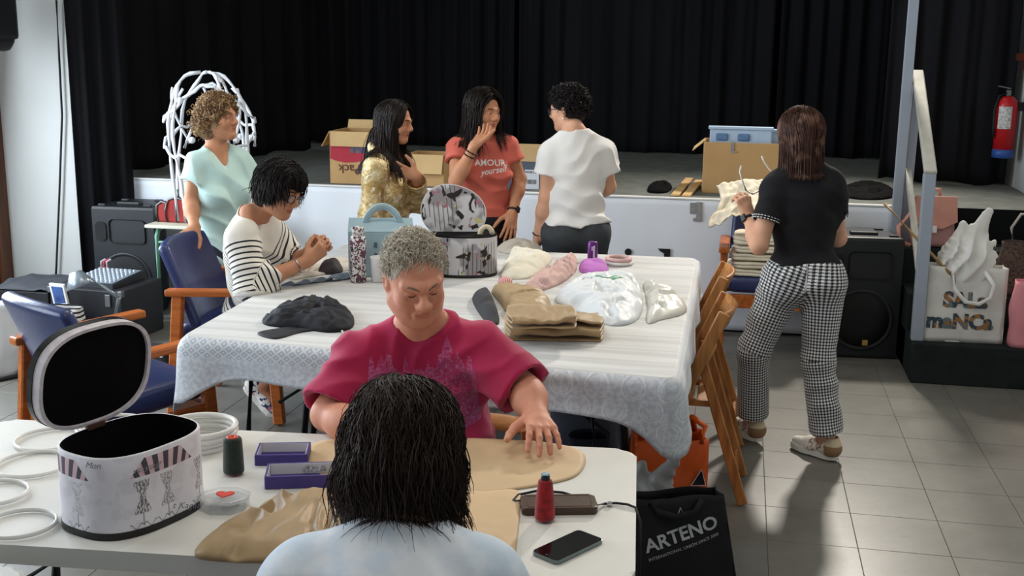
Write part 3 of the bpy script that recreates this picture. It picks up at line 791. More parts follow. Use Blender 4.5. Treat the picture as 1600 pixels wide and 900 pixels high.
def eyes(p, c, R, s, world=True, open_=1.0):
    for q in (-1, 1):
        w = B(); n, m = 14, 10
        ctr = c+R @ (np.array([q*.031, .0748, .0005])*s); rad = .0124*s
        bmesh.ops.create_uvsphere(w, u_segments=14, v_segments=12, radius=rad)
        for v in w.verts:
            l = np.array([v.co.x, v.co.z, v.co.y*.58]); v.co = Vector(ctr+R @ l)
        o = obj('eye', w, EYE_W, p, smooth=True, world=world); o.data.materials.append(EYE_D)
        T = TF[p.name]
        for pl in o.data.polygons:
            l = R.T @ (np.array(T @ pl.center)-ctr)
            if l[1] > rad*.86: pl.material_index = 1
def brows(p, c, R, s, m, th=.0034, fw=0):
    c = c+R[:, 1]*fw
    for q in (-1, 1):
        w = B(); tube(w, [c+R @ (np.array(x)*s) for x in ((q*.014, .0985, .0205), (q*.026, .0945, .0265), (q*.038, .0835, .0265), (q*.047, .072, .020))], [th*.8*s, th*s, th*.9*s, th*.4*s], 6, flat=(tuple(R[:, 1]), .6))
        obj('eyebrow', w, m, p, smooth=True, world=True)
def two_res(f, vox, fine):
    """one surface from the field: coarse everywhere, finer inside the given boxes (head, hands)"""
    V, F = f.mesh(vox); C = V[F].mean(1); keep = np.ones(len(F), bool); VV = [V]; FF = []
    for lo, hi, fv in fine:
        lo = np.asarray(lo); hi = np.asarray(hi); keep &= ~np.all((C > lo+vox*1.9) & (C < hi-vox*1.9), 1)
    FF.append(F[keep]); n = len(V)
    for lo, hi, fv in fine:
        v, q = f.mesh(fv, np.asarray(lo, float), np.asarray(hi, float)); 
        if len(v) == 0: continue
        c = v[q].mean(1); ok = np.all((c > np.asarray(lo)+fv*1.6) & (c < np.asarray(hi)-fv*1.6), 1)
        VV.append(v); FF.append(q[ok]+n); n += len(v)
    V = np.concatenate(VV); F = np.concatenate(FF); used = np.zeros(len(V), bool); used[F.ravel()] = True
    mp = np.cumsum(used)-1; return V[used], mp[F]
def aabb(pts, m): P = np.array(pts); return P.min(0)-m, P.max(0)+m
# ------------------------------------------------------------------ hair
def on_scalp(n, seed, pred):
    r = np.random.RandomState(seed); out = []
    while sum(map(len, out)) < n:
        u = r.normal(size=(n*3, 3)); u /= np.linalg.norm(u, axis=1)[:, None]; out.append(u[pred(u)])
    return np.concatenate(out)[:n]
def hair_strands(c, R, s, n, seed, pred, length, steps, comb, gravity=.25, stiff=.8, vol=.012, radius=.003, curl=0, turns=3, obst=(), lenvar=.2, fuzz=.06, taper=.35, sides=3, wave=0, adh=.5, facew=.060):
    """locks grow from the scalp, comb over the skull and fall past neck and shoulders; returns verts, faces, rnd"""
    r = np.random.RandomState(seed); u = on_scalp(n, seed, pred); rad = np.array([.0745, .096, .084])*s; cc = c+R @ (np.array([0, -.014, .032])*s)
    er = rad+vol*(.35+.65*r.rand(n, 1)); er = np.broadcast_to(er, (n, 3))
    pl = u*er; d = comb(u, r); d = d+fuzz*r.normal(size=(n, 3)); d /= np.linalg.norm(d, axis=1)[:, None]
    down = R.T @ np.array([0, 0, -1.]); L = length(u)*(1-lenvar*r.rand(n)) if callable(length) else length*(1-lenvar*r.rand(n)); seg = (L/steps)[:, None]
    O = [((R.T @ (np.asarray(a)-cc)), (R.T @ (np.asarray(b)-cc)), q) for a, b, q in obst]
    path = [pl.copy()]; ph = r.rand(n)*6.28; jit = r.normal(size=(n, 3))*fuzz
    for st in range(steps):
        w = wave*np.sin(ph+st*6.28*turns/steps)[:, None]*np.stack([np.cos(ph), np.sin(ph), 0*ph], 1) if wave else 0
        qq = pl/er; mm = np.linalg.norm(qq, axis=1)[:, None]; nn = qq/er; nn /= np.linalg.norm(nn, axis=1)[:, None]
        pull = adh*np.clip((mm-1)*6, 0, 1)*np.clip((pl[:, 2:3]+.045*s)/.03, 0, 1)
        d = d*stiff+down*gravity*(.4+st/steps)+jit*.4+w-nn*pull; d /= np.linalg.norm(d, axis=1)[:, None]
        pl = pl+d*seg
        q = pl/er; m = np.linalg.norm(q, axis=1)[:, None]; inside = m < 1; new = np.where(inside, pl/np.maximum(m, 1e-4), pl)
        fz = (new[:, 2]+.072*s)/(.125*s); fy = new[:, 1] > .045*s; hw = facew*s*np.sqrt(np.clip(1-fz**2, 0, 1)); inn = fy & (np.abs(new[:, 0]) < hw) & (facew > 0)
        new = new.copy(); new[:, 0] = np.where(inn, np.where(new[:, 0] < 0, -hw, hw), new[:, 0])
        for a, b, rr in O:
            ab = b-a; t = np.clip(((new-a) @ ab)/(ab @ ab), 0, 1)[:, None]; cl = a+t*ab; dv = new-cl; dl = np.linalg.norm(dv, axis=1)[:, None]
            new = np.where(dl < rr, cl+dv/np.maximum(dl, 1e-5)*rr, new)
        d = np.where(np.abs(new-pl).sum(1)[:, None] > 1e-7, (new-path[-1]), d); d /= np.linalg.norm(d, axis=1)[:, None]+1e-9
        pl = new; path.append(pl.copy())
    P = np.stack(path, 1)                                            # n, steps+1, 3
    K = steps+1
    if curl:
        T = np.gradient(P, axis=1); T /= np.linalg.norm(T, axis=2)[..., None]+1e-9
        A = np.cross(T, np.array([.3, .2, .9])); A /= np.linalg.norm(A, axis=2)[..., None]+1e-9; Bn = np.cross(T, A)
        t = np.linspace(0, 1, K)[None, :]; an = ph[:, None]+t*6.28*turns*(1+.3*r.rand(n, 1)); amp = curl*np.minimum(1, t*5+.25)
        P = P+A*(np.cos(an)*amp)[..., None]+Bn*(np.sin(an)*amp)[..., None]
    W = P @ R.T+cc
    T = np.gradient(W, axis=1); T /= np.linalg.norm(T, axis=2)[..., None]+1e-9
    A = np.cross(T, unit([.31, .77, .55])); A /= np.linalg.norm(A, axis=2)[..., None]+1e-9; Bn = np.cross(T, A)
    t = np.linspace(0, 1, K); rr = radius*(1-taper*0)*np.where(t < .75, 1, 1-(t-.75)/.25*(1-taper)); rr = rr[None, :]*(.6+.8*r.rand(n, 1))
    rings = np.stack([W+A*(math.cos(6.283*j/sides)*rr)[..., None]+Bn*(math.sin(6.283*j/sides)*rr)[..., None] for j in range(sides)], 2)
    V = rings.reshape(-1, 3); base = (np.arange(n)[:, None, None]*K+np.arange(K-1)[None, :, None])*sides; j = np.arange(sides)[None, None, :]; j2 = (j+1) % sides
    F = np.stack([base+j, base+j2, base+sides+j2, base+sides+j], -1).reshape(-1, 4)
    return V, F, np.repeat(r.rand(n), K*sides)
def hair_obj(parent, m, parts):
    Vs, Fs, Rs, n = [], [], [], 0
    for V, F, r in parts: Vs.append(V); Fs.append(F+n); Rs.append(r); n += len(V)
    me = np_mesh('hair', np.concatenate(Vs), np.concatenate(Fs), {'rnd': np.concatenate(Rs)})
    return link('hair', me, m, parent, world=True)
def hair_cap(c, R, s, g=.004, extra=None, vox=.005, amp=.0025, freq=190, face=(.0, .125, -.03, .074, .092, .120)):
    f = Field(); H = lambda x, y, z: c+R @ (np.array([x, y, z])*s)
    f.el(H(0, -.014, .032), np.array([.0745, .096, .084])*s+g, R, .02)
    f.el(H(0, -.045, -.02), np.array([.066, .058, .07])*s+g, R, .03)
    if extra: extra(f, H)
    f.el(H(*face[:3]), np.array(face[3:])*s, R, .01, mode=1)
    dz = folds(amp, freq, 5, R[:, 0]) if amp else None
    V, F = f.mesh(vox, disp=dz); return V, F, np.random.RandomState(1).rand(len(V))*.4
# ------------------------------------------------------------------ shoes
def shoe(parent, an, toe, up_m, sole_m, heel_m=None, s=1.0, tilt=0.0):
    an = np.asarray(an, float); d = unit(toe); R = basis(d); 
    if tilt: R = R @ np.array(Matrix.Rotation(-tilt, 3, 'X'))
    o = an-R[:, 2]*.085*s; H = lambda x, y, z: o+R @ (np.array([x, y, z])*s)
    f = Field()
    f.rc(H(0, -.03, .055), H(0, .08, .045), .040*s, .036*s, .03); f.rc(H(0, .08, .04), H(.004, .165, .032), .040*s, .028*s, .03, flat=(R[:, 2], .8))
    f.rc(H(0, -.028, .05), H(0, -.02, .10), .037*s, .034*s, .03)
    f.plane(H(0, 0, .018), -R[:, 2])
    f.rc(H(0, -.02, .085), H(0, -.02, .16), .029*s, .034*s, .006, mode=1)
    V, F = f.mesh(.005); me = np_mesh('shoe', V, F, {'loc': ((V-o) @ R)/s}); sh = link('shoe', me, up_m, parent, world=True)
    pts = []
    for i in range(28):
        t = 2*PI*i/28; y = .068+.128*math.cos(t); wd = .037+.012*math.exp(-((y-.13)/.05)**2)-.004*math.exp(-((y-.05)/.04)**2); pts.append((wd*math.copysign(abs(math.sin(t))**.7, math.sin(t)), y))
    w = B(); prism(w, pts, 0, .030, bev=.006)
    T = Matrix(np.array(R*s).tolist()).to_4x4(); T.translation = Vector(o); w.transform(T)
    obj('sole', w, sole_m, sh, world=True, smooth=False)
    return sh
# ------------------------------------------------------------------ people
m_hair_black = hair_mat('black_hair', (18, 14, 14), (34, 27, 25), .58, .2)
m_hair_brown = hair_mat('dark_brown_hair', (22, 16, 14), (42, 31, 27), .55, .2)
m_hair_front = hair_mat('brown_hair', (30, 22, 18), (62, 46, 38), .55, .2)
m_hair_red = hair_mat('chestnut_hair', (44, 26, 22), (84, 54, 42), .55, .2, light=(112, 82, 68))
m_hair_curl = hair_mat('sandy_curls', (96, 68, 42), (176, 140, 98), .5, light=(196, 164, 122))
m_hair_grey = hair_mat('grey_curls', (166, 155, 138), (232, 222, 204), .75)
SK_TAN = skin_mat('tanned_skin', (196, 138, 104), (168, 92, 82)); SK_RED = skin_mat('ruddy_skin', (212, 148, 120), (190, 118, 100), (196, 118, 96))
SK_FAIR = skin_mat('fair_skin', (214, 162, 132), (182, 104, 94)); SK_OL = skin_mat('olive_skin', (190, 134, 102), (160, 88, 80))
m_brow = mat('dark_brow', (40, 28, 24), .7); m_brow_g = mat('grey_brow', (110, 92, 78), .7)
m_glassframe = mat('dark_spectacle_frame', (24, 22, 24), .3); m_lens = mat('spectacle_lens', (200, 210, 216), .05, alpha=.22)
m_strap = mat('black_strap', (18, 18, 20), .5); m_silver = mat('silver', (200, 200, 204), .25, metal=.9)
m_navy = mat('dark_denim', (40, 48, 66), .85, bump=.2, bscale=500)

def person(label, base): return thing('person', label, 'person', tuple(base), 0)
def body(p, k, b, skin, c, R, hands, vox=.0075, jaw=1.0, man=False, feet=True, fineh=.0034, finehand=.0032):
    f = Field(); s = b['hs']
    Rc, Rh, ax = torso(f, k, b)
    f.rc(k['neck']-ax*.03, c+R @ (np.array([0, -.018, -.055])*s), b['neck']*1.06, b['neck']*.95, .035)
    for q in 'LR': arm_ops(f, k, b, q); leg_ops(f, k, b, q)
    for q in 'LR':
        if feet and 'toe'+q in k: t = k['toe'+q]; a = k['an'+q]; f.rc(a-UPZ*.02, a+t*.06-UPZ*.04, .036, .032, .02); f.rc(a+t*.05-UPZ*.045, a+t*.12-UPZ*.055, .03, .02, .02)
    head_ops(f, c, R, s, man, jaw)
    fine = [(c-.145*s, c+.145*s, fineh)]
    for h in hands:
        tips = hand_ops(f, **h); lo, hi = aabb(tips+[h['wr']+unit(h['d'])*.015], .022); fine.append((lo, hi, finehand))
    V, F = two_res(f, vox, fine)
    me = np_mesh('body', V, F, {'lip': lip_attr(V, c, R, s)}); o = link('body', me, skin, p, world=True); return Rc, Rh, ax
def garment_top(p, k, b, name, m, g=.012, hem=.05, sleeve=.55, sg=.016, flare=0., hole=None, vneck=None, disp=None, vox=.0075, attrs=None, smoothbust=1., boat=0, extra=None, blend=.055):
    f = Field(); bb = dict(b); Rc, Rh, ax = torso(f, k, bb, g, blend)
    if extra: extra(f, Rc, Rh, ax)
    f.plane(mixv(k['hip'], k['neck'], hem), -ax)
    cuts = []
    for q in 'LR':
        sl = sleeve[q] if isinstance(sleeve, dict) else sleeve
        sh, el, wr = k['sh'+q], k['el'+q], k['wr'+q]; a = b['arm']
        if sl <= 1:
            e = mixv(sh, el, sl); f.rc(sh, e, a[0]+sg, a[0]+(a[1]-a[0])*sl+sg+flare, .035, cut=True); d = unit(el-sh); ra = a[0]+(a[1]-a[0])*sl
            cuts.append((mixv(sh, el, sl*.72), e+d*.02, ra+sg*.45, ra+sg*.45+flare*.8))
        else:
            f.rc(sh, el, a[0]+sg, a[1]+sg, .035); t = sl-1; e = mixv(el, wr, t); ra = a[2]+(a[3]-a[2])*t
            f.rc(el, e, a[1]+sg, ra+sg+flare, .03, cut=True); d = unit(wr-el); cuts.append((e-d*.03, e+d*.02, ra+sg*.45, ra+sg*.45+flare*.8))
    for a_, b_, r0, r1 in cuts: f.rc(a_, b_, r0, r1, .003, mode=1)
    ctr = k['neck']+ax*.045+Rc[:, 1]*.012
    hr = hole or (.068, .062, .05)
    f.el(ctr, hr, Rc, .006, mode=1); f.rc(ctr, ctr+ax*.1, hr[0]*.95, hr[0], .006, mode=1, flat=(Rc[:, 1], hr[1]/hr[0]))
    if vneck: t = k['neck']+Rc[:, 1]*.10-ax*vneck; f.rc(k['neck']+ax*.05+Rc[:, 1]*.075, t, .062, .006, .006, mode=1, flat=(Rc[:, 1], 1.6))
    V, F = f.mesh(vox, disp=disp); A = attrs(V) if attrs else {}
    me = np_mesh(name, V, F, A); return link(name, me, m, p, world=True)
def garment_legs(p, k, b, name, m, g=.012, top=.18, length=.93, flare=0., disp=None, vox=.008, attrs=None):
    f = Field(); hip, neck = k['hip'], k['neck']; ax = unit(neck-hip); sh_ = unit(k['hpR']-k['hpL']); s = unit(sh_-ax*(sh_ @ ax)); Rh = np.array([s, np.cross(ax, s), ax]).T
    G = np.array([g, g, g]); f.el(mixv(hip, neck, .03), np.array(b['pel'])+G, Rh, .05); f.el(mixv(hip, neck, .25), np.array(b['waist'])+G*.8, Rh, .05)
    for q in (-1, 1): f.el(mixv(hip, neck, -.02)+Rh[:, 0]*q*.075-Rh[:, 1]*.055, np.array((.085, .085, .095))+G, Rh, .05)
    f.plane(mixv(hip, neck, top), ax)
    for q in 'LR':
        h, kn, an = k['hp'+q], k['kn'+q], k['an'+q]; l = b['leg']; e = mixv(kn, an, length)
        f.rc(h, kn, l[0]+g, l[1]+g+.004, .045); f.rc(kn, e, l[1]+g+.004, l[3]+g+.012+flare, .03, cut=True)
        d = unit(an-kn); f.rc(e-d*.05, e+d*.02, l[3]+.012, l[3]+.014+flare, .003, mode=1)
    V, F = f.mesh(vox, disp=disp); A = attrs(V) if attrs else {}
    return link(name, np_mesh(name, V, F, A), m, p, world=True)
def ring_part(p, name, c, d, r, m, t=.004, n=20, flat=1.0):
    a, b_, _ = frame_of(d); w = B()
    tube(w, [Vector(c)+a*math.cos(2*PI*i/n)*r+b_*math.sin(2*PI*i/n)*r*flat for i in range(n)], t, 6, closed=True); return obj(name, w, m, p, smooth=True, world=True)
def spectacles(p, c, R, s, frame=None):
    H = lambda x, y, z: Vector(c+R @ (np.array([x, y, z])*s)); frame = frame or m_glassframe
    g = B(); tube(g, [H(-.010, .106, .002), H(0, .111, .005), H(.010, .106, .002)], .0022*s, 5); o = obj('glasses', g, frame, p, smooth=True, world=True)
    for q in (-1, 1):
        g = B(); pts = [H(q*.033+.025*x, .106-.010*abs(x)-.006*(q*x > 0)*abs(x), -.002+.0185*y) for x, y in [(math.copysign(abs(math.cos(t))**.8, math.cos(t)), math.sin(t)) for t in [2*PI*i/20 for i in range(20)]]]
        tube(g, pts, .0024*s, 5, closed=True); obj('rim', g, frame, o, smooth=True, world=True)
        g = B(); tube(g, [H(q*.058, .095, .006), H(q*.077, .05, .008), H(q*.080, -.005, .004), H(q*.079, -.03, -.014)], .0024*s, 5); obj('temple', g, frame, o, smooth=True, world=True)
        w = B(); v = [w.verts.new(H(q*.033+.024*math.cos(t), .104-.008*abs(math.cos(t)), -.002+.0175*math.sin(t))) for t in [2*PI*i/16 for i in range(16)]]; w.faces.new(v); obj('lens', w, m_lens, o, world=True)
    return o
def watch(p, c, d, face, r=.030):
    a = ring_part(p, 'watch', c, d, r, m_strap, .0075, 20, .9); w = B()
    fv = Vector(unit(np.asarray(face)-unit(d)*(np.asarray(face) @ unit(d)))); R3 = Matrix((Vector(unit(d)), fv.cross(Vector(unit(d))), fv)).transposed()
    box(w, Vector(c)+fv*(r+.004), (.032, .028, .009), R3, .003); obj('watch_face', w, m_glassframe, a, world=True)
def scalp(front=.30, low=-.45, side=.30):
    """hair grows above the brow line, behind the ears and down to the nape"""
    return lambda u: ((u[:, 2] > .62) | ((u[:, 1] < front) & (u[:, 2] > -.05)) | ((u[:, 1] < -.15) & (u[:, 2] > low))) & ~((u[:, 1] > .55) & (u[:, 2] < .70))
def comb_down(part=0.0, back=.35, fwd=0.0):
    def f(u, r):
        sx = np.sign(u[:, 0]-part+.001); top = np.clip(u[:, 2]+.1, 0, 1); rear = np.clip(-u[:, 1]*2.2, 0, 1)
        t = np.stack([sx*top*(1.1-.95*rear), -back*top-.9*rear*top+fwd*top*(1-rear), -1+.55*top], 1); return t-u*np.sum(t*u, 1)[:, None]
    return f
def comb_back(u, r):
    t = np.tile(np.array([0, -1., -.1]), (len(u), 1))+.3*u; return t
def comb_out(u, r): return u+.4*r.normal(size=u.shape)
def capsules(k, b, g=.01): return [(mixv(k['neck'], k['shL'], .15)-UPZ*.01, mixv(k['neck'], k['shL'], .85), .056+g), (mixv(k['neck'], k['shR'], .15)-UPZ*.01, mixv(k['neck'], k['shR'], .85), .056+g), (mixv(k['hip'], k['neck'], .45), mixv(k['hip'], k['neck'], .72), b['rib'][1]+.04+g), (k['neck'], k['neck']+UPZ*.12, b['neck']+g*.5)]
def hips(k, w=.085, side=None):
    s = unit(k['shR']-k['shL']) if side is None else unit(side); s = unit(s*[1, 1, 0]); k['hpL'] = k['hip']-s*w-UPZ*.03; k['hpR'] = k['hip']+s*w-UPZ*.03

m_shoe = mat('plain_shoe', (60, 58, 58), .6); m_sole = mat('white_sole', (222, 220, 212), .6)

# ---- man in the crimson T-shirt, sitting behind the foreground table
def print_mat():
    g = NG('crimson_cotton', .85, sheen=.2); p = g.obj()
    base = g.mix(g.smooth(g.noise(p, 5, 4), .35, .7), (164, 24, 70), (184, 36, 84))
    a = g.sep(g.attr('pr')); u, v, fr = a[0], a[1], a[2]
    sky = g.add(.10, g.mul(g.smooth(g.noise(g.comb(g.mul(u, 26), 0, 0), 1.0, 1), .45, .60), .05))
    for x0, w0, h0 in ((-.115, .018, .155), (-.03, .02, .10), (.075, .016, .20), (.105, .02, .165), (.02, .014, .14)):
        sky = g.op('MAXIMUM', sky, g.mul(g.lt(g.op('ABSOLUTE', g.sub(u, x0)), g.mul(g.smooth(g.sub(h0, v), 0, .05), w0)), h0))
    inside = g.mul(g.mul(g.lt(v, sky), g.gt(v, -.10)), g.mul(g.band(u, -.15, .155), g.gt(fr, .02)))
    br = g.N.new('ShaderNodeTexBrick'); g.L.new(g.comb(u, v, 0), br.inputs['Vector']); br.inputs['Scale'].default_value = 24; br.inputs['Mortar Size'].default_value = .035; br.inputs['Color1'].default_value = (0, 0, 0, 1); br.inputs['Color2'].default_value = (.15, .15, .15, 1); br.inputs['Mortar'].default_value = (1, 1, 1, 1)
    bl = g.sep(br.outputs['Color'])[0]
    ln = g.smooth(g.noise(g.comb(g.mul(u, 3), v, 0), 55, 4, .7), .52, .62); ln2 = g.smooth(g.noise(g.comb(u, g.mul(v, 4), 0), 60, 3, .7), .55, .62)
    mark = g.op('MAXIMUM', g.mul(g.mul(bl, g.smooth(g.noise(g.comb(u, v, 0), 14, 2), .4, .6)), .40), g.op('MAXIMUM', g.mul(ln, .6), g.mul(ln2, .5)))
    c = g.mix(g.mul(g.mul(inside, g.smooth(g.noise(g.comb(u, v, 0), 9, 3), .25, .65)), .50), base, (160, 72, 130)); c = g.mix(g.mul(g.mul(inside, mark), .85), c, (206, 142, 186))
    rr = g.op('SQRT', g.add(g.mul(g.sub(u, .02), g.sub(u, .02)), g.mul(g.add(v, .20), g.add(v, .20))))
    arch = g.mul(g.band(rr, .098, .106), g.mul(g.gt(v, -.19), g.gt(fr, .02))); c = g.mix(g.mul(arch, .7), c, (204, 142, 184))
    g.bump(g.noise(p, 700, 2), .1, .003); return g.color(c)
def man():
    p = person('grey haired man in a crimson printed T-shirt leaning over the beige fabric', (-.84, 3.30, 0))
    k = dict(neck=pd(662, 512, 3.25), shR=pd(563, 556, 3.24), shL=pd(757, 548, 3.22), elR=pd(512, 648, 3.10), elL=pd(822, 612, 3.12))
    k['wrR'] = pz(598, 690, .785); k['wrL'] = pz(838, 650, .822)
    k['hip'] = V3(k['neck'][0]+.0, k['neck'][1]+.14, .55); hips(k, .09)
    for q, x in (('R', -.12), ('L', .12)):
        k['kn'+q] = V3(k['hip'][0]+x, k['hip'][1]-.42, .52); k['an'+q] = k['kn'+q]+V3(0, .05, -.43); k['toe'+q] = V3(0, -1, 0)
    b = dict(MAL, belly=1.0, neck=.064, hs=1.02); c = pd(649, 434, 3.14); R = basis(unit(-CFD*.88+CR*.30-UPZ*.33), unit(UPZ-CFD*.15-CR*.03))
    hands = [dict(wr=k['wrL'], d=unit(pz(862, 706, .808)-k['wrL']), T=-CR+UPZ*.10, right=False, curl=(.30, .34, .22), spread=.13, thumb=.10, s=1.10),
             dict(wr=k['wrR'], d=unit(CR*.9-CFD*.3-UPZ*.12), T=CFD*.8+UPZ*.3, right=True, curl=(.3, .4, .3), spread=.05, thumb=.4, s=1.05)]
    Rc, Rh, ax = body(p, k, b, SK_RED, c, R, hands, man=True, jaw=1.12, vox=.007, fineh=.003, finehand=.0028)
    eyes_c = c
    brows(p, c, R, b['hs'], m_brow_g, .0030, .0045)
    for q in (-1, 1):                                                # lowered lids
        w = B(); tube(w, [c+R @ (np.array(x)*b['hs']) for x in ((q*.018, .0855, -.002), (q*.026, .0875, -.0055), (q*.036, .0855, -.0055), (q*.043, .079, -.001))], [.0008, .0013, .0013, .0008], 5); obj('eyelash', w, m_brow, p, world=True, smooth=True)
    fd = folds(.012, 26, 3, unit(V3(.5, .1, .85))); fd2 = folds(.008, 34, 8, unit(V3(-.7, .1, .7)))
    def at(V): q = (V-mixv(k['hip'], k['neck'], .62)) @ Rc; return {'pr': q*[1, 1, 1] if True else q}
    def at2(V): q = (V-mixv(k['hip'], k['neck'], .62)) @ Rc; return {'pr': np.stack([-q[:, 0], q[:, 2], q[:, 1]], 1)}
    sh = garment_top(p, k, b, 't_shirt', print_mat(), g=.020, hem=-.10, sleeve=.93, sg=.026, flare=.022, hole=(.076, .070, .050), disp=lambda X, Y, Z: fd(X, Y, Z)+fd2(X, Y, Z), vox=.0065, attrs=at2)
    garment_legs(p, k, b, 'trousers', m_navy, vox=.010)
    for q in 'LR': shoe(p, k['an'+q], k['toe'+q], m_shoe, m_sole, s=1.1)
    s = b['hs']; pred = lambda u: (((u[:, 2] > .55) & (u[:, 1] < .60)) | ((u[:, 1] < .22) & (u[:, 2] > -.05)) | ((u[:, 1] < -.15) & (u[:, 2] > -.5)))
    parts = [hair_cap(c, R, s, .004, amp=.004, freq=150, vox=.004, face=(0, .112, -.03, .085, .104, .140)),
             hair_strands(c, R, s, 6500, 4, pred, lambda u: .026+.034*np.clip(u[:, 2]+.2, 0, 1), 8, comb_out, gravity=.12, stiff=.8, vol=.005, radius=.00075, curl=.0060, turns=1.2, fuzz=.35, facew=0, adh=.8)]
    hair_obj(p, m_hair_grey, parts)
    T = bvh_of(sh, TF[p.name])
    text('signature', 'Salamanca', .045, mixv(k['hip'], k['neck'], .15)+Rc[:, 1]*.2-Rc[:, 0]*.10, -Rc[:, 0]-Rc[:, 2]*-.25, Rc[:, 2], mat('faded_pink_print', (206, 120, 168), .9), sh, target=T, shear=.35)
    return p
man()

# ---- woman in the foreground seen from behind
def tie_dye():
    g = NG('pale_tie_dye_cotton', .85, sheen=.1); n = g.noise(g.obj(), 7, 4, .55)
    c = g.mix(g.smooth(n, .44, .62), (230, 233, 237), (206, 220, 234)); g.bump(g.noise(g.obj(), 600, 2), .1, .003); return g.color(c)
def front_woman():
    p = person('woman with dark shoulder length hair and pale blue shirt seen from behind', (-.58, 1.62, 0))
    k = dict(neck=pd(632, 838, 1.87), shL=pd(470, 900, 1.86), shR=pd(752, 896, 1.86))
    k['elL'] = k['shL']+V3(-.05, .16, -.20); k['elR'] = k['shR']+V3(.03, .16, -.20); k['wrL'] = V3(-.72, 2.14, .80); k['wrR'] = V3(-.50, 2.16, .80)
    k['hip'] = V3(k['neck'][0]-.02, k['neck'][1]-.20, .52); hips(k)
    for q, x in (('L', -.12), ('R', .10)):
        k['kn'+q] = V3(k['hip'][0]+x, k['hip'][1]+.42, .50); k['an'+q] = k['kn'+q]+V3(0, -.05, -.41); k['toe'+q] = V3(0, 1, 0)
    b = dict(FEM, hs=.96); c = pd(628, 706, 1.985); R = basis(unit(CFD*.86-UPZ*.50+CR*-.03), unit(UPZ+CFD*.3))
    hands = [dict(wr=k['wrL'], d=V3(.5, .8, -.25), T=V3(.9, -.2, .3), right=False, curl=(.4, .5, .3), thumb=.5, s=.92), dict(wr=k['wrR'], d=V3(-.3, .9, -.25), T=V3(-.9, -.2, .3), right=True, curl=(.4, .5, .3), thumb=.5, s=.92)]
    Rc, Rh, ax = body(p, k, b, SK_FAIR, c, R, hands, fineh=.004)
    fd = folds(.009, 30, 21, unit(V3(.6, .3, .7))); garment_top(p, k, b, 'shirt', tie_dye(), g=.016, hem=-.05, sleeve=.8, sg=.022, flare=.015, hole=(.072, .066, .045), disp=fd, vox=.006)
    garment_legs(p, k, b, 'trousers', m_navy, vox=.010)
    for q in 'LR': shoe(p, k['an'+q], k['toe'+q], m_shoe, m_sole)
    s = b['hs']; ob = [(k['neck']-UPZ*.02, k['neck']+UPZ*.10+CFD*.05, .055), (mixv(k['hip'], k['neck'], .5), mixv(k['hip'], k['neck'], .8), .14)]
    def ex(f, H): f.rc(H(0, -.04, -.01), H(0, -.050, -.085), .060*s, .050*s, .04, flat=(R[:, 0], 1.3))
    pr = scalp(.35, -.55); cb = comb_down(.0, .25, .10)
    parts = [hair_cap(c, R, s, .004, ex, .0045),
             hair_strands(c, R, s, 6000, 11, pr, lambda u: .21+.10*np.clip(u[:, 2], -.3, 1), 16, cb, gravity=.20, stiff=.86, vol=.030, radius=.0011, obst=ob, fuzz=.05, wave=.34, turns=1.7, lenvar=.30),
             hair_strands(c, R, s, 260, 12, pr, lambda u: .24+.10*np.clip(u[:, 2], -.3, 1), 20, cb, gravity=.16, stiff=.88, vol=.036, radius=.0007, obst=ob, fuzz=.09, wave=.20, turns=2.6, lenvar=.3)]
    hair_obj(p, m_hair_front, parts)
front_woman()

# ---- woman in the striped sweater, sitting at the left of the long table
def stripe_mat():
    g = NG('cream_striped_knit', .9, sheen=.2); a = g.sep(g.attr('sv')); v = a[0]
    w = g.add(v, g.mul(g.noise(g.obj(), 9, 2), .006)); st = g.mul(g.lt(g.mod(w, .024), .0075), g.gt(v, .105))
    g.bump(g.noise(g.obj(), 500, 2), .12, .004); return g.color(g.mix(st, (222, 216, 204), (24, 24, 34)))
def arm_coord(V, k, Rc, ax, extra=.085):
    out = (k['neck']-V) @ ax; best = np.full(len(V), 1e9)
    dt = np.abs((V-k['neck']) @ Rc[:, 0])
    for q in 'LR':
        sh, el, wr = k['sh'+q], k['el'+q], k['wr'+q]; l1 = np.linalg.norm(el-sh); l2 = np.linalg.norm(wr-el)
        for a, b_, o, l in ((sh, el, 0, l1), (el, wr, l1, l2)):
            d = (b_-a)/l; t = np.clip((V-a) @ d, 0, l); ds = np.linalg.norm(V-a-t[:, None]*d, axis=1)
            hip = k['hip']; tt = np.clip((V-hip) @ ax, 0, .4); dtor = np.linalg.norm((V-hip-tt[:, None]*ax) @ Rc/np.array([1.45, 1.05, 1]), axis=1)
            m = (ds < (.085 if q == 'R' else .062)) & (ds+.018 < dtor) & (ds < best); out = np.where(m, o+((V-a) @ d if o == 0 else t)+extra, out); best = np.where(m, ds, best)
    return out
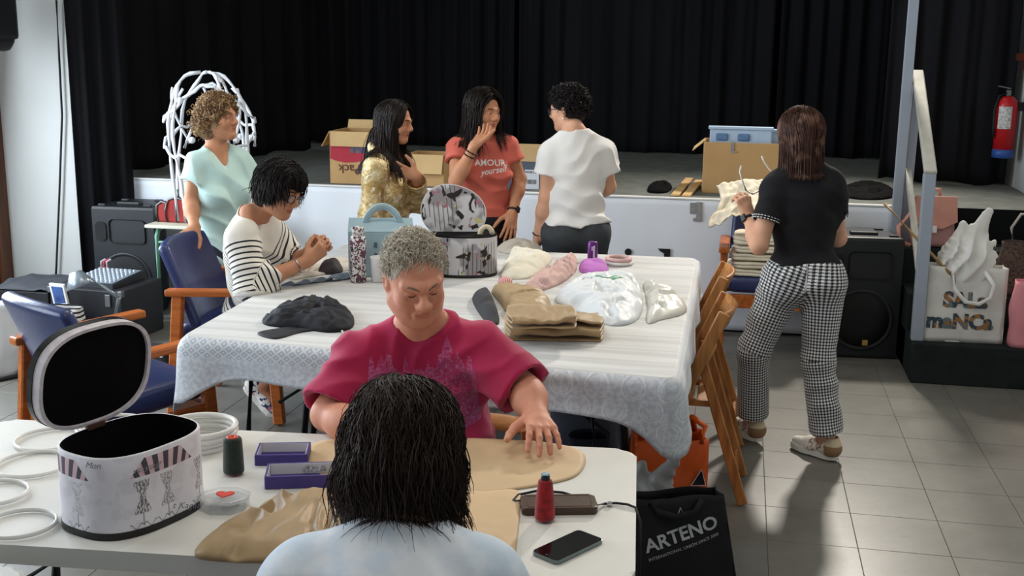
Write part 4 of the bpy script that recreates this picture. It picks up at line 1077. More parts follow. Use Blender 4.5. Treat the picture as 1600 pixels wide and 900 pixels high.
def striped_woman():
    p = person('seated woman with black bob and glasses in a cream striped sweater', (-2.40, 5.22, 0))
    k = dict(neck=pd(392, 342, 5.03), shR=pd(378, 372, 4.88), shL=pd(420, 362, 5.22))
    k['elR'] = pd(392, 447, 4.80); k['elL'] = pd(452, 420, 5.22); k['wrR'] = pd(482, 407, 4.93); k['wrL'] = pd(490, 388, 5.10)
    h = pd(358, 485, 5.06); k['hip'] = V3(h[0]-.02, 5.12, .57); hips(k, .09, V3(0, -1, 0))
    k['hpL'] = k['hip']+V3(.02, .09, -.03); k['hpR'] = k['hip']+V3(.02, -.09, -.03)
    k['knL'] = k['hip']+V3(.45, .10, -.05); k['knR'] = k['hip']+V3(.43, -.06, -.06); k['anL'] = k['knL']+V3(-.02, 0, -.43); k['anR'] = V3(-2.26, 5.10, .15); k['toeL'] = V3(1, 0, 0); k['toeR'] = unit(V3(.8, 0, -.6))
    b = dict(FEM, rib=(.155, .118, .175), waist=(.15, .13, .14), bust=.075, belly=1.0, arm=(.052, .044, .038, .026), hs=.97)
    c = pd(438, 296, 5.02); R = basis(unit(CR*.80-UPZ*.36-CFD*.42), unit(UPZ+CR*.3))
    hR = unit(pd(505, 390, 4.97)-k['wrR']); hL = unit(pd(512, 378, 5.06)-k['wrL'])
    hands = [dict(wr=k['wrR'], d=unit(hR+UPZ*.1), T=UPZ+CR*.2, right=True, curl=(.75, .8, .5), spread=.02, thumb=.7, s=.98), dict(wr=k['wrL'], d=unit(hL+UPZ*.05), T=UPZ*.8-CFD*.3, right=False, curl=(.6, .7, .5), spread=.02, thumb=.6, s=.98)]
    Rc, Rh, ax = body(p, k, b, SK_OL, c, R, hands)
    eyes(p, c, R, b['hs']); brows(p, c, R, b['hs'], m_brow)
    fd = folds(.011, 28, 31, unit(V3(.3, .2, .9)))
    garment_top(p, k, b, 'sweater', stripe_mat(), g=.020, hem=-.14, sleeve=1.42, sg=.026, flare=.012, hole=(.060, .056, .034), disp=fd, vox=.007, attrs=lambda V: {'sv': np.stack([arm_coord(V, k, Rc, ax), 0*V[:, 0], 0*V[:, 0]], 1)})
    garment_legs(p, k, b, 'trousers', m_navy, vox=.010, length=.85)
    fl = NG('floral_sneaker', .6); fl_m = fl.color(fl.mix(fl.gt(fl.noise(fl.obj(), 30, 2), .56), fl.mix(fl.gt(fl.noise(fl.obj(), 21, 1), .55), (228, 224, 220), (206, 130, 150)), (40, 62, 98)))
    shoe(p, k['anL'], k['toeL'], fl_m, m_sole); shoe(p, k['anR'], V3(1, 0, 0), fl_m, m_sole, tilt=.75)
    s = b['hs']; ob = [(k['neck'], k['neck']+UPZ*.08, .06)]
    def ex(f, H): f.rc(H(0, -.045, .01), H(0, -.048, -.065), .078*s, .062*s, .04, flat=(R[:, 0], 1.12)); f.rc(H(-.04, .03, .085), H(.04, .03, .085), .038, .038, .03)
    fringe = lambda u: (u[:, 2] > .55) & (u[:, 1] > .05)
    parts = [hair_cap(c, R, s, .006, ex, .006, face=(0, .128, -.05, .072, .085, .100)),
             hair_strands(c, R, s, 2400, 31, scalp(.35, -.5), lambda u: .120+.085*np.clip(u[:, 2], -.3, 1), 12, comb_down(.0, .35, .0), gravity=.2, stiff=.8, vol=.030, radius=.0019, obst=ob, fuzz=.09, wave=.10, turns=1.5),
             hair_strands(c, R, s, 700, 32, fringe, .085, 8, lambda u, r: np.stack([.25*u[:, 0], 1+0*u[:, 0], .15+0*u[:, 0]], 1), gravity=.30, stiff=.75, vol=.026, radius=.0018, fuzz=.08, facew=0)]
    hair_obj(p, m_hair_black, parts); spectacles(p, c, R, s)
    d = unit(k['wrR']-k['elR']); ring_part(p, 'bracelet', mixv(k['elR'], k['wrR'], .80), d, .033, m_silver, .0035)
striped_woman()

# ---- curly haired woman in mint, leaning on the chair back
def mint_woman():
    p = person('standing woman with sandy curls and mint V-neck shirt leaning on a chair', pz(345, 560, 0)*[1, 1, 0])
    k = dict(neck=pd(338, 236, 6.08), shR=pd(308, 256, 6.00), shL=pd(374, 251, 6.18), elR=pd(298, 318, 5.98), elL=pd(404, 300, 6.25))
    k['wrR'] = pd(304, 357, 5.82); k['wrL'] = pd(412, 350, 6.10); h = pd(348, 398, 6.12); k['hip'] = h; hips(k, .085)
    p.location = (h[0], h[1], 0); TF[p.name] = Matrix.Translation(Vector(p.location))
    for q, x in (('R', -.09), ('L', .09)):
        k['kn'+q] = V3(h[0]+x, h[1], .46); k['an'+q] = V3(h[0]+x, h[1]+.03, .09); k['toe'+q] = unit(V3(.6, -.7, 0))
    b = dict(FEM); c = pd(343, 184, 6.08); R = basis(unit(CR*.93-CFD*.36+UPZ*.06))
    hands = [dict(wr=k['wrR'], d=unit(pd(289, 371, 5.74)-k['wrR']), T=CR*.8-UPZ*.2, right=True, curl=(.22, .45, .35), spread=.14, thumb=.1, s=1.0), dict(wr=k['wrL'], d=V3(.2, -.1, -1), T=V3(.3, -.9, 0), right=False, s=.95)]
    Rc, Rh, ax = body(p, k, b, SK_TAN, c, R, hands)
    eyes(p, c, R, b['hs']); brows(p, c, R, b['hs'], m_brow_g, .003)
    fd = folds(.013, 24, 41, unit(V3(.5, .2, .8)))
    garment_top(p, k, b, 'v_neck_shirt', mat('mint_cotton', (196, 226, 220), .85, var=.08, vscale=5, bump=.08, bscale=500, sheen=.1), g=.015, hem=-.16, sleeve=.42, sg=.018, flare=.014, vneck=.10, disp=fd, vox=.0075)
    garment_legs(p, k, b, 'trousers', m_navy, vox=.010)
    for q in 'LR': shoe(p, k['an'+q], k['toe'+q], m_shoe, m_sole)
    s = b['hs']; pr = lambda u: scalp(.45, -.6)(u) | ((u[:, 2] > .5) & (u[:, 1] < .75))
    parts = [hair_cap(c, R, s, .012, lambda f, H: (f.el(H(0, -.055, -.03), np.array([.078, .060, .075]), R, .04), f.el(H(0, -.05, -.085), np.array([.06, .045, .035]), R, .04)), .006, .010, 95, face=(0, .130, -.04, .077, .088, .112)),
             hair_strands(c, R, s, 1500, 42, pr, .105, 14, comb_out, gravity=.20, stiff=.75, vol=.014, radius=.0021, curl=.011, turns=3.2, fuzz=.3, obst=[(k['neck'], k['neck']+UPZ*.08, .06)])]
    hair_obj(p, m_hair_curl, parts)
mint_woman()

# ---- young woman in the gold jacket
def gold_mat():
    g = NG('crushed_gold_foil_cloth', .38, spec=.6); p = g.obj(); n = g.noise(p, 13, 6, .65, 1.2)
    c = g.mix(g.smooth(n, .36, .66), (170, 138, 78), (226, 206, 158)); c = g.mix(g.smooth(g.noise(p, 30, 4), .55, .7), c, (236, 226, 200))
    g.b.inputs['Metallic'].default_value = .45; g.bump(g.noise(p, 34, 5, .6, 1.0), .55, .02); return g.color(c)
def gold_woman():
    k = dict(neck=pd(600, 238, 6.42), shR=pd(587, 262, 6.28), shL=pd(628, 252, 6.58), elR=pd(578, 335, 6.24), elL=pd(652, 312, 6.52))
    k['wrR'] = pd(598, 392, 6.20); k['wrL'] = pd(650, 275, 6.34); k['hip'] = pd(602, 385, 6.44); h = k['hip']
    p = person('young woman with long dark hair in a crinkled gold jacket', (h[0], h[1], 0)); hips(k, .08)
    for q, x in (('R', -.07), ('L', .07)):
        k['kn'+q] = V3(h[0]+.02, h[1]+x, .45); k['an'+q] = V3(h[0]+.01, h[1]+x, .09); k['toe'+q] = unit(V3(1, -.1, 0))
    b = dict(FEM, hs=.93); c = pd(618, 190, 6.42); R = basis(unit(CR*.93-CFD*.30-UPZ*.16))
    hands = [dict(wr=k['wrR'], d=unit(k['wrR']-k['elR']), T=CR, right=True, s=.95), dict(wr=k['wrL'], d=unit(-CR*.88+UPZ*.32-CFD*.1), T=UPZ-CFD*.1, right=False, curl=(.18, .25, .15), spread=.10, thumb=.0, s=.95)]
    Rc, Rh, ax = body(p, k, b, SK_OL, c, R, hands)
    eyes(p, c, R, b['hs']); brows(p, c, R, b['hs'], m_brow)
    fd = folds(.018, 24, 51, unit(V3(.2, .3, .9))); fd2 = folds(.010, 44, 52, unit(V3(.8, .2, .5)))
    def coll(f, Rc, Rh, ax): f.rc(k['neck']-Rc[:, 0]*.06+ax*.03-Rc[:, 1]*.03, k['neck']+Rc[:, 0]*.06+ax*.03-Rc[:, 1]*.03, .045, .045, .03); f.el(mixv(k['hip'], k['neck'], -.05), (.18, .15, .2), Rh, .06)
    garment_top(p, k, b, 'jacket', gold_mat(), g=.030, hem=-.35, sleeve={'R': 1.9, 'L': 1.86}, sg=.030, flare=.012, hole=(.066, .07, .05), disp=lambda X, Y, Z: fd(X, Y, Z)+fd2(X, Y, Z), vox=.0075, extra=coll)
    garment_legs(p, k, b, 'trousers', m_navy, vox=.010)
    for q in 'LR': shoe(p, k['an'+q], k['toe'+q], m_shoe, m_sole)
    s = b['hs']; ob = capsules(k, b, .020)
    def ex(f, H): f.rc(H(0, -.045, .02), H(0, -.07, -.11), .066*s, .05, .04, flat=(R[:, 0], 1.1))
    pr = scalp(.42, -.45)
    parts = [hair_cap(c, R, s, .004, ex, .006, face=(0, .125, -.03, .073, .094, .130)),
             hair_strands(c, R, s, 3000, 51, pr, lambda u: .38+.10*np.clip(u[:, 2], -.3, 1), 15, comb_down(.0, .15, .22), gravity=.3, stiff=.8, vol=.018, radius=.0017, obst=ob, fuzz=.04, lenvar=.25)]
    hair_obj(p, m_hair_brown, parts)
gold_woman()

# ---- woman in the salmon T-shirt, hand on her cheek
def salmon_woman():
    k = dict(neck=pd(753, 216, 6.42), shR=pd(715, 231, 6.36), shL=pd(794, 229, 6.44), elR=pd(712, 284, 6.20), elL=pd(812, 280, 6.46))
    k['wrR'] = pd(742, 226, 6.19); k['wrL'] = pd(801, 334, 6.34); k['hip'] = pd(757, 352, 6.42); h = k['hip']
    p = person('woman with long dark hair in a salmon T-shirt touching her cheek', (h[0], h[1], 0)); hips(k, .088)
    s0 = unit((k['shR']-k['shL'])*[1, 1, 0])
    for q, x in (('R', 1), ('L', -1)):
        k['kn'+q] = V3(h[0], h[1], .46)+s0*.09*x; k['an'+q] = V3(h[0], h[1]+.02, .09)+s0*.10*x; k['toe'+q] = unit(V3(.2, -1, 0))
    b = dict(FEM, rib=(.142, .105, .165), bust=.070, waist=(.135, .11, .12)); c = pd(757, 174, 6.40); R = basis(unit(CR*.66-CFD*.72-UPZ*.10), unit(UPZ+CR*.05))
    ck = c+R @ (np.array([-.058, .062, -.045])*.95)
    hands = [dict(wr=k['wrR'], d=unit(ck+UPZ*.02-k['wrR']+CR*.01), T=CR*.9-CFD*.35, right=True, curl=(.30, .45, .35), spread=.07, thumb=.35, s=.98), dict(wr=k['wrL'], d=unit(pd(794, 372, 6.28)-k['wrL']), T=unit(-CR*.85-CFD*.4), right=False, curl=(.12, .18, .12), spread=.14, thumb=.1, s=1.0)]
    Rc, Rh, ax = body(p, k, b, SK_TAN, c, R, hands)
    eyes(p, c, R, b['hs']); brows(p, c, R, b['hs'], m_brow)
    fd = folds(.009, 28, 61, unit(V3(.3, .2, .9)))
    sh = garment_top(p, k, b, 't_shirt', mat('salmon_cotton', (206, 100, 84), .85, var=.08, vscale=6, bump=.08, bscale=500, sheen=.1), g=.010, hem=.10, sleeve=.42, sg=.012, flare=.012, hole=(.075, .07, .055), disp=fd, vox=.0070)
    garment_legs(p, k, b, 'trousers', mat('black_cotton', (20, 20, 23), .9, bump=.1), g=.008, top=.13, vox=.010)
    for q in 'LR': shoe(p, k['an'+q], k['toe'+q], m_shoe, m_sole)
    s = b['hs']; ob = capsules(k, b, .012)
    def ex(f, H): f.rc(H(0, -.045, .02), H(0, -.06, -.11), .068*s, .052, .04, flat=(R[:, 0], 1.15))
    parts = [hair_cap(c, R, s, .004, ex, .006, face=(0, .125, -.03, .073, .094, .130)),
             hair_strands(c, R, s, 3000, 61, scalp(.42, -.45), lambda u: .33+.10*np.clip(u[:, 2], -.3, 1), 15, comb_down(.0, .2, .12), gravity=.28, stiff=.8, vol=.028, radius=.0017, obst=ob, fuzz=.06, wave=.12, turns=3, lenvar=.25)]
    hair_obj(p, m_hair_brown, parts)
    T = bvh_of(sh, TF[p.name]); mw_ = mat('white_print', (236, 230, 226), .8); rt = -Rc[:, 0]
    o = mixv(k['hip'], k['neck'], .74)+Rc[:, 1]*.3; u = Rc[:, 2]
    text('printed_word', 'AMOUR', .047, o+rt*.012, rt-u*.06, u, mw_, sh, target=T, spacing=1.05, bold=.0009)
    text('printed_word', 'yourself', .046, o+rt*.022-u*.042, rt+u*.10, u, mw_, sh, target=T, shear=.4, bold=.0004)
    for t in (.70, .80): ring_part(p, 'hair_band', mixv(k['elR'], k['wrR'], t), k['wrR']-k['elR'], .031, m_strap, .004)
    watch(p, mixv(k['elL'], k['wrL'], .90), k['wrL']-k['elL'], CR*.7-CFD*.7)
salmon_woman()

# ---- woman in the white blouse seen from behind
def white_woman():
    k = dict(neck=pd(897, 207, 6.26), shL=pd(859, 238, 6.24), shR=pd(941, 236, 6.28), elL=pd(854, 308, 6.26), elR=pd(951, 292, 6.36))
    k['wrL'] = pd(840, 372, 6.30); k['wrR'] = pd(935, 300, 6.55); k['hip'] = pd(900, 362, 6.28); h = k['hip']
    p = person('woman with short dark hair in a white blouse seen from behind', (h[0], h[1], 0)); hips(k, .092)
    for q, x in (('L', -.10), ('R', .10)):
        k['kn'+q] = V3(h[0]+x, h[1]+.01, .45); k['an'+q] = V3(h[0]+x, h[1]-.01, .09); k['toe'+q] = unit(V3(-.2, 1, 0))
    b = dict(FEM, rib=(.15, .115, .17), waist=(.145, .12, .13), pel=(.18, .13, .12), arm=(.047, .040, .038, .027)); c = pd(886, 170, 6.32); R = basis(unit(-CR*.86+CFD*.50-UPZ*.18))
    hands = [dict(wr=k['wrL'], d=unit(V3(-.05, .08, -1)), T=CFD+CR*.3, right=False, curl=(.35, .4, .3), thumb=.4, s=.97), dict(wr=k['wrR'], d=unit(-CR+CFD*.3), T=UPZ, right=True, curl=(.4, .5, .3), s=.95)]
    Rc, Rh, ax = body(p, k, b, SK_FAIR, c, R, hands)
    eyes(p, c, R, b['hs']); brows(p, c, R, b['hs'], m_brow)
    fd = folds(.012, 30, 71, unit(V3(-.35, .1, .95)))
    garment_top(p, k, b, 'blouse', mat('white_jersey', (226, 224, 220), .85, var=.05, vscale=6, bump=.06, bscale=500, sheen=.1), g=.017, hem=.105, sleeve=.48, sg=.012, flare=.032, hole=(.078, .072, .05), disp=fd, vox=.0075)
    garment_legs(p, k, b, 'trousers', mat('charcoal_wool', (62, 66, 70), .9, var=.15, vscale=40, bump=.12, bscale=500), g=.011, top=.135, vox=.009, disp=folds(.006, 26, 72, unit(V3(.4, .1, .9))))
    for q in 'LR': shoe(p, k['an'+q], k['toe'+q], m_shoe, m_sole)
    s = b['hs']; pr = lambda u: ((u[:, 2] > .40) & (u[:, 1] < .80)) | ((u[:, 1] < .25) & (u[:, 2] > -.05)) | ((u[:, 1] < -.25) & (u[:, 2] > -.62))
    parts = [hair_cap(c, R, s, .008, None, .005, .006, 110, face=(0, .128, -.04, .079, .094, .115)),
             hair_strands(c, R, s, 2200, 71, pr, .055, 7, lambda u, r: u*.6+.5*r.normal(size=u.shape), gravity=.08, stiff=.8, vol=.016, radius=.0018, curl=.006, turns=1.0, fuzz=.25, facew=0)]
    hair_obj(p, m_hair_black, parts); spectacles(p, c, R, s)
    ring_part(p, 'bracelet', mixv(k['elL'], k['wrL'], .90), k['wrL']-k['elL'], .031, m_strap, .004)
    for q in (-1,):
        w = B(); lathe(w, [(.0, -.006), (.006, 0), (.0, .006)], c+R @ (np.array([q*.080, -.012, -.055])*s), 8); obj('earring', w, m_silver, p, world=True, smooth=True)
white_woman()

# ---- woman walking away in checked trousers
def hound_mat():
    g = NG('black_white_houndstooth', .85); a = g.sep(g.attr('lg')); u, v = a[0], a[1]; P = .0140
    fu = g.mod(u, P); fv = g.mod(v, P); wu = g.lt(fu, P*.52); wv = g.lt(fv, P*.56)
    tooth = g.mul(g.lt(g.mod(g.add(u, v), P*.5), P*.25), g.add(g.mul(wu, g.sub(1, wv)), g.mul(wv, g.sub(1, wu))))
    w = g.op('MAXIMUM', g.mul(wu, wv), g.mul(tooth, .55)); g.bump(g.noise(g.obj(), 400, 2), .1, .004)
    return g.color(g.mix(w, (22, 24, 32), (228, 228, 226)))
def sneaker_mat():
    g = NG('cream_tan_sneaker', .6); l = g.sep(g.attr('loc')); y, z = l[1], l[2]
    sp = g.gt(g.noise(g.attr('loc'), 70, 2), .55); c = g.mix(sp, (226, 216, 204), (150, 124, 112))
    c = g.mix(g.gt(y, .075), c, (228, 222, 212)); heel = g.mul(g.lt(y, -.016), g.lt(z, .070)); c = g.mix(heel, c, (150, 116, 84)); c = g.mix(g.mul(g.lt(y, -.016), g.gt(z, .070)), c, (206, 188, 156)); return g.color(c)
def leg_coord(V, k):
    s = unit(k['hpR']-k['hpL']); out = np.zeros((len(V), 3)); side = (V-k['hip']) @ s
    dl = {}
    for q in 'LR':
        a, m, e = k['hp'+q], k['kn'+q], k['an'+q]; l1 = np.linalg.norm(m-a); d1 = (m-a)/l1; d2 = unit(e-m); t1 = (V-a) @ d1; up = t1 < l1
        P = np.where(up[:, None], a+np.minimum(t1, l1)[:, None]*d1, m+((V-m) @ d2)[:, None]*d2); r = V-P; f = np.cross(UPZ, s)
        th = np.arctan2(r @ s*(1 if q == 'R' else -1), -(r @ f)*1.0); vv = np.where(up, t1, l1+(V-m) @ d2)
        dl[q] = (np.linalg.norm(r, axis=1), np.stack([th*.078, vv, 0*vv], 1), t1)
    useR = np.where((dl['R'][2] < .18) & (dl['L'][2] < .18), side > 0, dl['R'][0] < dl['L'][0])
    return np.where(useR[:, None], dl['R'][1], dl['L'][1])
def walking_woman():
    k = dict(neck=pd(1257, 262, 4.97), shL=pd(1212, 290, 4.97), shR=pd(1299, 287, 4.93), elL=pd(1186, 384, 4.90), elR=pd(1309, 372, 5.02))
    k['wrL'] = pd(1169, 338, 5.02); k['wrR'] = pd(1296, 352, 5.22); k['hip'] = pd(1256, 432, 4.97)
    p = person('woman in black knit top and houndstooth trousers walking towards the stage', (k['hip'][0], k['hip'][1], 0))
    hips(k, .088); k['knL'] = pd(1178, 548, 5.00); k['knR'] = pd(1278, 562, 4.92); k['anL'] = V3(.125, 5.23, .10); k['anR'] = V3(.452, 5.075, .09); k['toeL'] = unit(V3(-.156, .176, 0)); k['toeR'] = unit(V3(-.14, .12, 0))
    b = dict(FEM, leg=(.090, .060, .056, .036), pel=(.152, .112, .11), waist=(.122, .092, .12), hs=.94); c = pd(1250, 212, 5.0); R = basis(unit(CFD*.9-CR*.30-UPZ*.10))
    hands = [dict(wr=k['wrL'], d=unit(pd(1160, 306, 5.04)-k['wrL']), T=unit(CR*.9+CFD*.3), right=False, curl=(.8, .9, .5), spread=.02, thumb=.7, s=.98), dict(wr=k['wrR'], d=unit(CFD*.6-CR*.8+UPZ*.2), T=UPZ, right=True, curl=(.6, .7, .4), thumb=.5, s=.95)]
    Rc, Rh, ax = body(p, k, b, SK_FAIR, c, R, hands)
    eyes(p, c, R, b['hs']); brows(p, c, R, b['hs'], m_brow)
    garment_top(p, k, b, 'knit_top', mat('black_knit', (20, 20, 24), .95, var=.2, vscale=30, bump=.25, bscale=380), g=.011, hem=.145, sleeve=.60, sg=.011, flare=.010, hole=(.070, .065, .05), disp=folds(.005, 24, 81, unit(V3(.3, .2, .9))), vox=.007)
    garment_legs(p, k, b, 'checked_trousers', hound_mat(), g=.009, top=.165, length=.90, flare=.018, vox=.0075, attrs=lambda V: {'lg': leg_coord(V, k)}, disp=folds(.006, 30, 82, unit(V3(.2, .1, 1))))
    sm = sneaker_mat()
    for q in 'LR': shoe(p, k['an'+q], k['toe'+q], sm, m_sole, s=.98)
    d = unit(k['elL']-k['shL'])
    for t, n in ((.545, 26), (.585, 26)):
        e = mixv(k['shL'], k['elL'], t); a_, b_, _ = frame_of(d); w = B(); rr = b['arm'][0]+(b['arm'][1]-b['arm'][0])*t+.011+.010*t/.62+.0015
        for i in range(n):
            th0 = 2*PI*i/n; pts = [Vector(e)+a_*math.cos(th)*rr+b_*math.sin(th)*rr for th in (th0, th0+2*PI/n*.3, th0+2*PI/n*.6)]; tube(w, pts, .0026, 4)
        obj('cuff_stitching', w, mat('white_thread', (232, 232, 230), .7), p, world=True, kind='stuff')
    s = b['hs']; ob = capsules(k, b, .010)[2:]
    def ex(f, H): f.rc(H(0, -.045, .02), H(0, -.06, -.12), .072*s, .055, .04, flat=(R[:, 0], 1.12))
    parts = [hair_cap(c, R, s, .004, ex, .006),
             hair_strands(c, R, s, 3600, 81, scalp(.42, -.5), lambda u: .24+.10*np.clip(u[:, 2], -.3, 1), 14, comb_down(.0, .3, .05), gravity=.30, stiff=.8, vol=.022, radius=.0015, obst=ob, fuzz=.03, lenvar=.26)]
    hair_obj(p, m_hair_red, parts)
    watch(p, mixv(k['elL'], k['wrL'], .90), k['wrL']-k['elL'], -CR*.8-CFD*.6, .029)
    g = pd(1162, 318, 5.06); m_wire = mat('white_wire', (214, 210, 198), .4)
    fr = thing('white_wire_frame', 'bent white wire frame held up by the woman in houndstooth trousers', 'wire frame', tuple(g), 0)
    w = B(); tube(w, [pd(*q) for q in ((1166, 298, 5.05), (1160, 283, 5.06), (1156, 268, 5.07), (1158, 259, 5.08))], .004, 6); obj('curved_arm', w, m_wire, fr, world=True, smooth=True)
    w = B(); tube(w, [pd(*q) for q in ((1166, 298, 5.05), (1176, 303, 5.10), (1190, 296, 5.14), (1202, 286, 5.18), (1208, 272, 5.19))], .004, 6); obj('lower_bar', w, m_wire, fr, world=True, smooth=True)
    w = B(); tube(w, [pd(*q) for q in ((1208, 272, 5.19), (1200, 262, 5.19), (1194, 253, 5.2), (1190, 244, 5.2))], .004, 6); obj('curved_arm', w, m_wire, fr, world=True, smooth=True)
walking_woman()
# ------------------------------------------------------------------ soft things: cloth laid or heaped on a surface
def smooth_loop(pts, n):
    P = [Vector(p) for p in pts]; k = len(P); out = []
    for i in range(k):
        a, b, c, d = P[i-1], P[i], P[(i+1) % k], P[(i+2) % k]; m = max(1, n//k)
        for j in range(m):
            t = j/m; out.append(.5*((2*b)+(c-a)*t+(2*a-5*b+4*c-d)*t*t+(3*b-a-3*c+d)*t**3))
    return out
def patch(name, pts, z0, H, m, seed=0, amp=.01, freq=16, rings=16, n=72, power=2.5, edge=.003, parent=None, stretch=(1, 1), rough_edge=.0, world=True, ridge=1.0, soft=True):
    """heap or sheet over an outline of (x, y); H height in the middle, amp folds"""
    L = smooth_loop([(p[0], p[1], 0) for p in pts], n) if soft else [Vector((p[0], p[1], 0)) for p in pts]; n = len(L)
    c = sum(L, Vector())/n; w = B(); rows = []
    ct = w.verts.new((c.x, c.y, z0))
    def hgt(p, r):
        q = Vector((p.x*freq*stretch[0], p.y*freq*stretch[1], seed*7.3))
        a = mnoise.noise(q+Vector((mnoise.noise(q*.6+Vector((3, 1, 0))), mnoise.noise(q*.6+Vector((7, 5, 2))), 0))*1.2); b = mnoise.noise(q*2.3)
        f = (1-abs(a)*2)*ridge*.6+a*.5+b*.25
        return z0+edge+H*(1-r**power)*(.8+.35*a)+amp*max(-.3, f+.3)*(1-r**8*.7)
    for i in range(1, rings+1):
        r = i/rings; row = []
        for p in L:
            q = c+(p-c)*r
            if rough_edge and i == rings: q = q+Vector((mnoise.noise((p.x*40, p.y*40, seed)), mnoise.noise((p.x*40, p.y*40, seed+5)), 0))*rough_edge
            row.append(w.verts.new((q.x, q.y, hgt(q, r))))
        rows.append(row)
    ct.co.z = hgt(c, 0)
    for j in range(n): w.faces.new((ct, rows[0][j], rows[0][(j+1) % n]))
    for A, Bv in zip(rows, rows[1:]):
        for j in range(n): w.faces.new((A[j], Bv[j], Bv[(j+1) % n], A[(j+1) % n]))
    lo = [w.verts.new((v.co.x*1+0, v.co.y, z0)) for v in rows[-1]]
    for j in range(n): w.faces.new((rows[-1][j], lo[j], lo[(j+1) % n], rows[-1][(j+1) % n]))
    w.faces.new(lo[::-1])
    return obj(name, w, m, parent, smooth=True, world=world)
def tp(pts, z): return [tuple(pz(x, y, z)[:2]) for x, y in pts]
def single(o, label, cat, group=None): return tag(o, label, cat, group)
def fold_slab(name, pts, z0, t, m, seed, layers=2, parent=None):
    """a folded cloth: rounded soft layers"""
    w = B(); L0 = smooth_loop([(p[0], p[1], 0) for p in pts], 60); c = sum(L0, Vector())/len(L0); n = len(L0); rows = []
    prof = []
    for k in range(layers):
        h = t/layers
        for a in (-80, -45, 0, 45, 80): prof.append((math.cos(math.radians(a))*h*.5, k*h+h/2+math.sin(math.radians(a))*h*.48))
    for dx, z in prof:
        row = []
        for p in L0:
            d = (p-c); d = d/max(d.length, 1e-6); wob = .014*mnoise.noise((p.x*7, p.y*7, seed+round(z/(t/layers)-.5)*9))+.004*mnoise.noise((p.x*18, p.y*18, seed+z*40))
            q = p+d*(dx-t/layers*.5+wob); row.append(w.verts.new((q.x, q.y, z0+z+(.6*t*max(0, mnoise.noise((p.x*6, p.y*6, seed)))+.25*t*mnoise.noise((p.x*15, p.y*15, seed+4)))*(z/t))))
        rows.append(row)
    for A, Bv in zip(rows, rows[1:]):
        for j in range(n): w.faces.new((A[j], A[(j+1) % n], Bv[(j+1) % n], Bv[j]))
    w.faces.new(rows[0][::-1])
    top = rows[-1]; last = top
    for r in (.8, .6, .4, .2):
        row = []
        for v in top:
            q = Vector((c.x, c.y, v.co.z))*(1-r)+v.co*r; q.z = z0+t+.6*t*max(0, mnoise.noise((q.x*6, q.y*6, seed)))+.25*t*mnoise.noise((q.x*15, q.y*15, seed+4))+.3*t*(1-r)*(1-abs(mnoise.noise((q.x*11, q.y*11, seed+8)))*2); row.append(w.verts.new(q))
        for j in range(n): w.faces.new((last[j], last[(j+1) % n], row[(j+1) % n], row[j]))
        last = row
    w.faces.new(last)
    return obj(name, w, m, parent, smooth=True, world=True)
TZ = .7462; CZ = .7625
m_beige = mat('beige_cotton_sateen', (170, 142, 102), .5, var=.12, vscale=8, bump=.06, bscale=400, sheen=.1)
m_beige_l = mat('thin_beige_cotton', (208, 178, 138), .6, var=.08, vscale=8, bump=.06, bscale=400)
m_wplastic = mat('white_hoop_plastic', (228, 226, 220), .35, var=.05)
m_black_lining = mat('black_flock_lining', (14, 12, 12), .95, spec=.1, bump=.1, bscale=500)

# ---- beige fabric on the foreground table
o = patch('fabric_piece', tp([(478, 705), (512, 688), (600, 686), (742, 686), (850, 692), (904, 704), (915, 722), (900, 744), (862, 756), (800, 766), (745, 772), (690, 776), (560, 772), (490, 735)], TZ), TZ, .001, m_beige_l, 3, .006, 9, 20, power=6, edge=.0015)
single(o, 'large flat beige fabric piece with a rounded end under the man\'s hand', 'fabric')
o = patch('fabric_piece', tp([(700, 776), (760, 770), (809, 769), (812, 800), (807, 850), (800, 887), (760, 891), (700, 880), (690, 830)], TZ), TZ+.002, .001, m_beige_l, 5, .005, 10, 16, power=6, edge=.0015)
single(o, 'flat beige fabric piece beside the red thread cone', 'fabric')
o = patch('crumpled_fabric', tp([(305, 870), (330, 842), (352, 824), (372, 816), (396, 800), (418, 782), (445, 775), (492, 774), (540, 778), (570, 795), (560, 850), (520, 878), (440, 880), (360, 879)], TZ), TZ, .006, m_beige, 8, .026, 12, 36, n=140, power=5, edge=.002, stretch=(1.3, .6), ridge=1.7)
single(o, 'crumpled glossy beige fabric heaped before the purple boxes', 'fabric')

